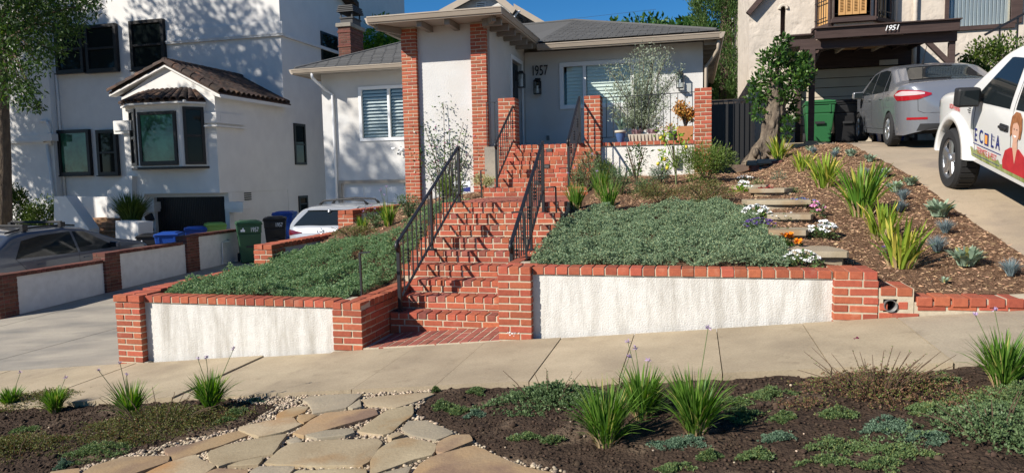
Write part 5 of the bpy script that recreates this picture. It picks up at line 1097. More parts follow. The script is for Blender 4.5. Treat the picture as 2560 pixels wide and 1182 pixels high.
for x in (.22, 1.30): m = MB(); m.bar((x, 17, gz), (x, 17, ga.z + .04), .05); m.build('gate_post', 'iron', GT)
m = MB(); m.bar((.2, 17, ga.z), (1.32, 17, ga.z + .03), .04); m.build('top_rail', 'iron', GT)
for i in range(9): x = .32 + i * .11; m = MB(); m.bar((x, 17, gz), (x, 17, ga.z), .014); m.build('gate_bar', 'iron', GT)
BW = thing('rear_wall', (.8, 22, 2), 'pale garden wall behind the black side gate', 'wall'); MB().box2(.2, 1.33, 22, 22.2, 1.4, aty(1830, 248, 22).z).build('wall_panel', 'cream_stucco', BW)
RW_ = thing('rubble_wall', aty(1910, 420, 14.2), 'low rubble stone and brick wall at the foot of the gnarled tree', 'wall')
for i, (px, py, w_, h_, mt) in enumerate(((1886, 408, .30, .10, 'step_stone'), (1915, 404, .34, .09, 'step_stone'), (1938, 412, .22, .16, 'brick_old'), (1885, 422, .16, .13, 'brick'), (1899, 426, .16, .12, 'step_stone'), (1916, 422, .18, .13, 'brick'), (1934, 428, .2, .12, 'step_stone'), (1892, 438, .2, .11, 'step_stone'), (1916, 437, .22, .11, 'brick'), (1938, 440, .2, .11, 'step_stone'))):
    p = aty(px, py, 14.2 + .08 * random.random()); m = MB(); m.obox(p, (w_ / 2, random.uniform(-.02, .02), 0), (0, .22, 0), (0, .01, h_ / 2)); m.build('stone', mt, RW_, bevel=.015)
for i, (py, w_) in enumerate(((444, .75), (434, .6))): p = aty(1852, py, 14.3 + i * .5); m = MB(); m.obox(p, (w_ / 2, 0, 0), (0, .25, 0), (0, 0, .06)); m.build('stone_step', 'step_stone', RW_, bevel=.015)
MB().box2(.45, 1.9, 14.55, 15.2, 1.2, 1.62).build('backing', 'mortar_dark', RW_)
# stepping stones climbing through the right bed
ZS = thing('garden_path', on(2000, 560, right_bed), 'flight of tan flagstone garden steps climbing from the front wall to the gate', 'steps')
z5 = lambda *P: [(1780 + x / 4.2225, 420 + y / 4.2225) for x, y in P]
for top, th in ((z5((1050, 1010), (1120, 985), (1400, 985), (1640, 1085), (1500, 1120), (1080, 1110)), .06), (z5((590, 755), (760, 748), (1240, 757), (1440, 857), (1440, 880), (960, 882), (870, 840)), .13), (z5((550, 577), (1060, 575), (1010, 655), (600, 652)), .13), (z5((560, 428), (800, 420), (1040, 420), (1072, 470), (1065, 492), (590, 490)), .12), (z5((300, 288), (620, 280), (960, 280), (1050, 332), (850, 340), (370, 337)), .14), (z5((390, 178), (850, 170), (870, 190), (780, 215), (400, 217)), .13), (z5((190, 152), (330, 140), (600, 132), (580, 172), (380, 180)), .09)):
    fr = max(top, key=lambda p: p[1]); cxp = sum(p[0] for p in top) / len(top); g_ = on(cxp, fr[1] + 1, lambda x, y: right_bed(x, y) + th * .8); zt = g_.z; YF = g_.y; pts = []
    for px, py in top:
        v = ray(px, py); s_ = .12; t_ = (CAM.z - zt + s_ * YF) / (s_ * v.y - v.z); p = CAM + v * t_; p.y = min(p.y, YF + .60); p.z = 0; pts.append(p)
    c = sum(pts, Vector()) / len(pts); out = []
    for i in range(len(pts)):
        a, b = pts[i], pts[(i + 1) % len(pts)]
        for k in range(5): p = a.lerp(b, (k + .2) / 5); out.append(p + Vector((NZ.noise(p * 9), NZ.noise(p * 9 + Vector((5, 5, 5))), 0)) * .016)
    c = sum(out, Vector()) / len(out); m = MB(); n = len(out)
    rings = [[Vector((p.x, p.y, zt - .055)) for p in out], [Vector((p.x, p.y, zt - .006)) for p in out], [Vector((c.x + (p.x - c.x) * .985, c.y + (p.y - c.y) * .985, zt)) for p in out]]
    m.add([p for r_ in rings for p in r_], [(k * n + i, k * n + (i + 1) % n, (k + 1) * n + (i + 1) % n, (k + 1) * n + i) for k in range(2) for i in range(n)] + [tuple(range(2 * n, 3 * n)), tuple(range(n))[::-1]]); smooth_angle(m.build('tread_stone', 'step_stone', ZS), 35)
    if th > .1:
        m = MB(); y0 = min(p.y for p in out); xs_ = [p.x for p in out if p.y < y0 + .22]; m.hexa([(min(xs_) + .06, y0 + .05, zt - .3), (max(xs_) - .04, y0 + .06, zt - .3), (max(xs_) - .04, y0 + .3, zt - .3), (min(xs_) + .06, y0 + .3, zt - .3)], [(min(xs_) + .06, y0 + .05, zt - .06), (max(xs_) - .04, y0 + .06, zt - .06), (max(xs_) - .04, y0 + .3, zt - .06), (min(xs_) + .06, y0 + .3, zt - .06)]); m.build('riser_stone', 'step_stone', ZS, bevel=.012)
# ================================================================ VEHICLES AND BINS
from mathutils.geometry import tessellate_polygon
class Car:
    """body lofted along its length (s from the rear); local axes: x lateral, y forward, z up, root on the ground at mid length"""
    def __init__(c, name, label, L, Wd, top, sill, wheels, arch, belt, roof, tumble, paint, rc=.09, p=14, tuck=.06, group=None, crown=.025, bump_z=.35):
        c.root = thing(name, (0, 0, 0), label, 'car' if 'pickup' not in name else 'pickup truck', group); c.L, c.W = L, Wd
        tp = np.array(top, float); seg = np.r_[0, np.cumsum(np.hypot(np.diff(tp[:, 0]), np.diff(tp[:, 1])))]
        k = np.linspace(0, seg[-1], 90); ss = np.interp(k, seg, tp[:, 0]); es = [.004, .012, .025, .05, .09, .14]
        ss = list(ss) + es + [L - e for e in es]
        for w_ in wheels: ss += list(np.linspace(w_ - arch, w_ + arch, 19)) + [w_ - arch - .004, w_ + arch + .004]
        ss = np.array(sorted({round(float(s), 4) for s in ss if .003 < s < L - .003}))
        sm = lambda s: float(np.mean([np.interp(s + d, tp[:, 0], tp[:, 1]) for d in (-.05, -.03, -.015, 0, .015, .03, .05)]))
        rows = []; c.bot = []
        for s in ss:
            zt = sm(s); t = abs(2 * s / L - 1); hw = Wd / 2 * max(.02, 1 - t ** p) ** .42
            e = min(s, L - s); zb = sill + (max(0, .35 - e) / .35) ** 2 * (bump_z - .12) * .5
            for w_ in wheels:
                if abs(s - w_) < arch: zb = max(zb, c_r(arch, s - w_) + arch * .80)
            def side(z):
                if z < belt: q = (belt - z) / (belt - sill); return hw * (1 - tuck * q * q)
                return hw * (1 - tumble * ((z - belt) / (roof - belt)) ** 1.15)
            r_ = min(rc, max(.02, (zt - zb) * .4)); zc = zt - r_; zb = min(zb, zc - .02); ring = []
            for q in np.linspace(0, 1, 14): z = zb + (zc - zb) * q; ring.append((side(z), z))
            ry = min(.16, side(zc) * .35)
            for a in np.linspace(0, math.pi / 2, 7)[1:]: ring.append((side(zc) - ry * (1 - math.cos(a)), zc + r_ * math.sin(a)))
            yq = side(zc) - ry
            for q in np.linspace(1, 0, 7)[1:]: ring.append((yq * q, zt + crown * (1 - q * q) * min(1, hw / (Wd * .4))))
            full = [(x, s - L / 2, z) for x, z in ring] + [(-x, s - L / 2, z) for x, z in ring[-2::-1]]; rows.append(full)
        V = np.array(rows); n, k, _ = V.shape; i = np.arange(n * k).reshape(n, k)
        f = np.stack([i[:-1, :-1], i[:-1, 1:], i[1:, 1:], i[1:, :-1]], 2).reshape(-1, 4).tolist()
        m = MB(); m.add(V.reshape(-1, 3), f); o0 = list(i[0]); o1 = list(i[-1]); m.f += [tuple(o0), tuple(o1[::-1])]; m.mi += [0, 0]
        c.body = m.build('body', paint, c.root); smooth_angle(c.body, 38)
        c.bvh = BVHTree.FromPolygons([tuple(v) for v in V.reshape(-1, 3)], [tuple(q) for q in f] + [tuple(o0), tuple(o1)])
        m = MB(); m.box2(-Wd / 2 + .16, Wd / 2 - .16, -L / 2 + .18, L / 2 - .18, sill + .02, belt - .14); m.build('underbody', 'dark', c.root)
    def hit(c, d, a, b, off=.004):
        if d in ('PL', 'PR'):
            sg = -1 if d == 'PL' else 1; t = math.radians(a); v = Vector((-sg * math.sin(t), math.cos(t), 0)); o = Vector((sg * .45, .55 - c.L / 2, b)) - v * 4; h = c.bvh.ray_cast(o, v)
            return None if h[0] is None else h[0] - v * off
        o, v = {'L': ((-6, a - c.L / 2, b), (1, 0, 0)), 'R': ((6, a - c.L / 2, b), (-1, 0, 0)), 'B': ((a, -8, b), (0, 1, 0)), 'F': ((a, 8, b), (0, -1, 0)), 'T': ((a, b - c.L / 2, 6), (0, 0, -1))}[d]
        h = c.bvh.ray_cast(Vector(o), Vector(v))
        if h[0] is None: return None
        n_ = h[1]; n_ = -n_ if n_.dot(Vector(v)) > 0 else n_; return h[0] + n_ * off
    def patch(c, name, d, bot, topl, mat, M_=16, K=8, off=.004, parent=None):
        def res(P, n):
            P = np.array(P, float); s = np.r_[0, np.cumsum(np.hypot(*np.diff(P, axis=0).T))]; t = np.linspace(0, s[-1], n); return np.stack([np.interp(t, s, P[:, 0]), np.interp(t, s, P[:, 1])], 1)
        A, B_ = res(bot, M_), res(topl, M_); m = MB(); vs = []; last = None
        for j in range(K):
            for i in range(M_):
                q = A[i] + (B_[i] - A[i]) * j / (K - 1); vs.append(c.hit(d, q[0], q[1], off))
        good = [(k, h) for k, h in enumerate(vs) if h is not None]
        if not good: return None
        vs = [h if h is not None else min(good, key=lambda g_: abs(g_[0] - k))[1] for k, h in enumerate(vs)]
        m.add(vs, [(j * M_ + i, j * M_ + i + 1, (j + 1) * M_ + i + 1, (j + 1) * M_ + i) for j in range(K - 1) for i in range(M_ - 1)])
        return smooth_angle(m.build(name, mat, parent or c.root), 60)
    def line(c, name, d, pts, r=.004, mat='dark', parent=None):
        P = []; 
        for (a, b), (a2, b2) in zip(pts[:-1], pts[1:]):
            for q in np.linspace(0, 1, 9): h = c.hit(d, a + (a2 - a) * q, b + (b2 - b) * q, .0); P.append(h) if h else None
        m = MB(); m.tube(P, r, 4); return m.build(name, mat, parent or c.root)
    def decal(c, name, d, poly, mat, parent=None, off=.005):
        m = MB(); vs = [c.hit(d, a, b, off) for a, b in poly]; m.add(vs, [tuple(t) for t in tessellate_polygon([[Vector((a, b, 0)) for a, b in poly]])]); return m.build(name, mat, parent or c.root)
    def label(c, name, s, d, at, size, ang, mat, sx=1, shear=0, bold=0, parent=None):
        me = textmesh(s, size, shear, 0, 1, bold); me.name = name; sg = -1 if d == 'L' else 1
        for v in me.vertices:
            u, w_ = v.co.x * sx, v.co.y; u, w_ = u * math.cos(ang) - w_ * math.sin(ang), u * math.sin(ang) + w_ * math.cos(ang); v.co = c.hit(d, at[0] + sg * u, at[1] + w_, .006)
        me.materials.clear(); return link(name, me, mat, parent or c.root)
    def wheel(c, s, side, r, wd, mat='alloy', spokes=7, inset=.02, tx=None, style=0):
        x = side * ((tx or c.W / 2 - inset) - wd / 2); y = s - c.L / 2; pr = [(r * .64, -wd / 2 + .02), (r * .70, -wd / 2), (r * .93, -wd / 2), (r, -wd * .36), (r, wd * .36), (r * .93, wd / 2), (r * .70, wd / 2), (r * .64, wd / 2 - .02)]
        m = MB(); m.lathe(pr, (x, y, r), 32, 'x', cap=False); 
        for k in range(32): a = 2 * math.pi * k / 32; m.obox((x, y + math.cos(a) * r * 1.0, r + math.sin(a) * r * 1.0), (wd * .33, 0, 0), Vector((0, math.cos(a), math.sin(a))) * .006, Vector((0, -math.sin(a), math.cos(a))) * r * .07)
        o = m.build('wheel', 'rubber', c.root); smooth_angle(o, 35)
        xo = x + side * (wd / 2 - .035); m = MB(); m.lathe([(r * .66, xo + side * .02), (r * .62, xo + side * .022), (r * .58, xo - side * .02), (r * .30, xo - side * .05), (.001, xo - side * .05)], (0, y, r), 28, 'x', cap=False); rim = m.build('rim', 'trim_black' if style != 2 else mat, o, True)
        m = MB()
        m.lathe([(r * .645, xo + side * .024), (r * .59, xo + side * .015), (r * .585, xo - side * .03)], (0, y, r), 28, 'x', cap=False)
        for k in range(spokes):
            a = 2 * math.pi * (k + .25) / spokes; d_ = Vector((0, math.cos(a), math.sin(a))); t_ = Vector((0, -math.sin(a), math.cos(a))); w0, w1 = (r * .11, r * .075) if spokes > 5 else (r * .17, r * .15)
            p, q = Vector((xo + side * .004, y, r)) + d_ * r * .12, Vector((xo + side * .012, y, r)) + d_ * r * .61; X = Vector((side * .012, 0, 0))
            m.hexa([p - t_ * w0 - X, p + t_ * w0 - X, q + t_ * w1 - X, q - t_ * w1 - X], [p - t_ * w0 * .8 + X, p + t_ * w0 * .8 + X, q + t_ * w1 * .7 + X, q - t_ * w1 * .7 + X])
        m.build('spokes', mat, o, bevel=.004); m = MB(); m.lathe([(r * .19, xo + side * .008), (r * .17, xo + side * .03), (r * .08, xo + side * .036), (.001, xo + side * .036)], (0, y, r), 16, 'x', cap=False); m.build('hub_cap', mat, o, True); return o
    def mirror(c, side, s, z, mat, w_=.20, h=.15, out=.20):
        x = side * (c.W / 2 - .02); y = s - c.L / 2; m = MB(); m.obox((x + side * out * .62, y, z), (w_ * .5, 0, 0), (0, .075, 0), (0, 0, h / 2)); o = m.build('mirror', mat, c.root, bevel=.035, seg=3); smooth_angle(o, 60)
        m = MB(); m.obox((x + side * out * .62, y - .078, z), (w_ * .40, 0, 0), (0, .003, 0), (0, 0, h * .38)); m.build('mirror_glass', 'car_glass', o, bevel=.001)
        m = MB(); m.bar((x - side * .06, y + .02, z - .04), (x + side * .06, y, z - .03), .05, .04); m.build('mirror_arm', 'trim_black', o); return o
    def handle(c, d, s, z, mat='chrome', L=.17):
        a = c.hit(d, s, z, .012); m = MB(); m.obox(a, (.010, 0, 0), (0, L / 2, 0), (0, 0, .015)); return m.build('door_handle', mat, c.root, bevel=.006)
    def place(c, x, y, fn, pitch=None, rz=0):
        if pitch is None: pitch = math.atan2(fn(x, y + 1.2) - fn(x, y - 1.2), 2.4)
        c.root.location = (x, y, fn(x, y)); c.root.rotation_euler = (pitch, 0, rz)
def c_r(R_, d): return math.sqrt(max(0, R_ * R_ - d * d)) * 1.0

# silver sedan seen from behind
c = Car('parked_car', 'silver sedan parked nose first under the carport', 4.42, 1.72, [(0, .50), (.015, .74), (.05, .93), (.10, 1.04), (.18, 1.10), (.60, 1.13), (.74, 1.15), (1.35, 1.41), (1.75, 1.475), (2.3, 1.475), (2.7, 1.42), (3.38, 1.07), (3.75, 1.00), (4.15, .88), (4.33, .74), (4.42, .5)], .20, (.98, 3.47), .355, .93, 1.475, .20, 'silver_paint', rc=.085)
c.patch('rear_window', 'T', [(-.60, .70), (0, .64), (.60, .70)], [(-.50, 1.34), (0, 1.36), (.50, 1.34)], 'car_glass', 20, 10)
for d in 'LR':
    c.patch('window', d, [(2.32, .965), (3.12, .965)], [(2.30, 1.385), (2.62, 1.345), (3.12, 1.0)], 'car_glass'); c.patch('window', d, [(1.42, .985), (2.26, .965)], [(1.40, 1.36), (1.75, 1.40), (2.24, 1.388)], 'car_glass'); c.patch('quarter_window', d, [(1.07, 1.0), (1.36, .988)], [(1.16, 1.20), (1.34, 1.335)], 'car_glass')
    c.line('door_seam', d, [(2.28, .98), (2.28, .32)]); c.line('door_seam', d, [(1.40, .98), (1.36, .75), (1.30, .62)]); c.line('door_seam', d, [(3.2, .95), (3.16, .40), (3.05, .30)]); c.line('sill_seam', d, [(1.36, .30), (3.05, .30)])
    c.handle(d, 2.42, .86, 'silver_paint'); c.handle(d, 1.55, .87, 'silver_paint')
    sg = -1 if d == 'L' else 1
    for s in (.98, 3.47): c.wheel(s, sg, .305, .195, spokes=9, inset=-.005)
    c.mirror(sg, 3.05, .97, 'silver_paint')
    o = c.patch('tail_light', 'P' + d, [(-4, .885), (18, .815), (45, .80), (75, .805), (98, .885)], [(-4, .915), (18, .965), (45, .985), (75, .985), (98, .905)], 'red_lens', 40, 14, .010); c.patch('clear_lens', 'P' + d, [(8, .90), (25, .888), (55, .885), (85, .895)], [(8, .93), (25, .955), (55, .966), (85, .92)], 'clear_lens', 34, 8, .015, o)
for sg in (-1, 1):
    c.patch('reflector', 'B', [(sg * .74, .47), (sg * .46, .47)], [(sg * .74, .51), (sg * .46, .51)], 'red_lens', 8, 4, .008)
c.patch('lower_valance', 'B', [(-.62, .24), (.62, .24)], [(-.56, .40), (.56, .40)], 'trim_black', 16, 5, .008); c.line('boot_seam', 'B', [(-.62, .96), (-.60, .62), (-.52, .58), (.52, .58), (.60, .62), (.62, .96)])
c.line('fuel_door', 'R', [(.95, .80), (1.10, .80), (1.10, .95), (.95, .95), (.95, .80)], .003); c.line('fuel_door', 'L', [(.98, .82), (1.10, .82), (1.10, .93), (.98, .93), (.98, .82)], .003)
h = c.hit('T', -.15, 1.62, 0); m = MB(); m.tube([h, h + Vector((.0, -.06, .10)), h + Vector((0, -.22, .34))], [.03, .008, .004], 6); m.build('antenna', 'trim_black', c.root)
c.place(4.33, 15.85, lambda x, y: rz_(2.9, y))

# white company pickup
c = Car('pickup_truck', 'white pickup truck with pest control lettering parked on the sloping driveway', 5.35, 1.86, [(0, .6), (.03, 1.05), (.10, 1.16), (1.5, 1.19), (1.62, 1.20), (1.72, 1.55), (1.85, 1.75), (2.1, 1.80), (3.05, 1.80), (3.3, 1.72), (4.02, 1.24), (4.3, 1.20), (4.95, 1.12), (5.15, 1.02), (5.28, .85), (5.35, .6)], .46, (1.05, 4.27), .475, 1.14, 1.80, .17, 'white_paint', rc=.10, p=16, tuck=.05, bump_z=.5)
MATS['truck_white'] = MATS['white_paint']
for d in 'LR':
    c.patch('window', d, [(2.72, 1.17), (3.66, 1.15)], [(2.76, 1.665), (3.10, 1.66), (3.60, 1.24)], 'car_glass', 18, 8); c.patch('window', d, [(1.98, 1.19), (2.58, 1.18)], [(2.02, 1.60), (2.62, 1.66)], 'car_glass', 14, 8)
    c.patch('window_frame', d, [(3.62, 1.15), (3.80, 1.15)], [(3.58, 1.28), (3.66, 1.25)], 'trim_black', 6, 4, .006)
    c.line('door_seam', d, [(3.62, 1.12), (3.66, .90), (3.60, .58)]); c.line('door_seam', d, [(2.65, 1.70), (2.62, 1.1), (2.62, .56)], .004); c.line('sill_seam', d, [(2.62, .55), (3.6, .55)]); c.line('door_seam', d, [(1.78, 1.5), (1.80, .56)])
    sg = -1 if d == 'L' else 1
    c.wheel(4.27, sg, .372, .25, spokes=5, inset=-.03, style=1); c.wheel(1.05, sg, .372, .25, spokes=5, inset=-.03, style=1)
    m = MB(); yw = 4.27 - c.L / 2; nf_ = 20; vs = []
    for k in range(nf_ + 1):
        a = math.pi * (k / nf_ * 1.16 - .08); cy_, cz_ = math.cos(a), math.sin(a)
        vs += [(sg * (c.W / 2 - .06 + dx), yw + cy_ * rr, max(.40 if cy_ > 0 else .46, .385 + cz_ * rr)) for dx, rr in ((0, .462), (.085, .462), (.10, .475), (.10, .53), (.075, .565), (0, .60))]
    m.add(vs, [(k * 6 + j, k * 6 + j + 1, k * 6 + j + 7, k * 6 + j + 6) for k in range(nf_) for j in range(5)])
    smooth_angle(m.build('fender_flare', 'white_paint', c.root), 50); c.mirror(sg, 3.46, 1.22, 'trim_black', .23, .21, .28)
    a = c.hit(d, 2.80, .97, .0); m = MB(); m.obox(a, (.012, 0, 0), (0, .11, 0), (0, 0, .035)); o = m.build('handle_cup', 'trim_black', c.root, bevel=.01); m = MB(); m.obox(a + Vector((sg * .02, .0, .0)), (.012, 0, 0), (0, .09, 0), (0, 0, .014)); m.build('door_handle', 'trim_black', c.root, bevel=.006)
    c.patch('headlight', d, [(5.02, .90), (5.22, .90)], [(4.96, 1.02), (5.16, .98)], 'clear_lens', 8, 5, .008)
c.patch('windscreen', 'T', [(-.66, 3.40), (.66, 3.40)], [(-.70, 3.92), (.70, 3.92)], 'car_glass', 16, 8)
# lettering and pictures on the left side (front is to the left when seen)
Z_A = -.05
for i, (ch, s) in enumerate((('E', 3.56), ('C', 3.40), ('L', 3.08), ('A', 2.93))): c.label('letter', ch, 'L', (s, .775 + .004 * i), .205, 0, 'navy', .78, 0, .004)
c.decal('letter_o', 'L', [(3.30, .71), (3.185, .71), (3.185, .845), (3.30, .845)], 'navy'); c.decal('letter_o_center', 'L', [(3.278, .730), (3.207, .730), (3.207, .825), (3.278, .825)], 'orange_print', off=.008)
c.label('small_print', 'Since', 'L', (3.05, .84), .035, 0, 'navy'); c.label('small_print', '1960', 'L', (3.05, .805), .035, 0, 'navy')
c.label('lettering', 'TERMITE & PEST', 'L', (3.24, .615), .100, 0, 'red_print', .80, .12, .0)
c.decal('stripe', 'L', [(3.64, .674), (2.84, .674), (2.84, .684), (3.64, .684)], 'navy'); c.decal('stripe', 'L', [(3.64, .548), (2.88, .548), (2.88, .556), (3.64, .556)], 'navy')
c.label('lettering', 'NOW HIRING', 'L', (4.30, 1.00), .085, .0, 'red_print', .70, .2, .0015)
for i in range(4): c.decal('licence_print', 'L', [(3.86 - .03 * (i % 2), 1.07 - i * .024), (3.76, 1.07 - i * .024), (3.76, 1.082 - i * .024), (3.86 - .03 * (i % 2), 1.082 - i * .024)], 'charcoal')
MATS['grass_print'] = mk('grass_print', (.16, .22, .05), (.36, .36, .16), 18, .6, stretch=(1, 1, .3)); MATS['skin_print'] = mk('skin_print', (.62, .36, .25), rough=.6); MATS['hair_print'] = mk('hair_print', (.36, .15, .06), (.22, .08, .03), 20, .6); MATS['jacket_print'] = mk('jacket_print', (.50, .028, .035), (.38, .02, .028), 9, .6)
gp = [(3.78, .52), (3.78, .60)]; 
for k in range(40): s = 3.75 - k * .052; gp.append((s, .62 - .0012 * k - .012 * (k % 2) + .018 * math.sin(k * 1.7)))
gp += [(1.68, .50)]; c.decal('grass_picture', 'L', gp, 'grass_print')
def fig(name, pts, mat, off, s0=2.50, z0=.55, sc=.98): return c.decal(name, 'L', [(s0 - x * sc, z0 + y * sc) for x, y in pts], mat, off=off)
fig('woman_picture_jacket', [(-.30, .0), (.30, .0), (.31, .12), (.22, .22), (.10, .27), (.06, .26), (-.06, .26), (-.12, .25), (-.24, .20), (-.31, .08)], 'jacket_print', .007)
fig('woman_picture_neck', [(-.06, .27), (.0, .10), (.06, .27), (.05, .36), (-.05, .36)], 'skin_print', .008)
ell = lambda cx, cy, a, b, n=20: [(cx + a * math.cos(2 * math.pi * k / n), cy + b * math.sin(2 * math.pi * k / n)) for k in range(n)]
fig('woman_picture_hair', [(-.13, .36), (-.145, .46), (-.12, .57), (-.05, .625), (.05, .625), (.12, .58), (.14, .48), (.12, .38), (.09, .36), (.0, .50)], 'hair_print', .0075)
fig('woman_picture_face', ell(0, .435, .082, .115), 'skin_print', .009); fig('woman_picture_fringe', [(-.09, .50), (-.07, .56), (.03, .60), (.09, .54), (.085, .49), (.02, .53)], 'hair_print', .011)
fig('woman_picture_smile', [(-.035, .385), (.0, .37), (.035, .385), (.03, .395), (-.03, .395)], 'white_print', .011)
for x in (-.032, .032): fig('woman_picture_eye', ell(x, .455, .013, .007, 8), 'trim_black', .011)
c.label('signature', 'Termite Lady', 'L', (2.53, .635), .10, .08, 'white_print', .75, .45)
c.place(4.03, 8.50, lambda x, y: rz_(2.9, y))

# white hatchback SUV in front of the garage
c = Car('parked_suv', 'white SUV with dark rear window and roof bars parked by the garage', 4.36, 1.84, [(0, .6), (.02, .86), (.06, 1.05), (.10, 1.13), (.17, 1.19), (.56, 1.46), (.66, 1.52), (1.1, 1.58), (2.0, 1.60), (2.6, 1.52), (3.3, 1.18), (3.6, 1.10), (4.1, .95), (4.28, .8), (4.36, .55)], .24, (.92, 3.55), .39, 1.06, 1.60, .20, 'pearl_paint', rc=.085, p=16)
c.patch('rear_window', 'T', [(-.69, .15), (0, .13), (.69, .15)], [(-.56, .585), (0, .60), (.56, .585)], 'car_glass', 22, 10)
for d in 'LR':
    c.patch('window', d, [(2.02, 1.06), (2.95, 1.06)], [(2.0, 1.52), (2.4, 1.50), (2.95, 1.20)], 'car_glass'); c.patch('window', d, [(.75, 1.12), (1.95, 1.06)], [(.95, 1.40), (1.35, 1.50), (1.93, 1.53)], 'car_glass'); sg = -1 if d == 'L' else 1
    for s in (.92, 3.55): c.wheel(s, sg, .35, .22, inset=-.005)
    c.patch('tail_light', 'P' + d, [(0, 1.02), (40, .965), (95, 1.0)], [(0, 1.05), (40, 1.095), (95, 1.045)], 'dark_red', 30, 8, .01); c.mirror(sg, 2.9, 1.08, 'pearl_paint')
for s in (1.15, 1.75):
    h = [c.hit('T', x, s, 0) for x in (-.60, -.5, 0, .5, .60)]; m = MB(); m.tube([h[0], h[1] + Vector((0, 0, .085)), h[2] + Vector((0, 0, .10)), h[3] + Vector((0, 0, .085)), h[4]], [.035, .022, .022, .022, .035], 8); m.build('roof_bar', 'trim_black', c.root, True)
a = c.hit('B', 0, 1.06, .01); m = MB(); m.tube([a + Vector((.075 * math.cos(t), 0, .058 * math.sin(t))) for t in [2 * math.pi * k / 18 for k in range(19)]], .008, 6, False); m.tube([a + Vector((x, -.004, z)) for x, z in ((-.07, .02), (-.03, .012), (0, -.02), (.03, .012), (.07, .02))], .007, 6); m.build('emblem', 'chrome', c.root, True)
m = c.patch('number_plate', 'B', [(-.16, .80), (.16, .80)], [(-.16, .92), (.16, .92)], 'trim_black', 8, 4, .012); c.line('tailgate_seam', 'B', [(-.80, 1.0), (.80, 1.0)], .003); c.patch('plate_recess', 'B', [(-.42, .76), (.42, .76)], [(-.36, .94), (.36, .94)], 'pearl_paint', 10, 5, .006); c.line('recess_edge', 'B', [(-.48, .78), (-.36, .955), (.36, .955), (.48, .78)], .007, 'alloy')
m = MB(); h = c.hit('T', 0, .50, .0); m.obox(h + Vector((0, .02, .03)), (.02, 0, 0), (0, .07, 0), (0, .01, .03)); m.build('shark_fin', 'pearl_paint', c.root, bevel=.01)
c.patch('spoiler', 'T', [(-.60, .56), (0, .54), (.60, .56)], [(-.58, .78), (0, .78), (.58, .78)], 'pearl_paint', 16, 5, .025)
c.place(aty(797, 577, 13.6).x, 13.6 + 2.18, lambda x, y: dz_(-8, y))

# gray-blue crossover beyond the boundary wall
c = Car('parked_crossover', 'gray blue crossover with roof rails parked behind the brick and stucco wall', 4.64, 1.89, [(0, .6), (.02, .85), (.06, 1.02), (.2, 1.12), (.42, 1.28), (.85, 1.54), (1.2, 1.60), (2.1, 1.61), (2.6, 1.55), (3.5, 1.20), (3.9, 1.13), (4.35, 1.02), (4.56, .85), (4.64, .55)], .22, (.80, 3.80), .40, 1.0, 1.61, .22, 'gray_paint', rc=.085, p=16)
for d in 'LR':
    c.patch('window', d, [(.80, 1.08), (2.28, 1.03)], [(1.05, 1.42), (1.5, 1.48), (2.24, 1.49)], 'car_glass', 18, 8); c.patch('window', d, [(2.34, 1.03), (3.28, 1.02)], [(2.30, 1.49), (2.6, 1.46), (3.22, 1.10)], 'car_glass', 18, 8); sg = -1 if d == 'L' else 1
    for s in (.80, 3.80): c.wheel(s, sg, .36, .22, inset=-.005)
    c.line('door_seam', d, [(2.30, 1.02), (2.32, .40)]); c.line('door_seam', d, [(.80, 1.08), (1.0, .85), (1.25, .70), (1.4, .45)]); c.line('door_seam', d, [(3.42, 1.0), (3.45, .6), (3.3, .40)]); c.line('crease', d, [(1.2, .84), (2.3, .92)], .004, 'gray_paint'); c.handle(d, 2.5, .90, 'gray_paint'); c.handle(d, 1.35, .90, 'gray_paint'); c.mirror(sg, 3.22, 1.10, 'gray_paint', .2, .14)
    m = MB(); yw = [s - c.L / 2 for s in (.80, 3.80)]
    for y in yw:
        for k in range(12): a = math.pi * k / 12; m.bar((sg * .945, y + math.cos(a) * .42, .36 + math.sin(a) * .42), (sg * .945, y + math.cos(a + .27) * .42, .36 + math.sin(a + .27) * .42), .06, .03, up=(1, 0, 0))
    m.build('wheel_arch_trim', 'charcoal', c.root)
    P = [c.hit('T', sg * .60, s, .04) for s in (.9, 1.3, 1.8, 2.3, 2.55)]; m = MB(); m.tube(P, .022, 6); m.build('roof_rail', 'trim_black', c.root, True)
for s in (1.25, 2.15): a, b = c.hit('T', -.66, s, .11), c.hit('T', .66, s, .11); m = MB(); m.tube([a, b], .03, 6); m.obox(a - Vector((0, 0, .05)), (.04, 0, 0), (0, .06, 0), (0, 0, .05)); m.obox(b - Vector((0, 0, .05)), (.04, 0, 0), (0, .06, 0), (0, 0, .05)); m.build('roof_bar', 'trim_black', c.root)
c.patch('tail_light', 'R', [(.05, .92), (.30, .92)], [(.05, 1.0), (.26, 1.0)], 'dark_red', 8, 4, .008); c.patch('bonnet_panel', 'T', [(-.6, 3.6), (.6, 3.6)], [(-.55, 4.2), (.55, 4.2)], 'gray_paint', 8, 4, .006)  # slightly raised bonnet panel in the same body paint
c.place(-14.05, 12.75, lambda x, y: nz_(-13.5, y))

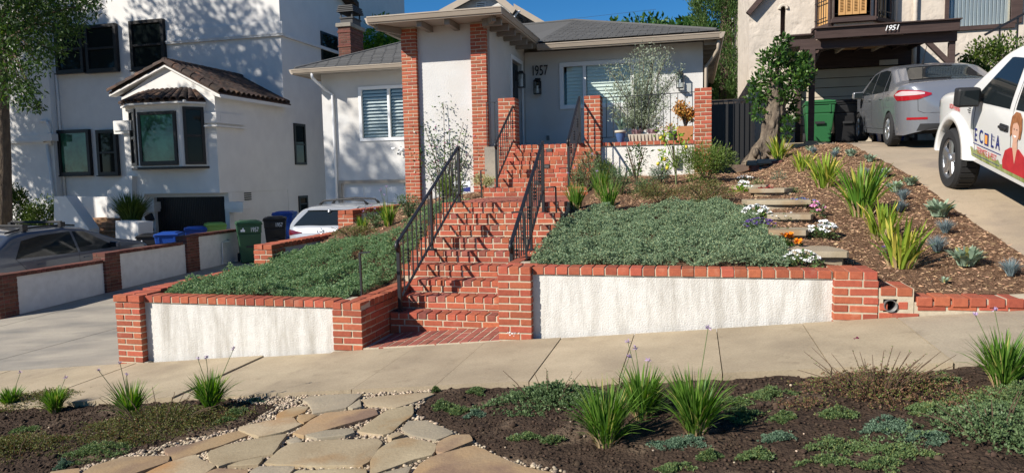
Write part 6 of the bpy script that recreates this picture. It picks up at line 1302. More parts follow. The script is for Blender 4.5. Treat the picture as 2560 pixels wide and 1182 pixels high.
# wheeled bins
def bin_(label, col, loc, rz=0, h=1.04, num=None, mark=False, lid=None, group='wheeled bins'):
    t = thing('wheelie_bin', (0, 0, 0), label, 'trash bin', group); hb = h * .90
    R4 = lambda w_, d_, z, y=0: [(-w_ / 2, -d_ / 2 + y, z), (w_ / 2, -d_ / 2 + y, z), (w_ / 2, d_ / 2 + y, z), (-w_ / 2, d_ / 2 + y, z)]
    m = MB(); m.hexa(R4(.47, .52, .02), R4(.58, .70, hb * .78)); m.hexa(R4(.59, .72, hb * .78), R4(.62, .76, hb)); m.build('body', col, t, bevel=.025, seg=2)
    m = MB(); m.hexa(R4(.65, .80, hb), R4(.66, .81, hb + .045)); m.build('rim', col, t, bevel=.01)
    m = MB(); m.hexa(R4(.64, .84, hb + .046, -.01), R4(.62, .80, hb + .09, -.01)); m.hexa(R4(.50, .62, hb + .088, -.02), R4(.44, .54, hb + .118, -.02)); m.build('lid', lid or col, t, bevel=.014)
    for x in (-.27, .27): m = MB(); m.lathe([(.03, x - .03), (.115, x - .03), (.125, x), (.115, x + .03), (.03, x + .03)], (0, .27, .125), 18, 'x'); m.build('wheel', 'rubber', t, True)
    m = MB(); m.tube([(-.27, .38, hb + .02), (-.25, .46, hb + .02), (.25, .46, hb + .02), (.27, .38, hb + .02)], .016, 6); m.build('handle', col, t, True)
    m = MB(); m.box2(-.10, .10, -.372, -.355, .42, .47); m.build('grip', 'trim_black', t)
    for x in (-.2, .2): m = MB(); m.hexa([(x - .02, -.385, hb * .80), (x + .02, -.385, hb * .80), (x + .02, -.34, hb * .80), (x - .02, -.34, hb * .80)], [(x - .02, -.395, hb), (x + .02, -.395, hb), (x + .02, -.37, hb), (x - .02, -.37, hb)]); m.build('rib', col, t)
    f = lambda x, z: FACE(Vector((x, -.385 - .01, z)))
    if num: text('number', num, .17, f(.12, hb * .88) @ Matrix.Diagonal((.62, 1, 1, 1)), 'white_print', t, .001)
    if mark:
        for k in range(3): a = math.pi * (.5 + 2 * k / 3); m = MB(); m.obox((-.17 + .032 * math.cos(a), -.388, hb * .88 + .032 * math.sin(a)), (.026, 0, .0), (0, .002, 0), (0, 0, .026)); m.build('recycling_mark', 'white_print', t, bevel=.0009)
    t.location = loc; t.rotation_euler.z = rz; return t
zg = dz_(-11.3, 17)
bin_('dark green wheeled bin with white number 1957 beside the boundary wall', 'bin_green', atz(626, 655, zg), R(38), 1.12, '1957', True)
bin_('black wheeled bin with number 1957 half hidden behind the green bin', 'bin_black', Vector(aty(690, 600, 18.6).xy.to_3d()) + Vector((0, 0, -.68)), R(30), 1.10, '1957')
bin_('dark blue wheeled bin in shade by the white SUV', 'bin_blue', Vector(aty(715, 600, 20.2).xy.to_3d()) + Vector((0, 0, -.68)), R(20), 1.18)
def nb(px, Y, zz): p = aty(px, 600, Y); return Vector((p.x, p.y, zz))
bin_('small black bin with white stickers beyond the brick and stucco wall', 'bin_black', nb(378, 17.4, -.98), R(28), .98, None, True)
bin_('bright blue bin beyond the boundary wall with its lid shut', 'bin_blue', nb(424, 17.0, -.90), R(28), .98, None, False)
bin_('blue bin further back of which only the wide lid shows over the wall', 'bin_blue', nb(490, 18.8, -.90), R(40), 1.0)
bin_('lime green bin lid showing just above the end of the boundary wall', 'bin_lime', nb(540, 19.6, -.88), R(40), 1.05)
def rb(px, Y): p = aty(px, 300, Y); return Vector((p.x, p.y, rz_(2.9, Y) + .03))
bin_('bright green bin behind the left post of the carport', 'bin_green_bright', rb(2046, 17.5) + Vector((0, 0, -.04)), R(-4), .93)
bin_('black bin between the green bin and the silver sedan', 'bin_black', rb(2114, 17.7) + Vector((0, 0, -.04)), R(-4), .93, None)
bin_('blue bin hidden behind the wheels of the silver sedan', 'bin_blue', rb(2225, 18.5) + Vector((0, 0, -.05)), R(0), .9)
# ================================================================ PLANTS
LM = dict(
    cover=leaf('ground_cover_leaf', (.120, .195, .105), (.30, .395, .235), .25, c3=(.40, .43, .22), p3=.9),
    cover2=leaf('ground_cover_leaf_green', (.10, .20, .080), (.275, .40, .20), .25, c3=(.33, .38, .16), p3=.92),
    grass=leaf('grass_blade', (.060, .150, .020), (.170, .300, .045), .35, c3=(.42, .40, .12), p3=.93),
    lily=leaf('day_lily_blade', (.13, .24, .025), (.32, .40, .050), .35, c3=(.58, .50, .10), p3=.72), lily_green=leaf('day_lily_green', (.075, .19, .022), (.20, .32, .040), .35, c3=(.52, .48, .09), p3=.86),
    fescue=leaf('blue_fescue_blade', (.16, .22, .235), (.27, .34, .345), .2), silver=leaf('silver_leaf', (.22, .31, .22), (.36, .44, .31), .2, .8, c3=(.40, .38, .12), p3=.9),
    scrub=leaf('scrub_leaf', (.085, .105, .030), (.195, .20, .065), .25, c3=(.22, .10, .05), p3=.88), redscrub=leaf('reddish_scrub_leaf', (.15, .070, .045), (.26, .15, .085), .2, c3=(.13, .18, .04), p3=.72),
    thyme=leaf('thyme_leaf', (.080, .140, .050), (.175, .245, .095), .25, c3=(.22, .24, .08), p3=.9), bluethyme=leaf('gray_thyme_leaf', (.085, .150, .095), (.17, .25, .16), .25),
    olive=leaf('olive_leaf', (.16, .20, .115), (.33, .38, .26), .25, c3=(.42, .46, .36), p3=.8), dark=leaf('glossy_dark_leaf', (.018, .055, .012), (.060, .130, .025), .25, .35, c3=(.14, .24, .05), p3=.88),
    shade=leaf('street_tree_leaf', (.020, .048, .012), (.055, .105, .022), .35, c3=(.10, .16, .03), p3=.9), citrus=leaf('citrus_leaf', (.10, .24, .02), (.26, .42, .04), .4, c3=(.45, .50, .06), p3=.8),
    cypress=leaf('cypress_spray', (.028, .070, .018), (.080, .145, .036), .2, c3=(.12, .18, .05), p3=.85), bright=leaf('bright_tree_leaf', (.075, .19, .018), (.20, .33, .035), .45, c3=(.30, .38, .05), p3=.85), deep=leaf('deep_green_leaf', (.020, .065, .018), (.060, .135, .030), .3, c3=(.12, .2, .04), p3=.9),  # bright: fresh green leaves of the trees behind the left roof
    jade=leaf('jade_leaf', (.34, .13, .03), (.55, .28, .06), .2, c3=(.30, .28, .06), p3=.85), agave=leaf('agave_leaf', (.16, .27, .20), (.26, .37, .28), .15), sage=leaf('sage_shrub_leaf', (.075, .13, .055), (.17, .24, .10), .25), rosemary=leaf('fine_shrub_leaf', (.085, .150, .030), (.20, .27, .06), .3),
    straw=leaf('straw_blade', (.36, .26, .14), (.52, .38, .22), .2), hedge=leaf('hedge_leaf', (.022, .055, .010), (.085, .130, .022), .25, c3=(.17, .22, .04), p3=.88), palm=leaf('palm_leaf', (.16, .24, .02), (.34, .40, .04), .4), cream_shrub=leaf('cream_succulent', (.30, .33, .14), (.50, .46, .25), .2), bronze=leaf('burgundy_leaf', (.14, .02, .02), (.30, .05, .035), .2))
PM = dict(white=mk('white_petal', (.84, .84, .82), rough=.7), lav=mk('lavender_petal', (.42, .30, .46), rough=.7), orange=mk('orange_petal', (.85, .26, .01), rough=.7), purple=mk('purple_petal', (.14, .07, .32), rough=.7), blue=mk('blue_petal', (.16, .20, .48), rough=.7), pink=mk('pink_petal', (.72, .30, .50), rough=.7), lemon=mk('lemon', (.62, .47, .05), rough=.5))
def sprigs(P, UPV, n, L, W, spread=.7):
    """small rosettes of n leaves at each point, turned about the given up vectors"""
    k = len(P); P2 = np.repeat(P, n, 0); U = np.repeat(UPV, n, 0); D = unit(U * 1.0 + rdir(k * n) * spread); Ls = RNG.uniform(.7, 1.25, k * n) * L
    return leafquads(P2 + D * .004, D, Ls, Ls * W, .2)
def cover(name, npt, poly, fn, mat, label, hgt, edge_pts=()):
    P2 = np.array([(p[0], p[1]) for p in poly]); q = polysample(npt, poly); c = P2.mean(0); P = []
    for x, y in q:
        e = min(np.hypot(*(P2 - (x, y)).T).min(), .4) / .4
        h = hgt * (.45 + .55 * min(1, e * 1.6)) * (.66 + .6 * nz(x, y, 3.2, 11) + .5 * nz(x, y, 8, 12)); P.append((x, y, fn(x, y) + max(.015, h) * random.uniform(.25, 1)))
    P = np.array(P); keep = np.array([nz(x, y, 4.5, 21) + .6 * nz(x, y, 11, 22) + RNG.normal(0, .12) > -.42 for x, y in q]); P = P[keep]; npt = len(P); U = unit(np.stack([RNG.normal(0, .45, npt), RNG.normal(-.15, .45, npt), np.ones(npt)], 1)); v, f = sprigs(P, U, 8, .019, .42, .95)
    return tag(nplink(name, v, f, mat), label, 'ground cover', kind='stuff')
RC = [on(px, py, right_bed) for px, py in ((1345, 645), (1375, 600), (1410, 560), (1470, 535), (1560, 540), (1640, 525), (1745, 510), (1840, 520), (1885, 548), (1915, 590), (1950, 625), (1980, 660))]
RC = [(-1.50, 6.47)] + [(p.x, p.y) for p in RC] + [(.78, 6.47)]
cover('ground_cover', 34000, RC, right_bed, LM['cover'], 'dense gray green creeping ground cover filling the right bed behind the front wall', .16)
LC = [(-5.62, 6.47), (-5.72, 7.4), (-5.55, 8.25)] + [(p.x, p.y) for p in [on(px, py, left_bed) for px, py in ((735, 640), (800, 625), (880, 608), (960, 595), (1010, 600))]] + [(-3.36, 9.0), (-3.36, 7.9), (-3.42, 7.55), (-3.42, 6.47)]
cover('ground_cover', 25000, LC, left_bed, LM['cover2'], 'dense green creeping ground cover filling the left bed behind the front wall', .15)
cover('ground_cover', 2600, [(-3.9, 8.7), (-3.36, 8.7), (-3.36, 10.6), (-3.8, 10.4)], left_bed, LM['cover2'], 'small patch of green ground cover beside the upper left steps', .12)

def plant(name, loc, label, cat_, group=None): return thing(name, loc, label, cat_, group)
def clump(name, loc, label, cat_, group, n, h, wd, mat, lean=.75, spread=.05, dead=0, base_straw=0, n_stalk=0, fl='lav', segs=4, stiff=.35):
    t = plant(name, loc, label, cat_, group); a = RNG.uniform(0, 6.28, n); r_ = spread * np.sqrt(RNG.uniform(0, 1, n)); P = np.stack([r_ * np.cos(a), r_ * np.sin(a), np.zeros(n) - .01], 1) + np.array(loc)
    L = h * RNG.uniform(.55, 1.15, n); dr = np.clip(np.abs(RNG.normal(0, lean * .55, n)) + lean * .35 * (r_ / spread), .03, 1.5); A = a + RNG.normal(0, .5, n)
    v, f = blades(P, A, L, wd * RNG.uniform(.7, 1.2, n), dr, segs); nplink('foliage', v, f, mat, t)
    if base_straw:
        k = base_straw; a = RNG.uniform(0, 6.28, k); P = np.stack([spread * np.cos(a), spread * np.sin(a), np.zeros(k) - .01], 1) + np.array(loc)
        v, f = blades(P, a, h * RNG.uniform(.16, .42, k), wd * RNG.uniform(.8, 1.3, k), RNG.uniform(.3, 1.3, k), 3); nplink('dry_sheaths', v, f, LM['straw'], t)['kind'] = 'stuff'
    for i in range(n_stalk):
        a = random.uniform(0, 6.28); H_ = h * random.uniform(1.25, 1.7); e = Vector(loc) + Vector((math.cos(a), math.sin(a), 0)) * random.uniform(.02, .24) + Vector((0, 0, H_)); m = MB(); mid = (Vector(loc) + e) / 2 + Vector((math.cos(a), math.sin(a), 0)) * -.015
        m.tube([loc, mid, e], [.0035, .003, .0022], 5); s = m.build('flower_stalk', 'stalk', t); k = 14; D = unit(rdir(k) + np.array([0, 0, .6])); v, f = leafquads(np.tile(np.array(e), (k, 1)), D, np.full(k, .024), np.full(k, .007), .2); nplink('flower', v, f, PM[fl], s)
    return t
# parkway: society garlic clumps
GS = [((28, 1018), .17, 3, 'leftmost tuft of fine grassy blades cut by the photo edge by the sidewalk'), ((138, 1030), .19, 3, 'slim grassy tuft with pale lilac flowers, second from the left'), ((328, 1048), .26, 5, 'grassy tuft with lilac flowers in front of the left end of the white wall'), ((528, 1030), .26, 5, 'tidy grassy tuft with tall flower stalks standing before the left white wall'),
      ((1515, 1112), .36, 3, 'large yellowing grassy tuft nearest the camera to the right of the flagstones'), ((1605, 1042), .32, 5, 'grassy tuft between and behind two bigger tufts in the middle of the soil'), ((1738, 1088), .36, 3, 'large spreading grassy tuft with long arching blades right of the middle'), ((2508, 968), .32, 4, 'grassy tuft with lilac flowers at the right edge beside the sidewalk')]
for (px, py), h, ns, lb in GS: p = pk(px, py); p.z = soilz(p.x, p.y); clump('society_garlic', p, lb, 'grass tuft', 'society garlic tufts in the parkway', 360 if h > .3 else 300, h * (.95 if h > .3 else 1.15), .0085, LM['grass'], 1.0, .05 if h > .3 else .035, 0, 40 if h > .3 else 14, max(1, ns - 2))
# low scrubby plants of the parkway
def scrub(name, px, py, rx, ry, h, n, mat, label, cat_='shrub', group=None, L=.0125, W=.45, twigs=0, clumps=30, fn=None, z0=None):
    n = int(n * 1.45); p = pk(px, py) if fn is None else on(px, py, fn)
    zf = (lambda x, y: soilz(x, y)) if fn is None else fn; t = plant(name, (p.x, p.y, zf(p.x, p.y)), label, cat_, group)
    c = RNG.normal(size=(clumps, 2)) * .48; c = c / np.maximum(1, np.hypot(*c.T))[:, None]; i = RNG.integers(0, clumps, n); q = c[i] + RNG.normal(0, .17, (n, 2)); hh = (RNG.uniform(.5, 1, clumps)[i]) * np.clip(1.15 - np.hypot(*q.T), .12, 1) * h
    x, y = p.x + q[:, 0] * rx, p.y + q[:, 1] * ry; P = np.stack([x, y, np.array([zf(a, b) for a, b in zip(x, y)]) + hh * RNG.uniform(.05, 1, n)], 1); U = unit(np.stack([q[:, 0] * .6, q[:, 1] * .6, np.ones(n)], 1) + rdir(n) * .5)
    v, f = sprigs(P, U, 6, L, W, .9); nplink('foliage', v, f, mat, t)
    m = MB()
    for k in range(twigs):
        a = random.uniform(0, 6.28); r_ = random.uniform(.2, .9); b = Vector((p.x + rx * .4 * math.cos(a) * r_, p.y + ry * .4 * math.sin(a) * r_, 0)); b.z = zf(b.x, b.y); e = b + Vector((math.cos(a) * rx * .55 * r_, math.sin(a) * ry * .4 * r_, h * random.uniform(.5, 1.5))); m.tube([b, (b + e) / 2 + Vector((0, 0, h * .15)), e], [.004, .003, .0015], 4)
        k2 = 7; PP = np.array([b.lerp(e, u) for u in np.linspace(.45, 1, k2)]); 
        if k % 2 == 0: v, f = leafquads(PP, rdir(k2) + np.array([0, 0, .5]), np.full(k2, L * 1.1), np.full(k2, L * .5)); nplink('twig_leaves', v, f, mat, t)
    if twigs: m.build('twigs', 'twig', t)['kind'] = 'stuff'
    return t
scrub('creeping_scrub', 95, 1010, .55, .30, .12, 1500, LM['scrub'], 'olive brown scrubby mat at the far left below the grassy tufts', twigs=10)
scrub('creeping_scrub', 400, 1065, .60, .34, .17, 2400, LM['scrub'], 'large olive brown scrubby mound left of the flagstone path', twigs=26)
scrub('creeping_scrub', 40, 1130, .40, .30, .13, 1300, LM['scrub'], 'scrubby brown green mound in the bottom left corner', twigs=6)
scrub('creeping_scrub', 240, 1135, .22, .14, .09, 500, LM['thyme'], 'green scrubby mat beside the lower left flagstones')
scrub('sprawling_shrub', 1375, 1010, .42, .22, .14, 1300, LM['sage'], 'low sprawling green shrub with thin upright twigs right of the path', twigs=16, L=.018)
scrub('reddish_scrub', 2190, 985, .55, .30, .17, 1350, LM['redscrub'], 'reddish brown twiggy scrub by the sidewalk below the drain pipe', twigs=64)
scrub('creeping_scrub', 2490, 1095, .50, .36, .14, 1150, LM['sage'], 'bushy olive green scrub in the bottom right corner', twigs=22, L=.017, clumps=26)
scrub('creeping_scrub', 2560, 1005, .30, .18, .10, 700, LM['thyme'], 'green scrub patch at the right edge under the grassy tuft')
TH = [(1108, 1022, .10), (1150, 1030, .12), (1195, 985, .10), (1185, 1045, .08), (1310, 1105, .10), (1388, 1108, .09), (1290, 1000, .09), (1700, 1115, .16), (1850, 1040, .18), (1925, 992, .16), (1830, 1010, .13), (1950, 1100, .13), (2085, 1125, .19), (2245, 1140, .17), (2060, 1168, .12), (2210, 1080, .17), (1772, 1148, .07), (1690, 1170, .09), (1895, 1148, .12), (2320, 1110, .12), (1960, 1050, .10), (2100, 1040, .12), (2330, 1030, .16), (640, 1005, .10), (590, 1040, .11), (560, 1060, .09), (60, 1080, .14), (160, 1165, .07), (1090, 985, .05), (2200, 1178, .12), (2345, 960, .14)]
WH = ['just right of the flagstones', 'next to the first tuft right of the flagstones', 'against the sidewalk right of the path', 'below two small tufts right of the path', 'above the pebble edge right of the path', 'in front of the biggest yellowing tuft', 'at the foot of the sprawling twiggy shrub', 'between the two biggest grassy tufts', 'behind the big arching tuft', 'along the sidewalk in the middle of the bare soil', 'under the arching blades of the big tuft', 'right of the big arching tuft in the soil', 'biggest mat near the bottom edge', 'below the reddish scrub', 'cut by the bottom edge under the biggest mat', 'in front of the reddish scrub', 'small one at the foot of the big arching tuft', 'cut by the bottom edge below the tufts', 'near the bottom edge right of the tufts', 'left of the corner scrub', 'in the bare soil half way to the scrub', 'left of the reddish scrub', 'right of the reddish scrub', 'left of the flagstones at the sidewalk', 'left of the path beside the big scrub', 'beside the olive mound left of the path', 'between the scrub mounds at the far left', 'in the bottom left corner by the flagstone', 'tiny one at the upper end of the path', 'cut by the bottom edge before the corner scrub', 'at the sidewalk right of the reddish scrub']
for i, ((px, py, r_), wh) in enumerate(zip(TH, WH)): scrub('thyme_mat', px, py, r_ * .78, r_ * .50, .04 + .025 * (i % 3 == 0), int(110 + r_ * 1500), LM['bluethyme' if i % 4 == 3 else 'thyme'], 'small green thyme mat ' + wh, 'ground cover plant', 'small thyme mats in the parkway', .012, .5, clumps=12)

# right slope: day lilies, fescues, silver rosettes
for (px, py), h, n, mt, lb in (((1948, 402), .62, 60, 'lily', 'yellow green strappy clump at the foot of the gnarled tree'), ((2006, 428), .45, 50, 'lily', 'low yellow strappy clump second in the row going down'), ((2062, 468), .60, 80, 'lily', 'strappy clump with yellow tips third in the row going down'), ((2152, 542), .78, 110, 'lily_green', 'tallest dark green strappy clump in the middle of the row'), ((2207, 600), .52, 55, 'lily', 'small yellowing strappy clump above the lowest one'), ((2252, 668), .58, 60, 'lily', 'lowest yellow green strappy clump nearest the brick wall end')):
    p = on(px, py, right_bed); clump('day_lily', p, lb, 'day lily', 'row of strappy day lilies on the mulch', int(n * 1.25), h * .76, .022, LM[mt], .82, .10, 0, 16, 0, segs=6)
for (px, py), s, wh in (((2162, 440), .8, 'at the top of the slope behind the tall clump'), ((2192, 460), .8, 'right of the tall strappy clump'), ((2258, 502), 1, 'upper of two close together'), ((2249, 530), 1, 'lower of two close together behind the yellow clump'), ((2363, 585), 1.1, 'below the big silver rosette'), ((2342, 632), 1.2, 'right of the lowest strappy clump'), ((2527, 692), 1.1, 'at the right edge of the mulch'), ((2034, 385), .9, 'near the carport post'), ((2086, 394), .9, 'second from the carport post')):
    p = on(px, py, right_bed); n = 260; t = plant('blue_fescue', p, 'spiky blue gray fescue ball ' + wh, 'fescue', 'blue fescue balls on the mulch'); d = rdir(n); d[:, 2] = np.abs(d[:, 2]) * .8 + .12; A = np.arctan2(d[:, 1], d[:, 0]); v, f = blades(np.tile(np.array(p), (n, 1)) + d * .02, A, .135 * s * RNG.uniform(.7, 1.1, n), np.full(n, .005), np.arccos(np.clip(unit(d)[:, 2], -1, 1)), 2); nplink('foliage', v, f, LM['fescue'], t)
def rosette(px, py, R_, n, label, fn=right_bed):
    n *= 2; R_ *= .84; p = on(px, py, fn); t = plant('silver_rosette', p, label, 'rosette plant', 'silvery rosette plants on the mulch'); a = RNG.uniform(0, 6.28, n); rr = RNG.uniform(.0, .3, n) * R_; P = np.stack([rr * np.cos(a), rr * np.sin(a), np.full(n, .01)], 1) + np.array(p)
    v, f = blades(P, a + RNG.normal(0, .3, n), R_ * RNG.uniform(.5, 1.05, n), R_ * .17 * RNG.uniform(.8, 1.2, n), RNG.uniform(.5, 1.4, n), 6); nplink('foliage', v, f, LM['silver'], t)
for px, py, r_, n, wh in ((2211, 445, .17, 40, 'upper one at the edge of the driveway'), (2278, 466, .17, 36, 'beside the driveway edge above the blue ball pair'), (2237, 482, .19, 46, 'with yellow lower leaves left of the driveway edge'), (2348, 545, .25, 70, 'largest one, half way down the driveway edge'), (2415, 668, .24, 60, 'lowest large one near the brick kerb'), (2360, 712, .08, 16, 'tiny one close to the brick kerb'), (2024, 378, .15, 26, 'topmost one at the foot of the carport post'), (2090, 383, .14, 26, 'at the top of the slope behind the fescues'), (2128, 392, .18, 36, 'large leaved one at the top near the driveway'), (2177, 406, .17, 34, 'at the top where mulch meets the driveway')): rosette(px, py, r_, n, 'silver green rosette plant, ' + wh)
# flowers beside the stepping stones
def flower(name, px, py, r_, h, nl, leafmat, nf, petal, label, fn=right_bed, fs=.022, dz=0, lL=.045, lW=.55):
    p = on(px, py, fn); p.z += dz; t = plant(name, p, label, 'flowering plant'); v, f = leafquads(*(lambda P, D: (P, D, np.full(nl, lL) * RNG.uniform(.7, 1.2, nl), np.full(nl, lL * lW)))(*[np.asarray(q) for q in ((lambda d: (np.array(p) + d * np.array([r_, r_, h]) * RNG.uniform(.3, 1, (nl, 1)), d + np.array([0, 0, .3])))((lambda d: np.stack([d[:, 0], d[:, 1], np.abs(d[:, 2])], 1))(rdir(nl))))])); nplink('foliage', v, f, leafmat, t)
    if nf:
        d = rdir(nf); d[:, 2] = np.abs(d[:, 2]) * .8 + .35; d = unit(d); C = np.array(p) + d * np.array([r_, r_, h]) * 1.0 + np.array([0, 0, .02]); k = 6; a = np.tile(np.arange(k) * 6.28 / k, nf); D = np.stack([np.cos(a), np.sin(a) * .9, np.full(len(a), .28)], 1); v, f = leafquads(np.repeat(C, k, 0), D, np.full(nf * k, fs * 1.25), np.full(nf * k, fs * 1.1), .1); nplink('flowers', v, f, petal, t)['kind'] = 'stuff'
    return t
G_ = LM['dark']; G2 = LM['citrus']
flower('white_flowers', 2056, 598, .14, .16, 150, LM['thyme'], 26, PM['white'], 'white flowering plant to the right of the stepping stones', fs=.030)
flower('white_flowers', 1890, 548, .15, .14, 120, LM['dark'], 28, PM['white'], 'white flowering plant left of the middle stepping stones', fs=.030)
flower('white_flowers', 1852, 482, .15, .14, 110, LM['citrus'], 16, PM['white'], 'white flowering plant left of the upper stepping stones', fs=.030)
flower('orange_flowers', 1970, 628, .12, .15, 90, LM['dark'], 11, PM['orange'], 'orange flowering plant at the edge of the ground cover', fs=.035)
flower('white_alyssum', 2003, 668, .17, .13, 160, LM['thyme'], 70, PM['white'], 'mound of tiny white blossoms behind the brick cap', fs=.014)
flower('purple_flowers', 1898, 580, .20, .13, 120, LM['sage'], 60, PM['purple'], 'purple flowering plant at the right edge of the ground cover', fs=.012)
flower('burgundy_plant', 1915, 487, .11, .10, 70, LM['bronze'], 0, None, 'small burgundy leaved plant on the upper stepping stones', lL=.06, lW=.7)
flower('blue_flowers', 1998, 516, .22, .08, 150, LM['sage'], 26, PM['blue'], 'trailing blue flowers beside the stepping stones', fs=.018)
flower('pink_flowers', 2043, 545, .08, .16, 50, LM['thyme'], 9, PM['pink'], 'pink flowering plant right of the stepping stones', fs=.026)
flower('creeping_herb', 1957, 548, .24, .06, 300, LM['thyme'], 6, PM['white'], 'green creeping herb growing between two stepping stones', fs=.012, lL=.022)
flower('creeping_herb', 1976, 482, .16, .07, 200, LM['thyme'], 0, None, 'green creeping herb right of the upper stepping stones', lL=.022)
flower('creeping_herb', 1871, 514, .08, .08, 90, LM['thyme'], 0, None, 'small green herb left of the middle stepping stones', lL=.02)
flower('creeping_herb', 1893, 462, .10, .09, 140, LM['thyme'], 0, None, 'pale green herb on the topmost stepping stone', lL=.022)
flower('white_alyssum', 1862, 452, .13, .06, 80, LM['thyme'], 40, PM['white'], 'white tiny flowered mat near the rubble wall', fs=.012, lL=.02)
flower('gray_grass', 1945, 450, .12, .14, 160, LM['bluethyme'], 0, None, 'feathery gray green tuft above the stepping stones', lL=.05, lW=.12)
flower('purple_flowers', 2232, 640, .12, .10, 30, LM['sage'], 14, PM['purple'], 'thin purple flowering twigs behind the lowest strappy clump', fs=.014)
flower('small_weed', 1962, 585, .06, .07, 30, LM['thyme'], 0, None, 'small green weed under a stepping stone')

# shrubs between the upper steps and the patio wall
def shrub(name, p, r_, n, mat, label, L=.05, W=.3, clumps=22, cr=.42, stems=6, up=.4, cat_='shrub', group=None, shell=.45):
    p = Vector(p); t = plant(name, p, label, cat_, group); P, D = blobpts(n, (p.x, p.y, p.z + r_[2]), r_, clumps, cr, shell); P[:, 2] = np.maximum(P[:, 2], p.z + .02); v, f = leafquads(P, D + rdir(n) * .7 + np.array([0, 0, up]), L * RNG.uniform(.6, 1.3, n), L * W * RNG.uniform(.7, 1.3, n)); nplink('foliage', v, f, mat, t)
    m = MB()
    for k in range(stems): a = 6.28 * k / stems + random.uniform(-.3, .3); m.tube([p, p + Vector((math.cos(a) * r_[0] * .35, math.sin(a) * r_[1] * .35, r_[2] * .9)), p + Vector((math.cos(a) * r_[0] * .75, math.sin(a) * r_[1] * .75, r_[2] * random.uniform(1.3, 1.7)))], [.012, .008, .004], 5)
    if stems: m.build('stems', 'twig', t)
    return t
def sh(px, py, *a, **k): return shrub(a[0], on(px, py, right_bed), *a[1:], **k)
sh(1470, 478, 'lavender_bush', (.26, .22, .36), 1500, LM['sage'], 'tall gray green bush right of the upper steps', L=.045, W=.18, up=1.2)
for (px, py), h, lb in (((1500, 492), .42, 'grassy clump left of the gray bushes below the patio wall'), ((1440, 522), .36, 'grassy clump beside the path light right of the lower steps'), ((1522, 528), .40, 'grassy yellow green clump on the mulch nearest the ground cover')): p = on(px, py, right_bed); clump('garden_grass', p, lb, 'grass tuft', 'grassy clumps below the patio wall', 150, h, .010, LM['grass'], .6, .06, 0, 24, 2)
sh(1552, 488, 'lavender_bush', (.24, .22, .22), 1500, LM['sage'], 'rounded gray green lavender bush with mauve flowers under the patio wall', L=.04, W=.18, up=1.0)
sh(1590, 460, 'upright_shrub', (.22, .20, .36), 320, LM['dark'], 'thin upright shrub with small dark leaves against the white patio wall', L=.05, W=.45, stems=7, clumps=16, cr=.3)
sh(1650, 462, 'rounded_shrub', (.20, .20, .17), 1500, LM['bluethyme'], 'neat rounded gray green shrub in front of the white patio wall', L=.03, W=.3, cr=.5)
sh(1765, 458, 'rosemary_bush', (.52, .35, .34), 5200, LM['rosemary'], 'big feathery yellow green bush at the foot of the right brick pier', L=.05, W=.2, up=1.1, clumps=40)
sh(1650, 512, 'brown_shrub', (.40, .28, .17), 3000, LM['scrub'], 'low olive brown shrub behind the ground cover', L=.028, W=.3, clumps=36)
sh(1760, 512, 'brown_shrub', (.45, .28, .17), 3200, LM['scrub'], 'low olive brown shrub to the right of its twin behind the ground cover', L=.028, W=.3, clumps=36)
sh(1440, 476, 'lavender_bush', (.18, .16, .20), 900, LM['sage'], 'small gray green bush squeezed against the upper steps', L=.04, W=.18, up=1.1)
sh(1515, 470, 'feathery_bush', (.26, .2, .25), 1500, LM['rosemary'], 'feathery green bush directly below the middle brick pier', L=.045, W=.2, up=1.1)
sh(1612, 492, 'lavender_bush', (.24, .18, .15), 1000, LM['sage'], 'low gray green bush between the lavender and the brown shrubs', L=.04, W=.2, up=.9)
# left bed: small shrubs, grass, espaliered camellia with a sign
def lb(px, py): return on(px, py, left_bed)
for (px, py), h, lab in (((908, 580), .24, 'yellow green grassy clump by the upper brick end pier'), ((972, 565), .34, 'grassy clump with lilac flowers left of the upper railing')): clump('garden_grass', lb(px, py), lab, 'grass tuft', 'grassy clumps of the left bed', 120, h, .010, LM['lily_green'], .6, .06, 0, 14, 4)
shrub('gray_bush', lb(938, 572), (.16, .16, .14), 700, LM['sage'], 'small gray green bush between two grassy clumps of the left bed', L=.035, W=.35)
shrub('gray_bush', lb(1022, 545), (.24, .2, .18), 1000, LM['sage'], 'gray green bush behind the lower left railing', L=.035, W=.35)
shrub('feathery_bush', lb(1035, 500) + Vector((0, .1, 0)), (.28, .22, .26), 1300, LM['rosemary'], 'feathery green bush at the foot of the left brick column', L=.045, W=.2, up=1.1)
shrub('feathery_bush', lb(1128, 512), (.30, .25, .26), 1500, LM['rosemary'], 'dense green bush under the yard sign by the landing', L=.05, W=.25, up=1.0)
shrub('creeping_shrub', lb(880, 598), (.42, .22, .10), 1500, LM['scrub'], 'olive brown shrub on the mulch below the brick end pier', L=.025, W=.35)
shrub('cream_shrub', aty(1210, 478, 12.6), (.28, .22, .16), 900, LM['cream_shrub'], 'pale cream colored shrub in front of the right brick column', L=.045, W=.3, up=.9)
t = plant('climbing_shrub', (-4.75, 13.2, 1.15), 'sparse dark leaved climbing shrub trained on the white wing wall', 'shrub'); m = MB(); PT = []
for tx, tz, bx_ in ((-5.45, 2.1, -4.85), (-5.2, 2.65, -4.8), (-4.75, 2.95, -4.75), (-4.35, 2.55, -4.7), (-4.2, 2.05, -4.65), (-5.0, 2.3, -4.8), (-4.55, 2.3, -4.7)):
    pts = [Vector((bx_, 13.28, 1.1)), Vector(((bx_ * .6 + tx * .4), 13.30, 1.1 + (tz - 1.1) * .5)), Vector((tx, 13.33, tz))]; m.tube(pts, [.012, .008, .004], 5); PT += [pts[0].lerp(pts[1], u) for u in np.linspace(.3, 1, 8)] + [pts[1].lerp(pts[2], u) for u in np.linspace(0, 1, 12)]
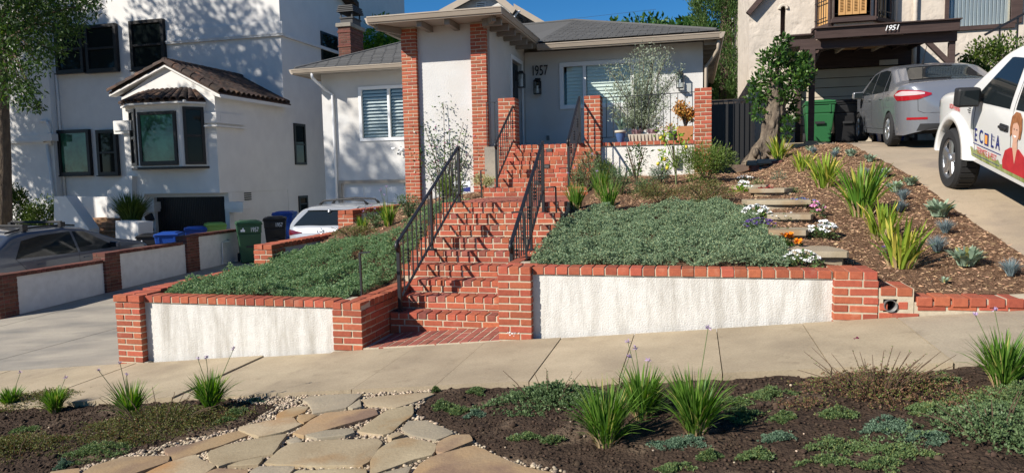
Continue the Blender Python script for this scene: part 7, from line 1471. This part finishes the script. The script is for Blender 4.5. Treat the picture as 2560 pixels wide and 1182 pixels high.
m.build('branches', 'twig', t); PT = np.array([tuple(p) for p in PT]); n = 900; P = PT[RNG.integers(0, len(PT), n)] + RNG.normal(0, 1, (n, 3)) * np.array([.11, .04, .10]); P[:, 1] = np.minimum(P[:, 1], 13.36); v, f = leafquads(P, rdir(n), RNG.uniform(.04, .07, n), RNG.uniform(.022, .034, n)); nplink('foliage', v, f, LM['dark'], t); q = P[RNG.integers(0, n, 16)]; v, f = icos(q, np.full(16, .014)); nplink('buds', v, f, PM['pink'], t)
t = thing('yard_sign', aty(1158, 500, 12.0), 'small white and navy yard sign reading protection beside the landing', 'sign'); p0, p1 = aty(1133, 453, 12.0), aty(1176, 479, 12.0); cx = (p0.x + p1.x) / 2
m = MB(); m.box2(p0.x, p1.x, 12.0, 12.012, p1.z, p0.z); o = m.build('sign_panel', 'white_print', t); m = MB(); m.hexa([(p0.x + .003, 11.996, p1.z + .003), (p1.x - .003, 11.996, p1.z + .003), (p1.x - .003, 11.9995, p1.z + .003), (p0.x + .003, 11.9995, p1.z + .003)], [(p0.x + .003, 11.996, p1.z + .035), (p1.x - .003, 11.996, p1.z + .085), (p1.x - .003, 11.9995, p1.z + .085), (p0.x + .003, 11.9995, p1.z + .035)]); m.build('wave_print', 'navy', t)
text('lettering', 'Protection', .062, FACE(Vector((cx, 11.994, (p0.z + p1.z) / 2 + .01))) @ Matrix.Diagonal((.85, 1, 1, 1)), 'navy', t, .001); m = MB(); m.bar((cx, 12.02, p1.z), (cx, 12.02, 1.0), .014); m.build('stake', 'iron', t)

# patio pots
def pot(label, c, prof, mat, name='flower_pot', soil=True):
    t = thing(name, c, label, 'plant pot'); m = MB(); m.lathe(prof, c, 20); smooth_angle(m.build('pot', mat, t), 40); m = MB(); m.lathe([(prof[-1][0] * .92, prof[-1][1] - .03), (.001, prof[-1][1] - .03)], c, 16, cap=False); m.build('potting_soil', 'soil', t); return t
zc_ = 2.05; p = aty(1551, 352, 12.9); c = Vector((p.x, 12.93, zc_)); t = pot('blue glazed pot with a tan rim holding a small agave on the patio wall', c, [(.05, 0), (.085, .10), (.09, .17)], 'blue_pot'); m = MB(); m.lathe([(.09, .165), (.105, .17), (.105, .205), (.09, .21)], c, 20); m.build('pot_rim', 'garage_cream', t, True)
t = plant('agave', c + Vector((0, 0, .19)), 'small pale blue green agave in the blue glazed pot', 'succulent'); n = 13; a = np.arange(n) * 2.4; v, f = blades(np.tile(np.array(c + Vector((0, 0, .18))), (n, 1)), a, RNG.uniform(.16, .30, n), np.full(n, .045), np.concatenate([[.05, .1], RNG.uniform(.3, 1.35, n - 2)]), 4); nplink('leaf_rosette', v, f, LM['agave'], t)
p = aty(1612, 348, 12.95); t = thing('planter_box', (p.x, 12.95, zc_), 'long low tan planter with mauve succulents on the patio wall', 'planter'); m = MB(); m.hexa([(p.x - .26, 12.88, zc_), (p.x + .26, 12.88, zc_), (p.x + .26, 13.02, zc_), (p.x - .26, 13.02, zc_)], [(p.x - .29, 12.86, zc_ + .13), (p.x + .29, 12.86, zc_ + .13), (p.x + .29, 13.04, zc_ + .13), (p.x - .29, 13.04, zc_ + .13)]); m.build('box', 'garage_cream', t, bevel=.006)
for k in range(9): m = MB(); x = p.x - .25 + k * .062; m.box2(x - .004, x + .004, 12.857, 12.875, zc_ + .015, zc_ + .12); m.build('rib', 'twig', t)
for dx, lab in ((-.14, 'mauve rosette succulent at the left of the long planter'), (.14, 'mauve rosette succulent at the right of the long planter')):
    c2 = Vector((p.x + dx, 12.95, zc_ + .13)); s = plant('succulent', c2, lab, 'succulent'); n = 60; a = RNG.uniform(0, 6.28, n); MATS.setdefault('mauve', None); v, f = blades(np.tile(np.array(c2), (n, 1)) + np.stack([np.cos(a) * .07, np.sin(a) * .04, np.zeros(n)], 1), a, RNG.uniform(.06, .12, n), np.full(n, .026), RNG.uniform(.2, 1.3, n), 3); nplink('leaf_rosette', v, f, leaf('mauve_leaf', (.30, .18, .20), (.42, .27, .28), .15), s)
p = aty(1713, 345, 12.95); t = thing('flower_pot', (p.x, 12.98, zc_), 'square terracotta box planter on the patio wall by the right pier', 'plant pot'); m = MB(); m.hexa([(p.x - .13, 12.86, zc_), (p.x + .13, 12.86, zc_), (p.x + .13, 13.10, zc_), (p.x - .13, 13.10, zc_)], [(p.x - .145, 12.845, zc_ + .24), (p.x + .145, 12.845, zc_ + .24), (p.x + .145, 13.115, zc_ + .24), (p.x - .145, 13.115, zc_ + .24)]); m.build('pot', 'terracotta', t, bevel=.008); m = MB(); m.box2(p.x - .135, p.x + .135, 12.855, 13.105, zc_ + .238, zc_ + .246); m.build('potting_soil', 'soil', t)
c = Vector((p.x, 12.98, zc_ + .24)); t = plant('jade_plant', c, 'orange brown jade plant with thick stems in the terracotta box', 'succulent'); m = MB(); PT = []
for k in range(9):
    a = k * 2.4; e = c + Vector((math.cos(a) * random.uniform(.08, .24), math.sin(a) * .12, random.uniform(.18, .46))); q = c.lerp(e, .5) + Vector((0, 0, .04)); m.tube([c, q, e], [.018, .012, .006], 6); PT += [e, q.lerp(e, .6)]
m.build('stems', 'bark', t); n = 1000; PT = np.array([tuple(x) for x in PT]); P = PT[RNG.integers(0, len(PT), n)] + RNG.normal(0, .046, (n, 3)); v, f = leafquads(P, rdir(n) + np.array([0, 0, .5]), RNG.uniform(.035, .055, n), RNG.uniform(.024, .036, n), .3); nplink('foliage', v, f, LM['jade'], t)
p = aty(1683, 345, 12.95); c = Vector((p.x, 12.95, zc_)); t = pot('dark ridged pot with a reddish plant next to the terracotta box', c, [(.065, 0), (.075, .05), (.068, .06), (.08, .10), (.073, .11), (.085, .17)], 'charcoal')
c = c + Vector((-.06, 0, .16)); t = plant('succulent', c, 'reddish bushy succulent in the dark ridged pot', 'succulent'); n = 160; P = np.array(c) + RNG.normal(0, 1, (n, 3)) * np.array([.08, .05, .05]) + np.array([0, 0, .06]); v, f = leafquads(P, rdir(n) + np.array([0, 0, .5]), np.full(n, .035), np.full(n, .022)); nplink('foliage', v, f, LM['jade'], t)
p = aty(1657, 350, 12.93); pot('small terracotta pot in front of the iron fence', Vector((p.x, 12.93, zc_)), [(.04, 0), (.055, .08), (.06, .085), (.06, .10)], 'terracotta')
# olive tree in the patio
def tree(name, base_, label, H_, r_, trunk_r, nleaf, L, W, mat, bark='bark', cc=None, clumps=40, cr=.32, limbs=8, seed=1, shell=.35, droop=0, cat_='tree', group=None, forks=1, lean=(0, 0)):
    b = Vector(base_); t = plant(name, b, label, cat_, group); cc = Vector(cc) if cc else b + Vector((lean[0], lean[1], H_ - r_[2])); m = MB(); rnd = random.Random(seed); C = rdir(clumps) * RNG.uniform(shell, .95, (clumps, 1)); C = C * np.array(r_) * (1 - cr * .5) + np.array(cc)
    fork = b.lerp(cc, .55 if forks else .15); m.tube([b - Vector((0, 0, .1)), b + Vector((0, 0, .15)), b.lerp(fork, .6) + Vector((rnd.uniform(-.1, .1), rnd.uniform(-.1, .1), 0)) * trunk_r * 4, fork], [trunk_r * 1.35, trunk_r * 1.1, trunk_r * .9, trunk_r * .7], 10)
    trunk = m.build('trunk', bark, t, True); m = MB()
    for i in range(min(limbs * 3, clumps)):
        e = Vector(C[i]); s = fork if i < limbs else fork.lerp(cc, .6); s = s if e.z > s.z - .5 else b.lerp(fork, .8); q = s.lerp(e, .5) + Vector((0, 0, .08 * H_ * .3)); m.tube([s, q, e], [trunk_r * .45 if i < limbs else trunk_r * .25, trunk_r * .22, trunk_r * .07], 6)
    m.build('limbs', bark, t, True)
    i = RNG.integers(0, clumps, nleaf); q = unit(RNG.normal(size=(nleaf, 3))) * (RNG.uniform(0, 1, (nleaf, 1)) ** .45) * cr * RNG.uniform(.55, 1.25, (clumps, 1))[i] * np.array(r_); P = C[i] + q; D = unit(q) + rdir(nleaf) * .9 + np.array([0, 0, -droop]); v, f = leafquads(P, D, L * RNG.uniform(.6, 1.25, nleaf), L * W * RNG.uniform(.7, 1.3, nleaf)); nplink('crown', v, f, mat, t); return t
p = aty(1600, 350, 14.2); t = plant('olive_tree', (p.x, 14.2, PZ0), 'young feathery olive tree with gray green leaves before the right window', 'tree'); b = Vector((p.x, 14.2, PZ0)); m = MB(); PT = []
for px, py in ((1520, 170), (1545, 165), (1572, 150), (1600, 125), (1612, 122), (1632, 130), (1640, 128), (1660, 145), (1668, 135), (1690, 190), (1700, 175), (1520, 230), (1530, 280), (1670, 260), (1585, 250), (1640, 240), (1560, 300), (1655, 300), (1615, 200), (1590, 190), (1545, 215), (1660, 215)):
    e = aty(px, py, 14.2 + random.uniform(-.45, .45)); s = b + Vector((0, 0, random.uniform(.1, .5))); q = s.lerp(e, .5) + Vector(((b.x - e.x) * .1, 0, -.05)); m.tube([s, q, e], [.018, .010, .004], 5); PT += [s.lerp(q, u) for u in np.linspace(.45, 1, 8)] + [q.lerp(e, u) for u in np.linspace(0, 1.0, 16)]
m.tube([b - Vector((0, 0, .3)), b + Vector((.02, 0, .3)), b + Vector((0, 0, .8))], [.04, .032, .02], 8); m.build('branches', 'bark', t, True); PT = np.array([tuple(x) for x in PT]); n = 11000; P = PT[RNG.integers(0, len(PT), n)] + RNG.normal(0, .065, (n, 3)); v, f = leafquads(P, rdir(n) + np.array([0, 0, .8]), RNG.uniform(.04, .075, n), RNG.uniform(.011, .018, n)); nplink('crown', v, f, LM['olive'], t)
p = aty(1600, 362, 14.2); pot('large white pot of the olive tree behind the patio wall', Vector((b.x, 14.2, PZ0 - .3)), [(.2, 0), (.24, .3), (.25, .32)], 'white_stucco')
# lemon sapling on a stake with a black box
p = on(1690, 462, right_bed); t = plant('lemon_tree', p, 'young lemon sapling with bright leaves tied to a dark stake', 'tree'); PT = []; m = MB()
for px, py in ((1650, 330), (1665, 345), (1700, 335), (1715, 370), (1650, 385), (1680, 320), (1720, 350), (1645, 405), (1670, 415), (1660, 400)):
    e = aty(px, py, p.y + random.uniform(-.1, .1)); s = p + Vector((0, 0, .25)); q = s.lerp(e, .55) + Vector((0, 0, .06)); m.tube([s, q, e], [.01, .007, .003], 5); PT += [q.lerp(e, u) for u in (.5, .7, .9, 1)]
m.tube([p, p + Vector((0, 0, .4))], [.014, .01], 6); m.build('branches', 'stalk', t); PT = np.array([tuple(x) for x in PT]); n = 170; P = PT[RNG.integers(0, len(PT), n)] + RNG.normal(0, .05, (n, 3)); v, f = leafquads(P, rdir(n), RNG.uniform(.05, .09, n), RNG.uniform(.025, .04, n)); nplink('foliage', v, f, LM['citrus'], t)
for px, py in ((1652, 345), (1645, 410), (1668, 420), (1716, 368), (1662, 398)): q = aty(px, py, p.y - .06); v, f = icos(np.array([tuple(q)]), np.array([[.032, .03, .036]])); nplink('lemon', v, f, PM['lemon'], t, True)
t = thing('garden_stake', p + Vector((.02, .05, 0)), 'dark wooden stake beside the lemon sapling', 'stake'); q = aty(1682, 365, p.y + .05); m = MB(); m.bar(p + Vector((.02, .05, -.1)), q, .03); m.build('stake', 'wood_dark', t)
q = aty(1689, 403, 12.80); t = thing('meter_box', q, 'black box fixed on the white patio wall behind the lemon sapling', 'box'); m = MB(); m.box2(q.x - .05, q.x + .05, 12.74, 12.828, q.z - .10, q.z + .10); m.build('box', 'black', t, bevel=.012)

# gnarled tree beside the cream house
b = aty(1912, 425, 15.3); b.z = 1.6; t = plant('gnarled_tree', b, 'old gnarled tree with a thick pale trunk and dark glossy leaves by the carport', 'tree'); m = MB(); rings = []; n = 44
KN = [(1906, 430, .50), (1910, 410, .44), (1914, 390, .36), (1918, 365, .28), (1924, 340, .22), (1930, 312, .20), (1936, 285, .195), (1940, 258, .19), (1938, 236, .19), (1936, 216, .17), (1934, 206, .10)]
KA = np.array(KN, float); tt = np.linspace(0, len(KN) - 1, 40); k = len(tt)
for i, u in enumerate(tt):
    px, py, rr = [float(np.interp(u, np.arange(len(KN)), KA[:, q])) for q in range(3)]; rr *= .86; c = aty(px, py, 15.3)
    for j in range(n):
        a = 6.283 * j / n; ca, sa = math.cos(a), math.sin(a); rough = 1 + .16 * math.sin(5 * a + i * .10 + 2 * NZ.noise(Vector((ca, sa, i * .12)))) * min(1, rr / .25) + .26 * NZ.noise(Vector((ca * 2.5, sa * 2.5, i * .22))) + .12 * NZ.noise(Vector((ca * 7, sa * 7, i * .5)))
        rings.append((c.x + rr * rough * ca, c.y + rr * rough * sa, c.z))
m.add(rings, [(i * n + j, i * n + (j + 1) % n, (i + 1) * n + (j + 1) % n, (i + 1) * n + j) for i in range(k - 1) for j in range(n)] + [tuple(range((k - 1) * n, k * n))]); m.build('trunk', 'gnarl', t, True)
m = MB(); tp_c = aty(1936, 222, 15.3)
for px, py in ((1955, 120), (1920, 160), (1995, 175), (1900, 215), (1985, 220), (1970, 280), (1895, 270)): e = aty(px, py, 15.35); s_ = tp_c if py < 230 else aty(1938, 290, 15.3); m.tube([s_, s_.lerp(e, .5) + Vector((0, .05, .06)), e], [.06, .035, .012], 6)
m.build('limbs', 'bark', t, True)
for j in range(26): c = aty(random.uniform(1885, 1950), random.uniform(375, 425), 15.3 - random.uniform(.2, .36)); v, f = icos(np.array([tuple(c)]), np.array([[random.uniform(.04, .10), .08, random.uniform(.04, .12)]])); nplink('knot', v, f, 'gnarl', t, True)
CL = [(1952, 118, .16), (1945, 140, .22), (1975, 150, .22), (2000, 165, .24), (1920, 165, .22), (1960, 175, .26), (2005, 195, .24), (1900, 205, .20), (1975, 205, .28), (1990, 222, .22), (1890, 240, .18), (1905, 262, .17), (1968, 262, .19), (1980, 285, .16), (1972, 305, .13), (1897, 285, .15), (1958, 100, .12), (1912, 140, .15), (2018, 185, .15), (1968, 330, .11), (1925, 200, .17), (2010, 150, .14), (1885, 215, .12), (1912, 235, .13), (1960, 240, .15)]
vs = []
for px, py, rr in CL: c = aty(px, py, 15.3 + random.uniform(-.2, .35)); k = int(2500 * rr * rr + 30); q = unit(RNG.normal(size=(k, 3))) * RNG.uniform(.3, 1, (k, 1)) * rr; vs.append(leafquads(np.array(c) + q, unit(q) + rdir(k) * .6 + np.array([0, 0, .3]), RNG.uniform(.07, .12, k), RNG.uniform(.04, .055, k), .15))
v, f = cat(*vs); nplink('crown', v, f, LM['dark'], t)
# big clipped hedge on the right, trees behind
q = aty(2480, 150, 17.4); shrub('clipped_hedge', Vector((q.x + .15, 17.4, rz_(2.9, 17) + .15)), (1.15, .7, 1.02), 16000, LM['hedge'], 'large rounded glossy hedge beside the cream house behind the pickup', L=.075, W=.55, clumps=90, cr=.30, stems=8, shell=.72)
t = thing('parked_roof_rack', (0, 0, 0), None, None) if False else None
c = aty(1815, 120, 25); t = plant('cypress', (c.x, 25, 1.8), 'tall dense green cypress between the two houses', 'tree'); m = MB(); m.tube([(c.x, 25, 1.5), (c.x, 25, 9)], [.28, .12], 8); m.build('trunk', 'bark', t); PL_ = []; DL = []
for k in range(330):
    z = random.uniform(2.2, 11.5); rr = 1.25 * (1 - max(0, (z - 7) / 7) ** 1.4) * (.72 + .28 * random.random()); a = random.uniform(0, 6.283); P0 = np.array((c.x + rr * math.cos(a) * .82, 25 + rr * math.sin(a) * .82, z)); kk = 270; u = RNG.uniform(0, 1, (kk, 1)); q = RNG.normal(0, 1, (kk, 3)) * np.array([.15, .15, .1]) * (1.15 - u * .8) + u * np.array([math.cos(a) * .22, math.sin(a) * .22, .75]); PL_.append(P0 + q); DL.append(np.tile(np.array([math.cos(a) * .5, math.sin(a) * .5, 1.0]), (kk, 1)) + rdir(kk) * .5)
P = np.concatenate(PL_); D = np.concatenate(DL); v, f = leafquads(P, D, RNG.uniform(.06, .13, len(P)), RNG.uniform(.024, .042, len(P))); nplink('crown', v, f, LM['cypress'], t)
c = aty(1700, 80, 38); tree('background_tree', (c.x, 38, 1), 'deep green tree with cloud shaped crown behind the right roof', c.z + .9, (4.3, 3, 2.6), .35, 16000, .30, .5, LM['deep'], cc=(c.x - .5, 38, c.z - 1.0), clumps=34, cr=.30, seed=3)
c = aty(1765, 75, 34); tree('background_tree', (c.x, 34, 1), 'dark dense tree close to the cypress behind the right roof', c.z + .6, (1.6, 2, 3.0), .3, 9000, .28, .5, LM['deep'], cc=(c.x, 34, c.z - 2.4), clumps=30, cr=.34, seed=5)
c = aty(925, 130, 31); tree('background_tree', (c.x, 31, -1), 'bright green leafy tree behind the left roof by the chimney', c.z + 1.2, (2.9, 2.2, 2.6), .3, 15000, .24, .42, LM['bright'], cc=(c.x + .5, 31, c.z - 1.0), clumps=36, cr=.34, seed=7)
c = aty(1010, 140, 33); tree('background_tree', (c.x, 33, -1), 'bright green tree seen between the chimney and the wing roof', c.z + .6, (2.2, 2, 2.2), .25, 9000, .24, .42, LM['bright'], cc=(c.x, 33, c.z - .8), clumps=26, cr=.34, seed=8)
# left edge: street tree, hedges, palm, planter grass
b = aty(3, 600, 15.0); b.z = -1.2; q = aty(60, 60, 14.6); t = plant('street_tree', b, 'leafy tree at the left edge with a slim dark trunk and hanging foliage', 'tree'); m = MB(); top = aty(2, 100, 15); m.tube([b, b.lerp(top, .5) + Vector((.05, 0, 0)), top, top + Vector((-.2, 0, 2))], [.20, .16, .13, .08], 10); m.build('trunk', 'bark', t, True); PT = []; m = MB()
for px, py, rr in ((20, 10, .9), (70, 20, .9), (120, 5, .8), (165, 25, .7), (205, 15, .5), (60, 70, .8), (110, 60, .8), (150, 80, .6), (30, 110, .7), (80, 120, .6), (185, 60, .4), (225, 10, .35), (15, 180, .55), (50, 200, .5), (30, 235, .45), (80, 225, .3), (100, 160, .35), (10, 60, .9), (140, 130, .3), (60, 255, .25), (95, 265, .2), (-60, 40, 1.2), (-40, 150, 1.0), (-90, -60, 1.4), (30, -60, 1.2), (110, -70, 1.1), (190, -60, .9)):
    c = aty(px, py, 14.6 + random.uniform(-.8, .8)); PT.append((c, rr)); m.tube([top, top.lerp(c, .5) + Vector((0, 0, .2)), c], [.05, .03, .008], 5)
m.build('limbs', 'bark', t, True); vs = []
for c, rr in PT: k = int(620 * rr * rr + 60); q = unit(RNG.normal(size=(k, 3))) * (RNG.uniform(0, 1, (k, 1)) ** .5) * rr; vs.append(leafquads(np.array(c) + q, rdir(k) + np.array([0, 0, -.7]), RNG.uniform(.09, .16, k), RNG.uniform(.035, .055, k)))
v, f = cat(*vs); nplink('crown', v, f, LM['shade'], t)
# street trees further left along the kerb; they stand outside the view and shade the left houses
for i, (x, y, H_, r_, nl) in enumerate(((-24.5, 11.5, 13.8, (3.9, 2.6, 4.4), 11000), (-31, 14.8, 20.5, (5.4, 3.2, 7.8), 42000), (-20.3, 6.2, 16.0, (2.7, 2.0, 3.0), 2500), (-27.5, 12.8, 20.5, (3.2, 2.6, 3.4), 5200))):
    tree('street_tree', (x, y, sw(max(x, -14)) - .3), ['broad street tree standing to the left of the view', 'tallest street tree furthest to the left of the view', 'small street tree nearest to the driveway, left of the view', 'high thin street tree left of the view'][i], H_, r_, .3, nl, .26, .42, LM['shade'], clumps=46, cr=.30 if i != 2 else .21, seed=20 + i, limbs=10)
def vb(px, py, Y, z): p = aty(px, py, Y); return Vector((p.x, Y, z))
shrub('clipped_bush', vb(42, 560, 20.5, -1.0), (.64, .6, 1.32), 5000, LM['hedge'], 'round clipped dark bush left of the entry stairs', L=.085, W=.55, clumps=40, stems=4, shell=.7)
shrub('clipped_bush', vb(115, 560, 19.6, -1.0), (.90, .7, 1.10), 6500, LM['hedge'], 'wide dark bush against the white stair wall', L=.085, W=.55, clumps=50, stems=4, shell=.7)
q = vb(330, 556, 18.4, aty(330, 556, 18.4).z); n = 1100; t = plant('planter_grass', q, 'fine arching green plant in the white stucco planter', 'plant'); a = RNG.uniform(0, 6.28, n); v, f = blades(np.tile(np.array(q), (n, 1)) + np.stack([np.cos(a), np.sin(a), a * 0], 1) * .25 * RNG.uniform(0, 1, (n, 1)), a, RNG.uniform(.5, 1.0, n), np.full(n, .014), RNG.uniform(.1, 1.35, n), 5); nplink('foliage', v, f, LM['hedge'], t)
q = vb(-6, 520, 14.0, -.2); n = 34; t = plant('palm', q, 'yellow green palm fronds peeking in at the left edge', 'palm'); vs = []
for k in range(7):
    a0 = k * .9; cpts = [np.array(q) + np.array([math.cos(a0) * s * .55, math.sin(a0) * s * .5, .75 * s - .45 * s * s]) for s in np.linspace(.1, 1.1, 16)]; P = np.repeat(np.array(cpts), 2, 0); sd = np.tile([1, -1], 16)[:, None]; D = np.array([math.cos(a0), math.sin(a0), .1])[None] + sd * np.array([-math.sin(a0), math.cos(a0), -.1])[None] * 1.1; vs.append(leafquads(P, D, np.full(32, .28), np.full(32, .03)))
v, f = cat(*vs); nplink('fronds', v, f, LM['palm'], t)
# overhead wires far behind the roofs, a fallen petal
for i, (y0, y1) in enumerate(((96, 84), (118, 104))): a, b = aty(760, y0, 60), aty(1640, y1 - 60, 60); t = thing('overhead_wire', a, ['upper thin wire crossing the sky behind the roofs', 'lower thin wire crossing the sky behind the roofs'][i], 'wire'); m = MB(); m.tube([a, (a + b) / 2 - Vector((0, 0, .5)), b], .012, 4); m.build('wire', 'trim_black', t)
p = aty(2138, 838, 5.6); p.z = sw(p.x, 5.5) + .008; t = thing('fallen_flower', p, 'magenta fallen blossom lying on the sidewalk', 'flower'); v, f = leafquads(np.tile(np.array(p), (5, 1)), unit(RNG.normal(size=(5, 3)) * np.array([1, 1, .3])), np.full(5, .03), np.full(5, .02), .4); nplink('petals', v, f, mk('magenta_petal', (.35, .03, .14), rough=.7), t)
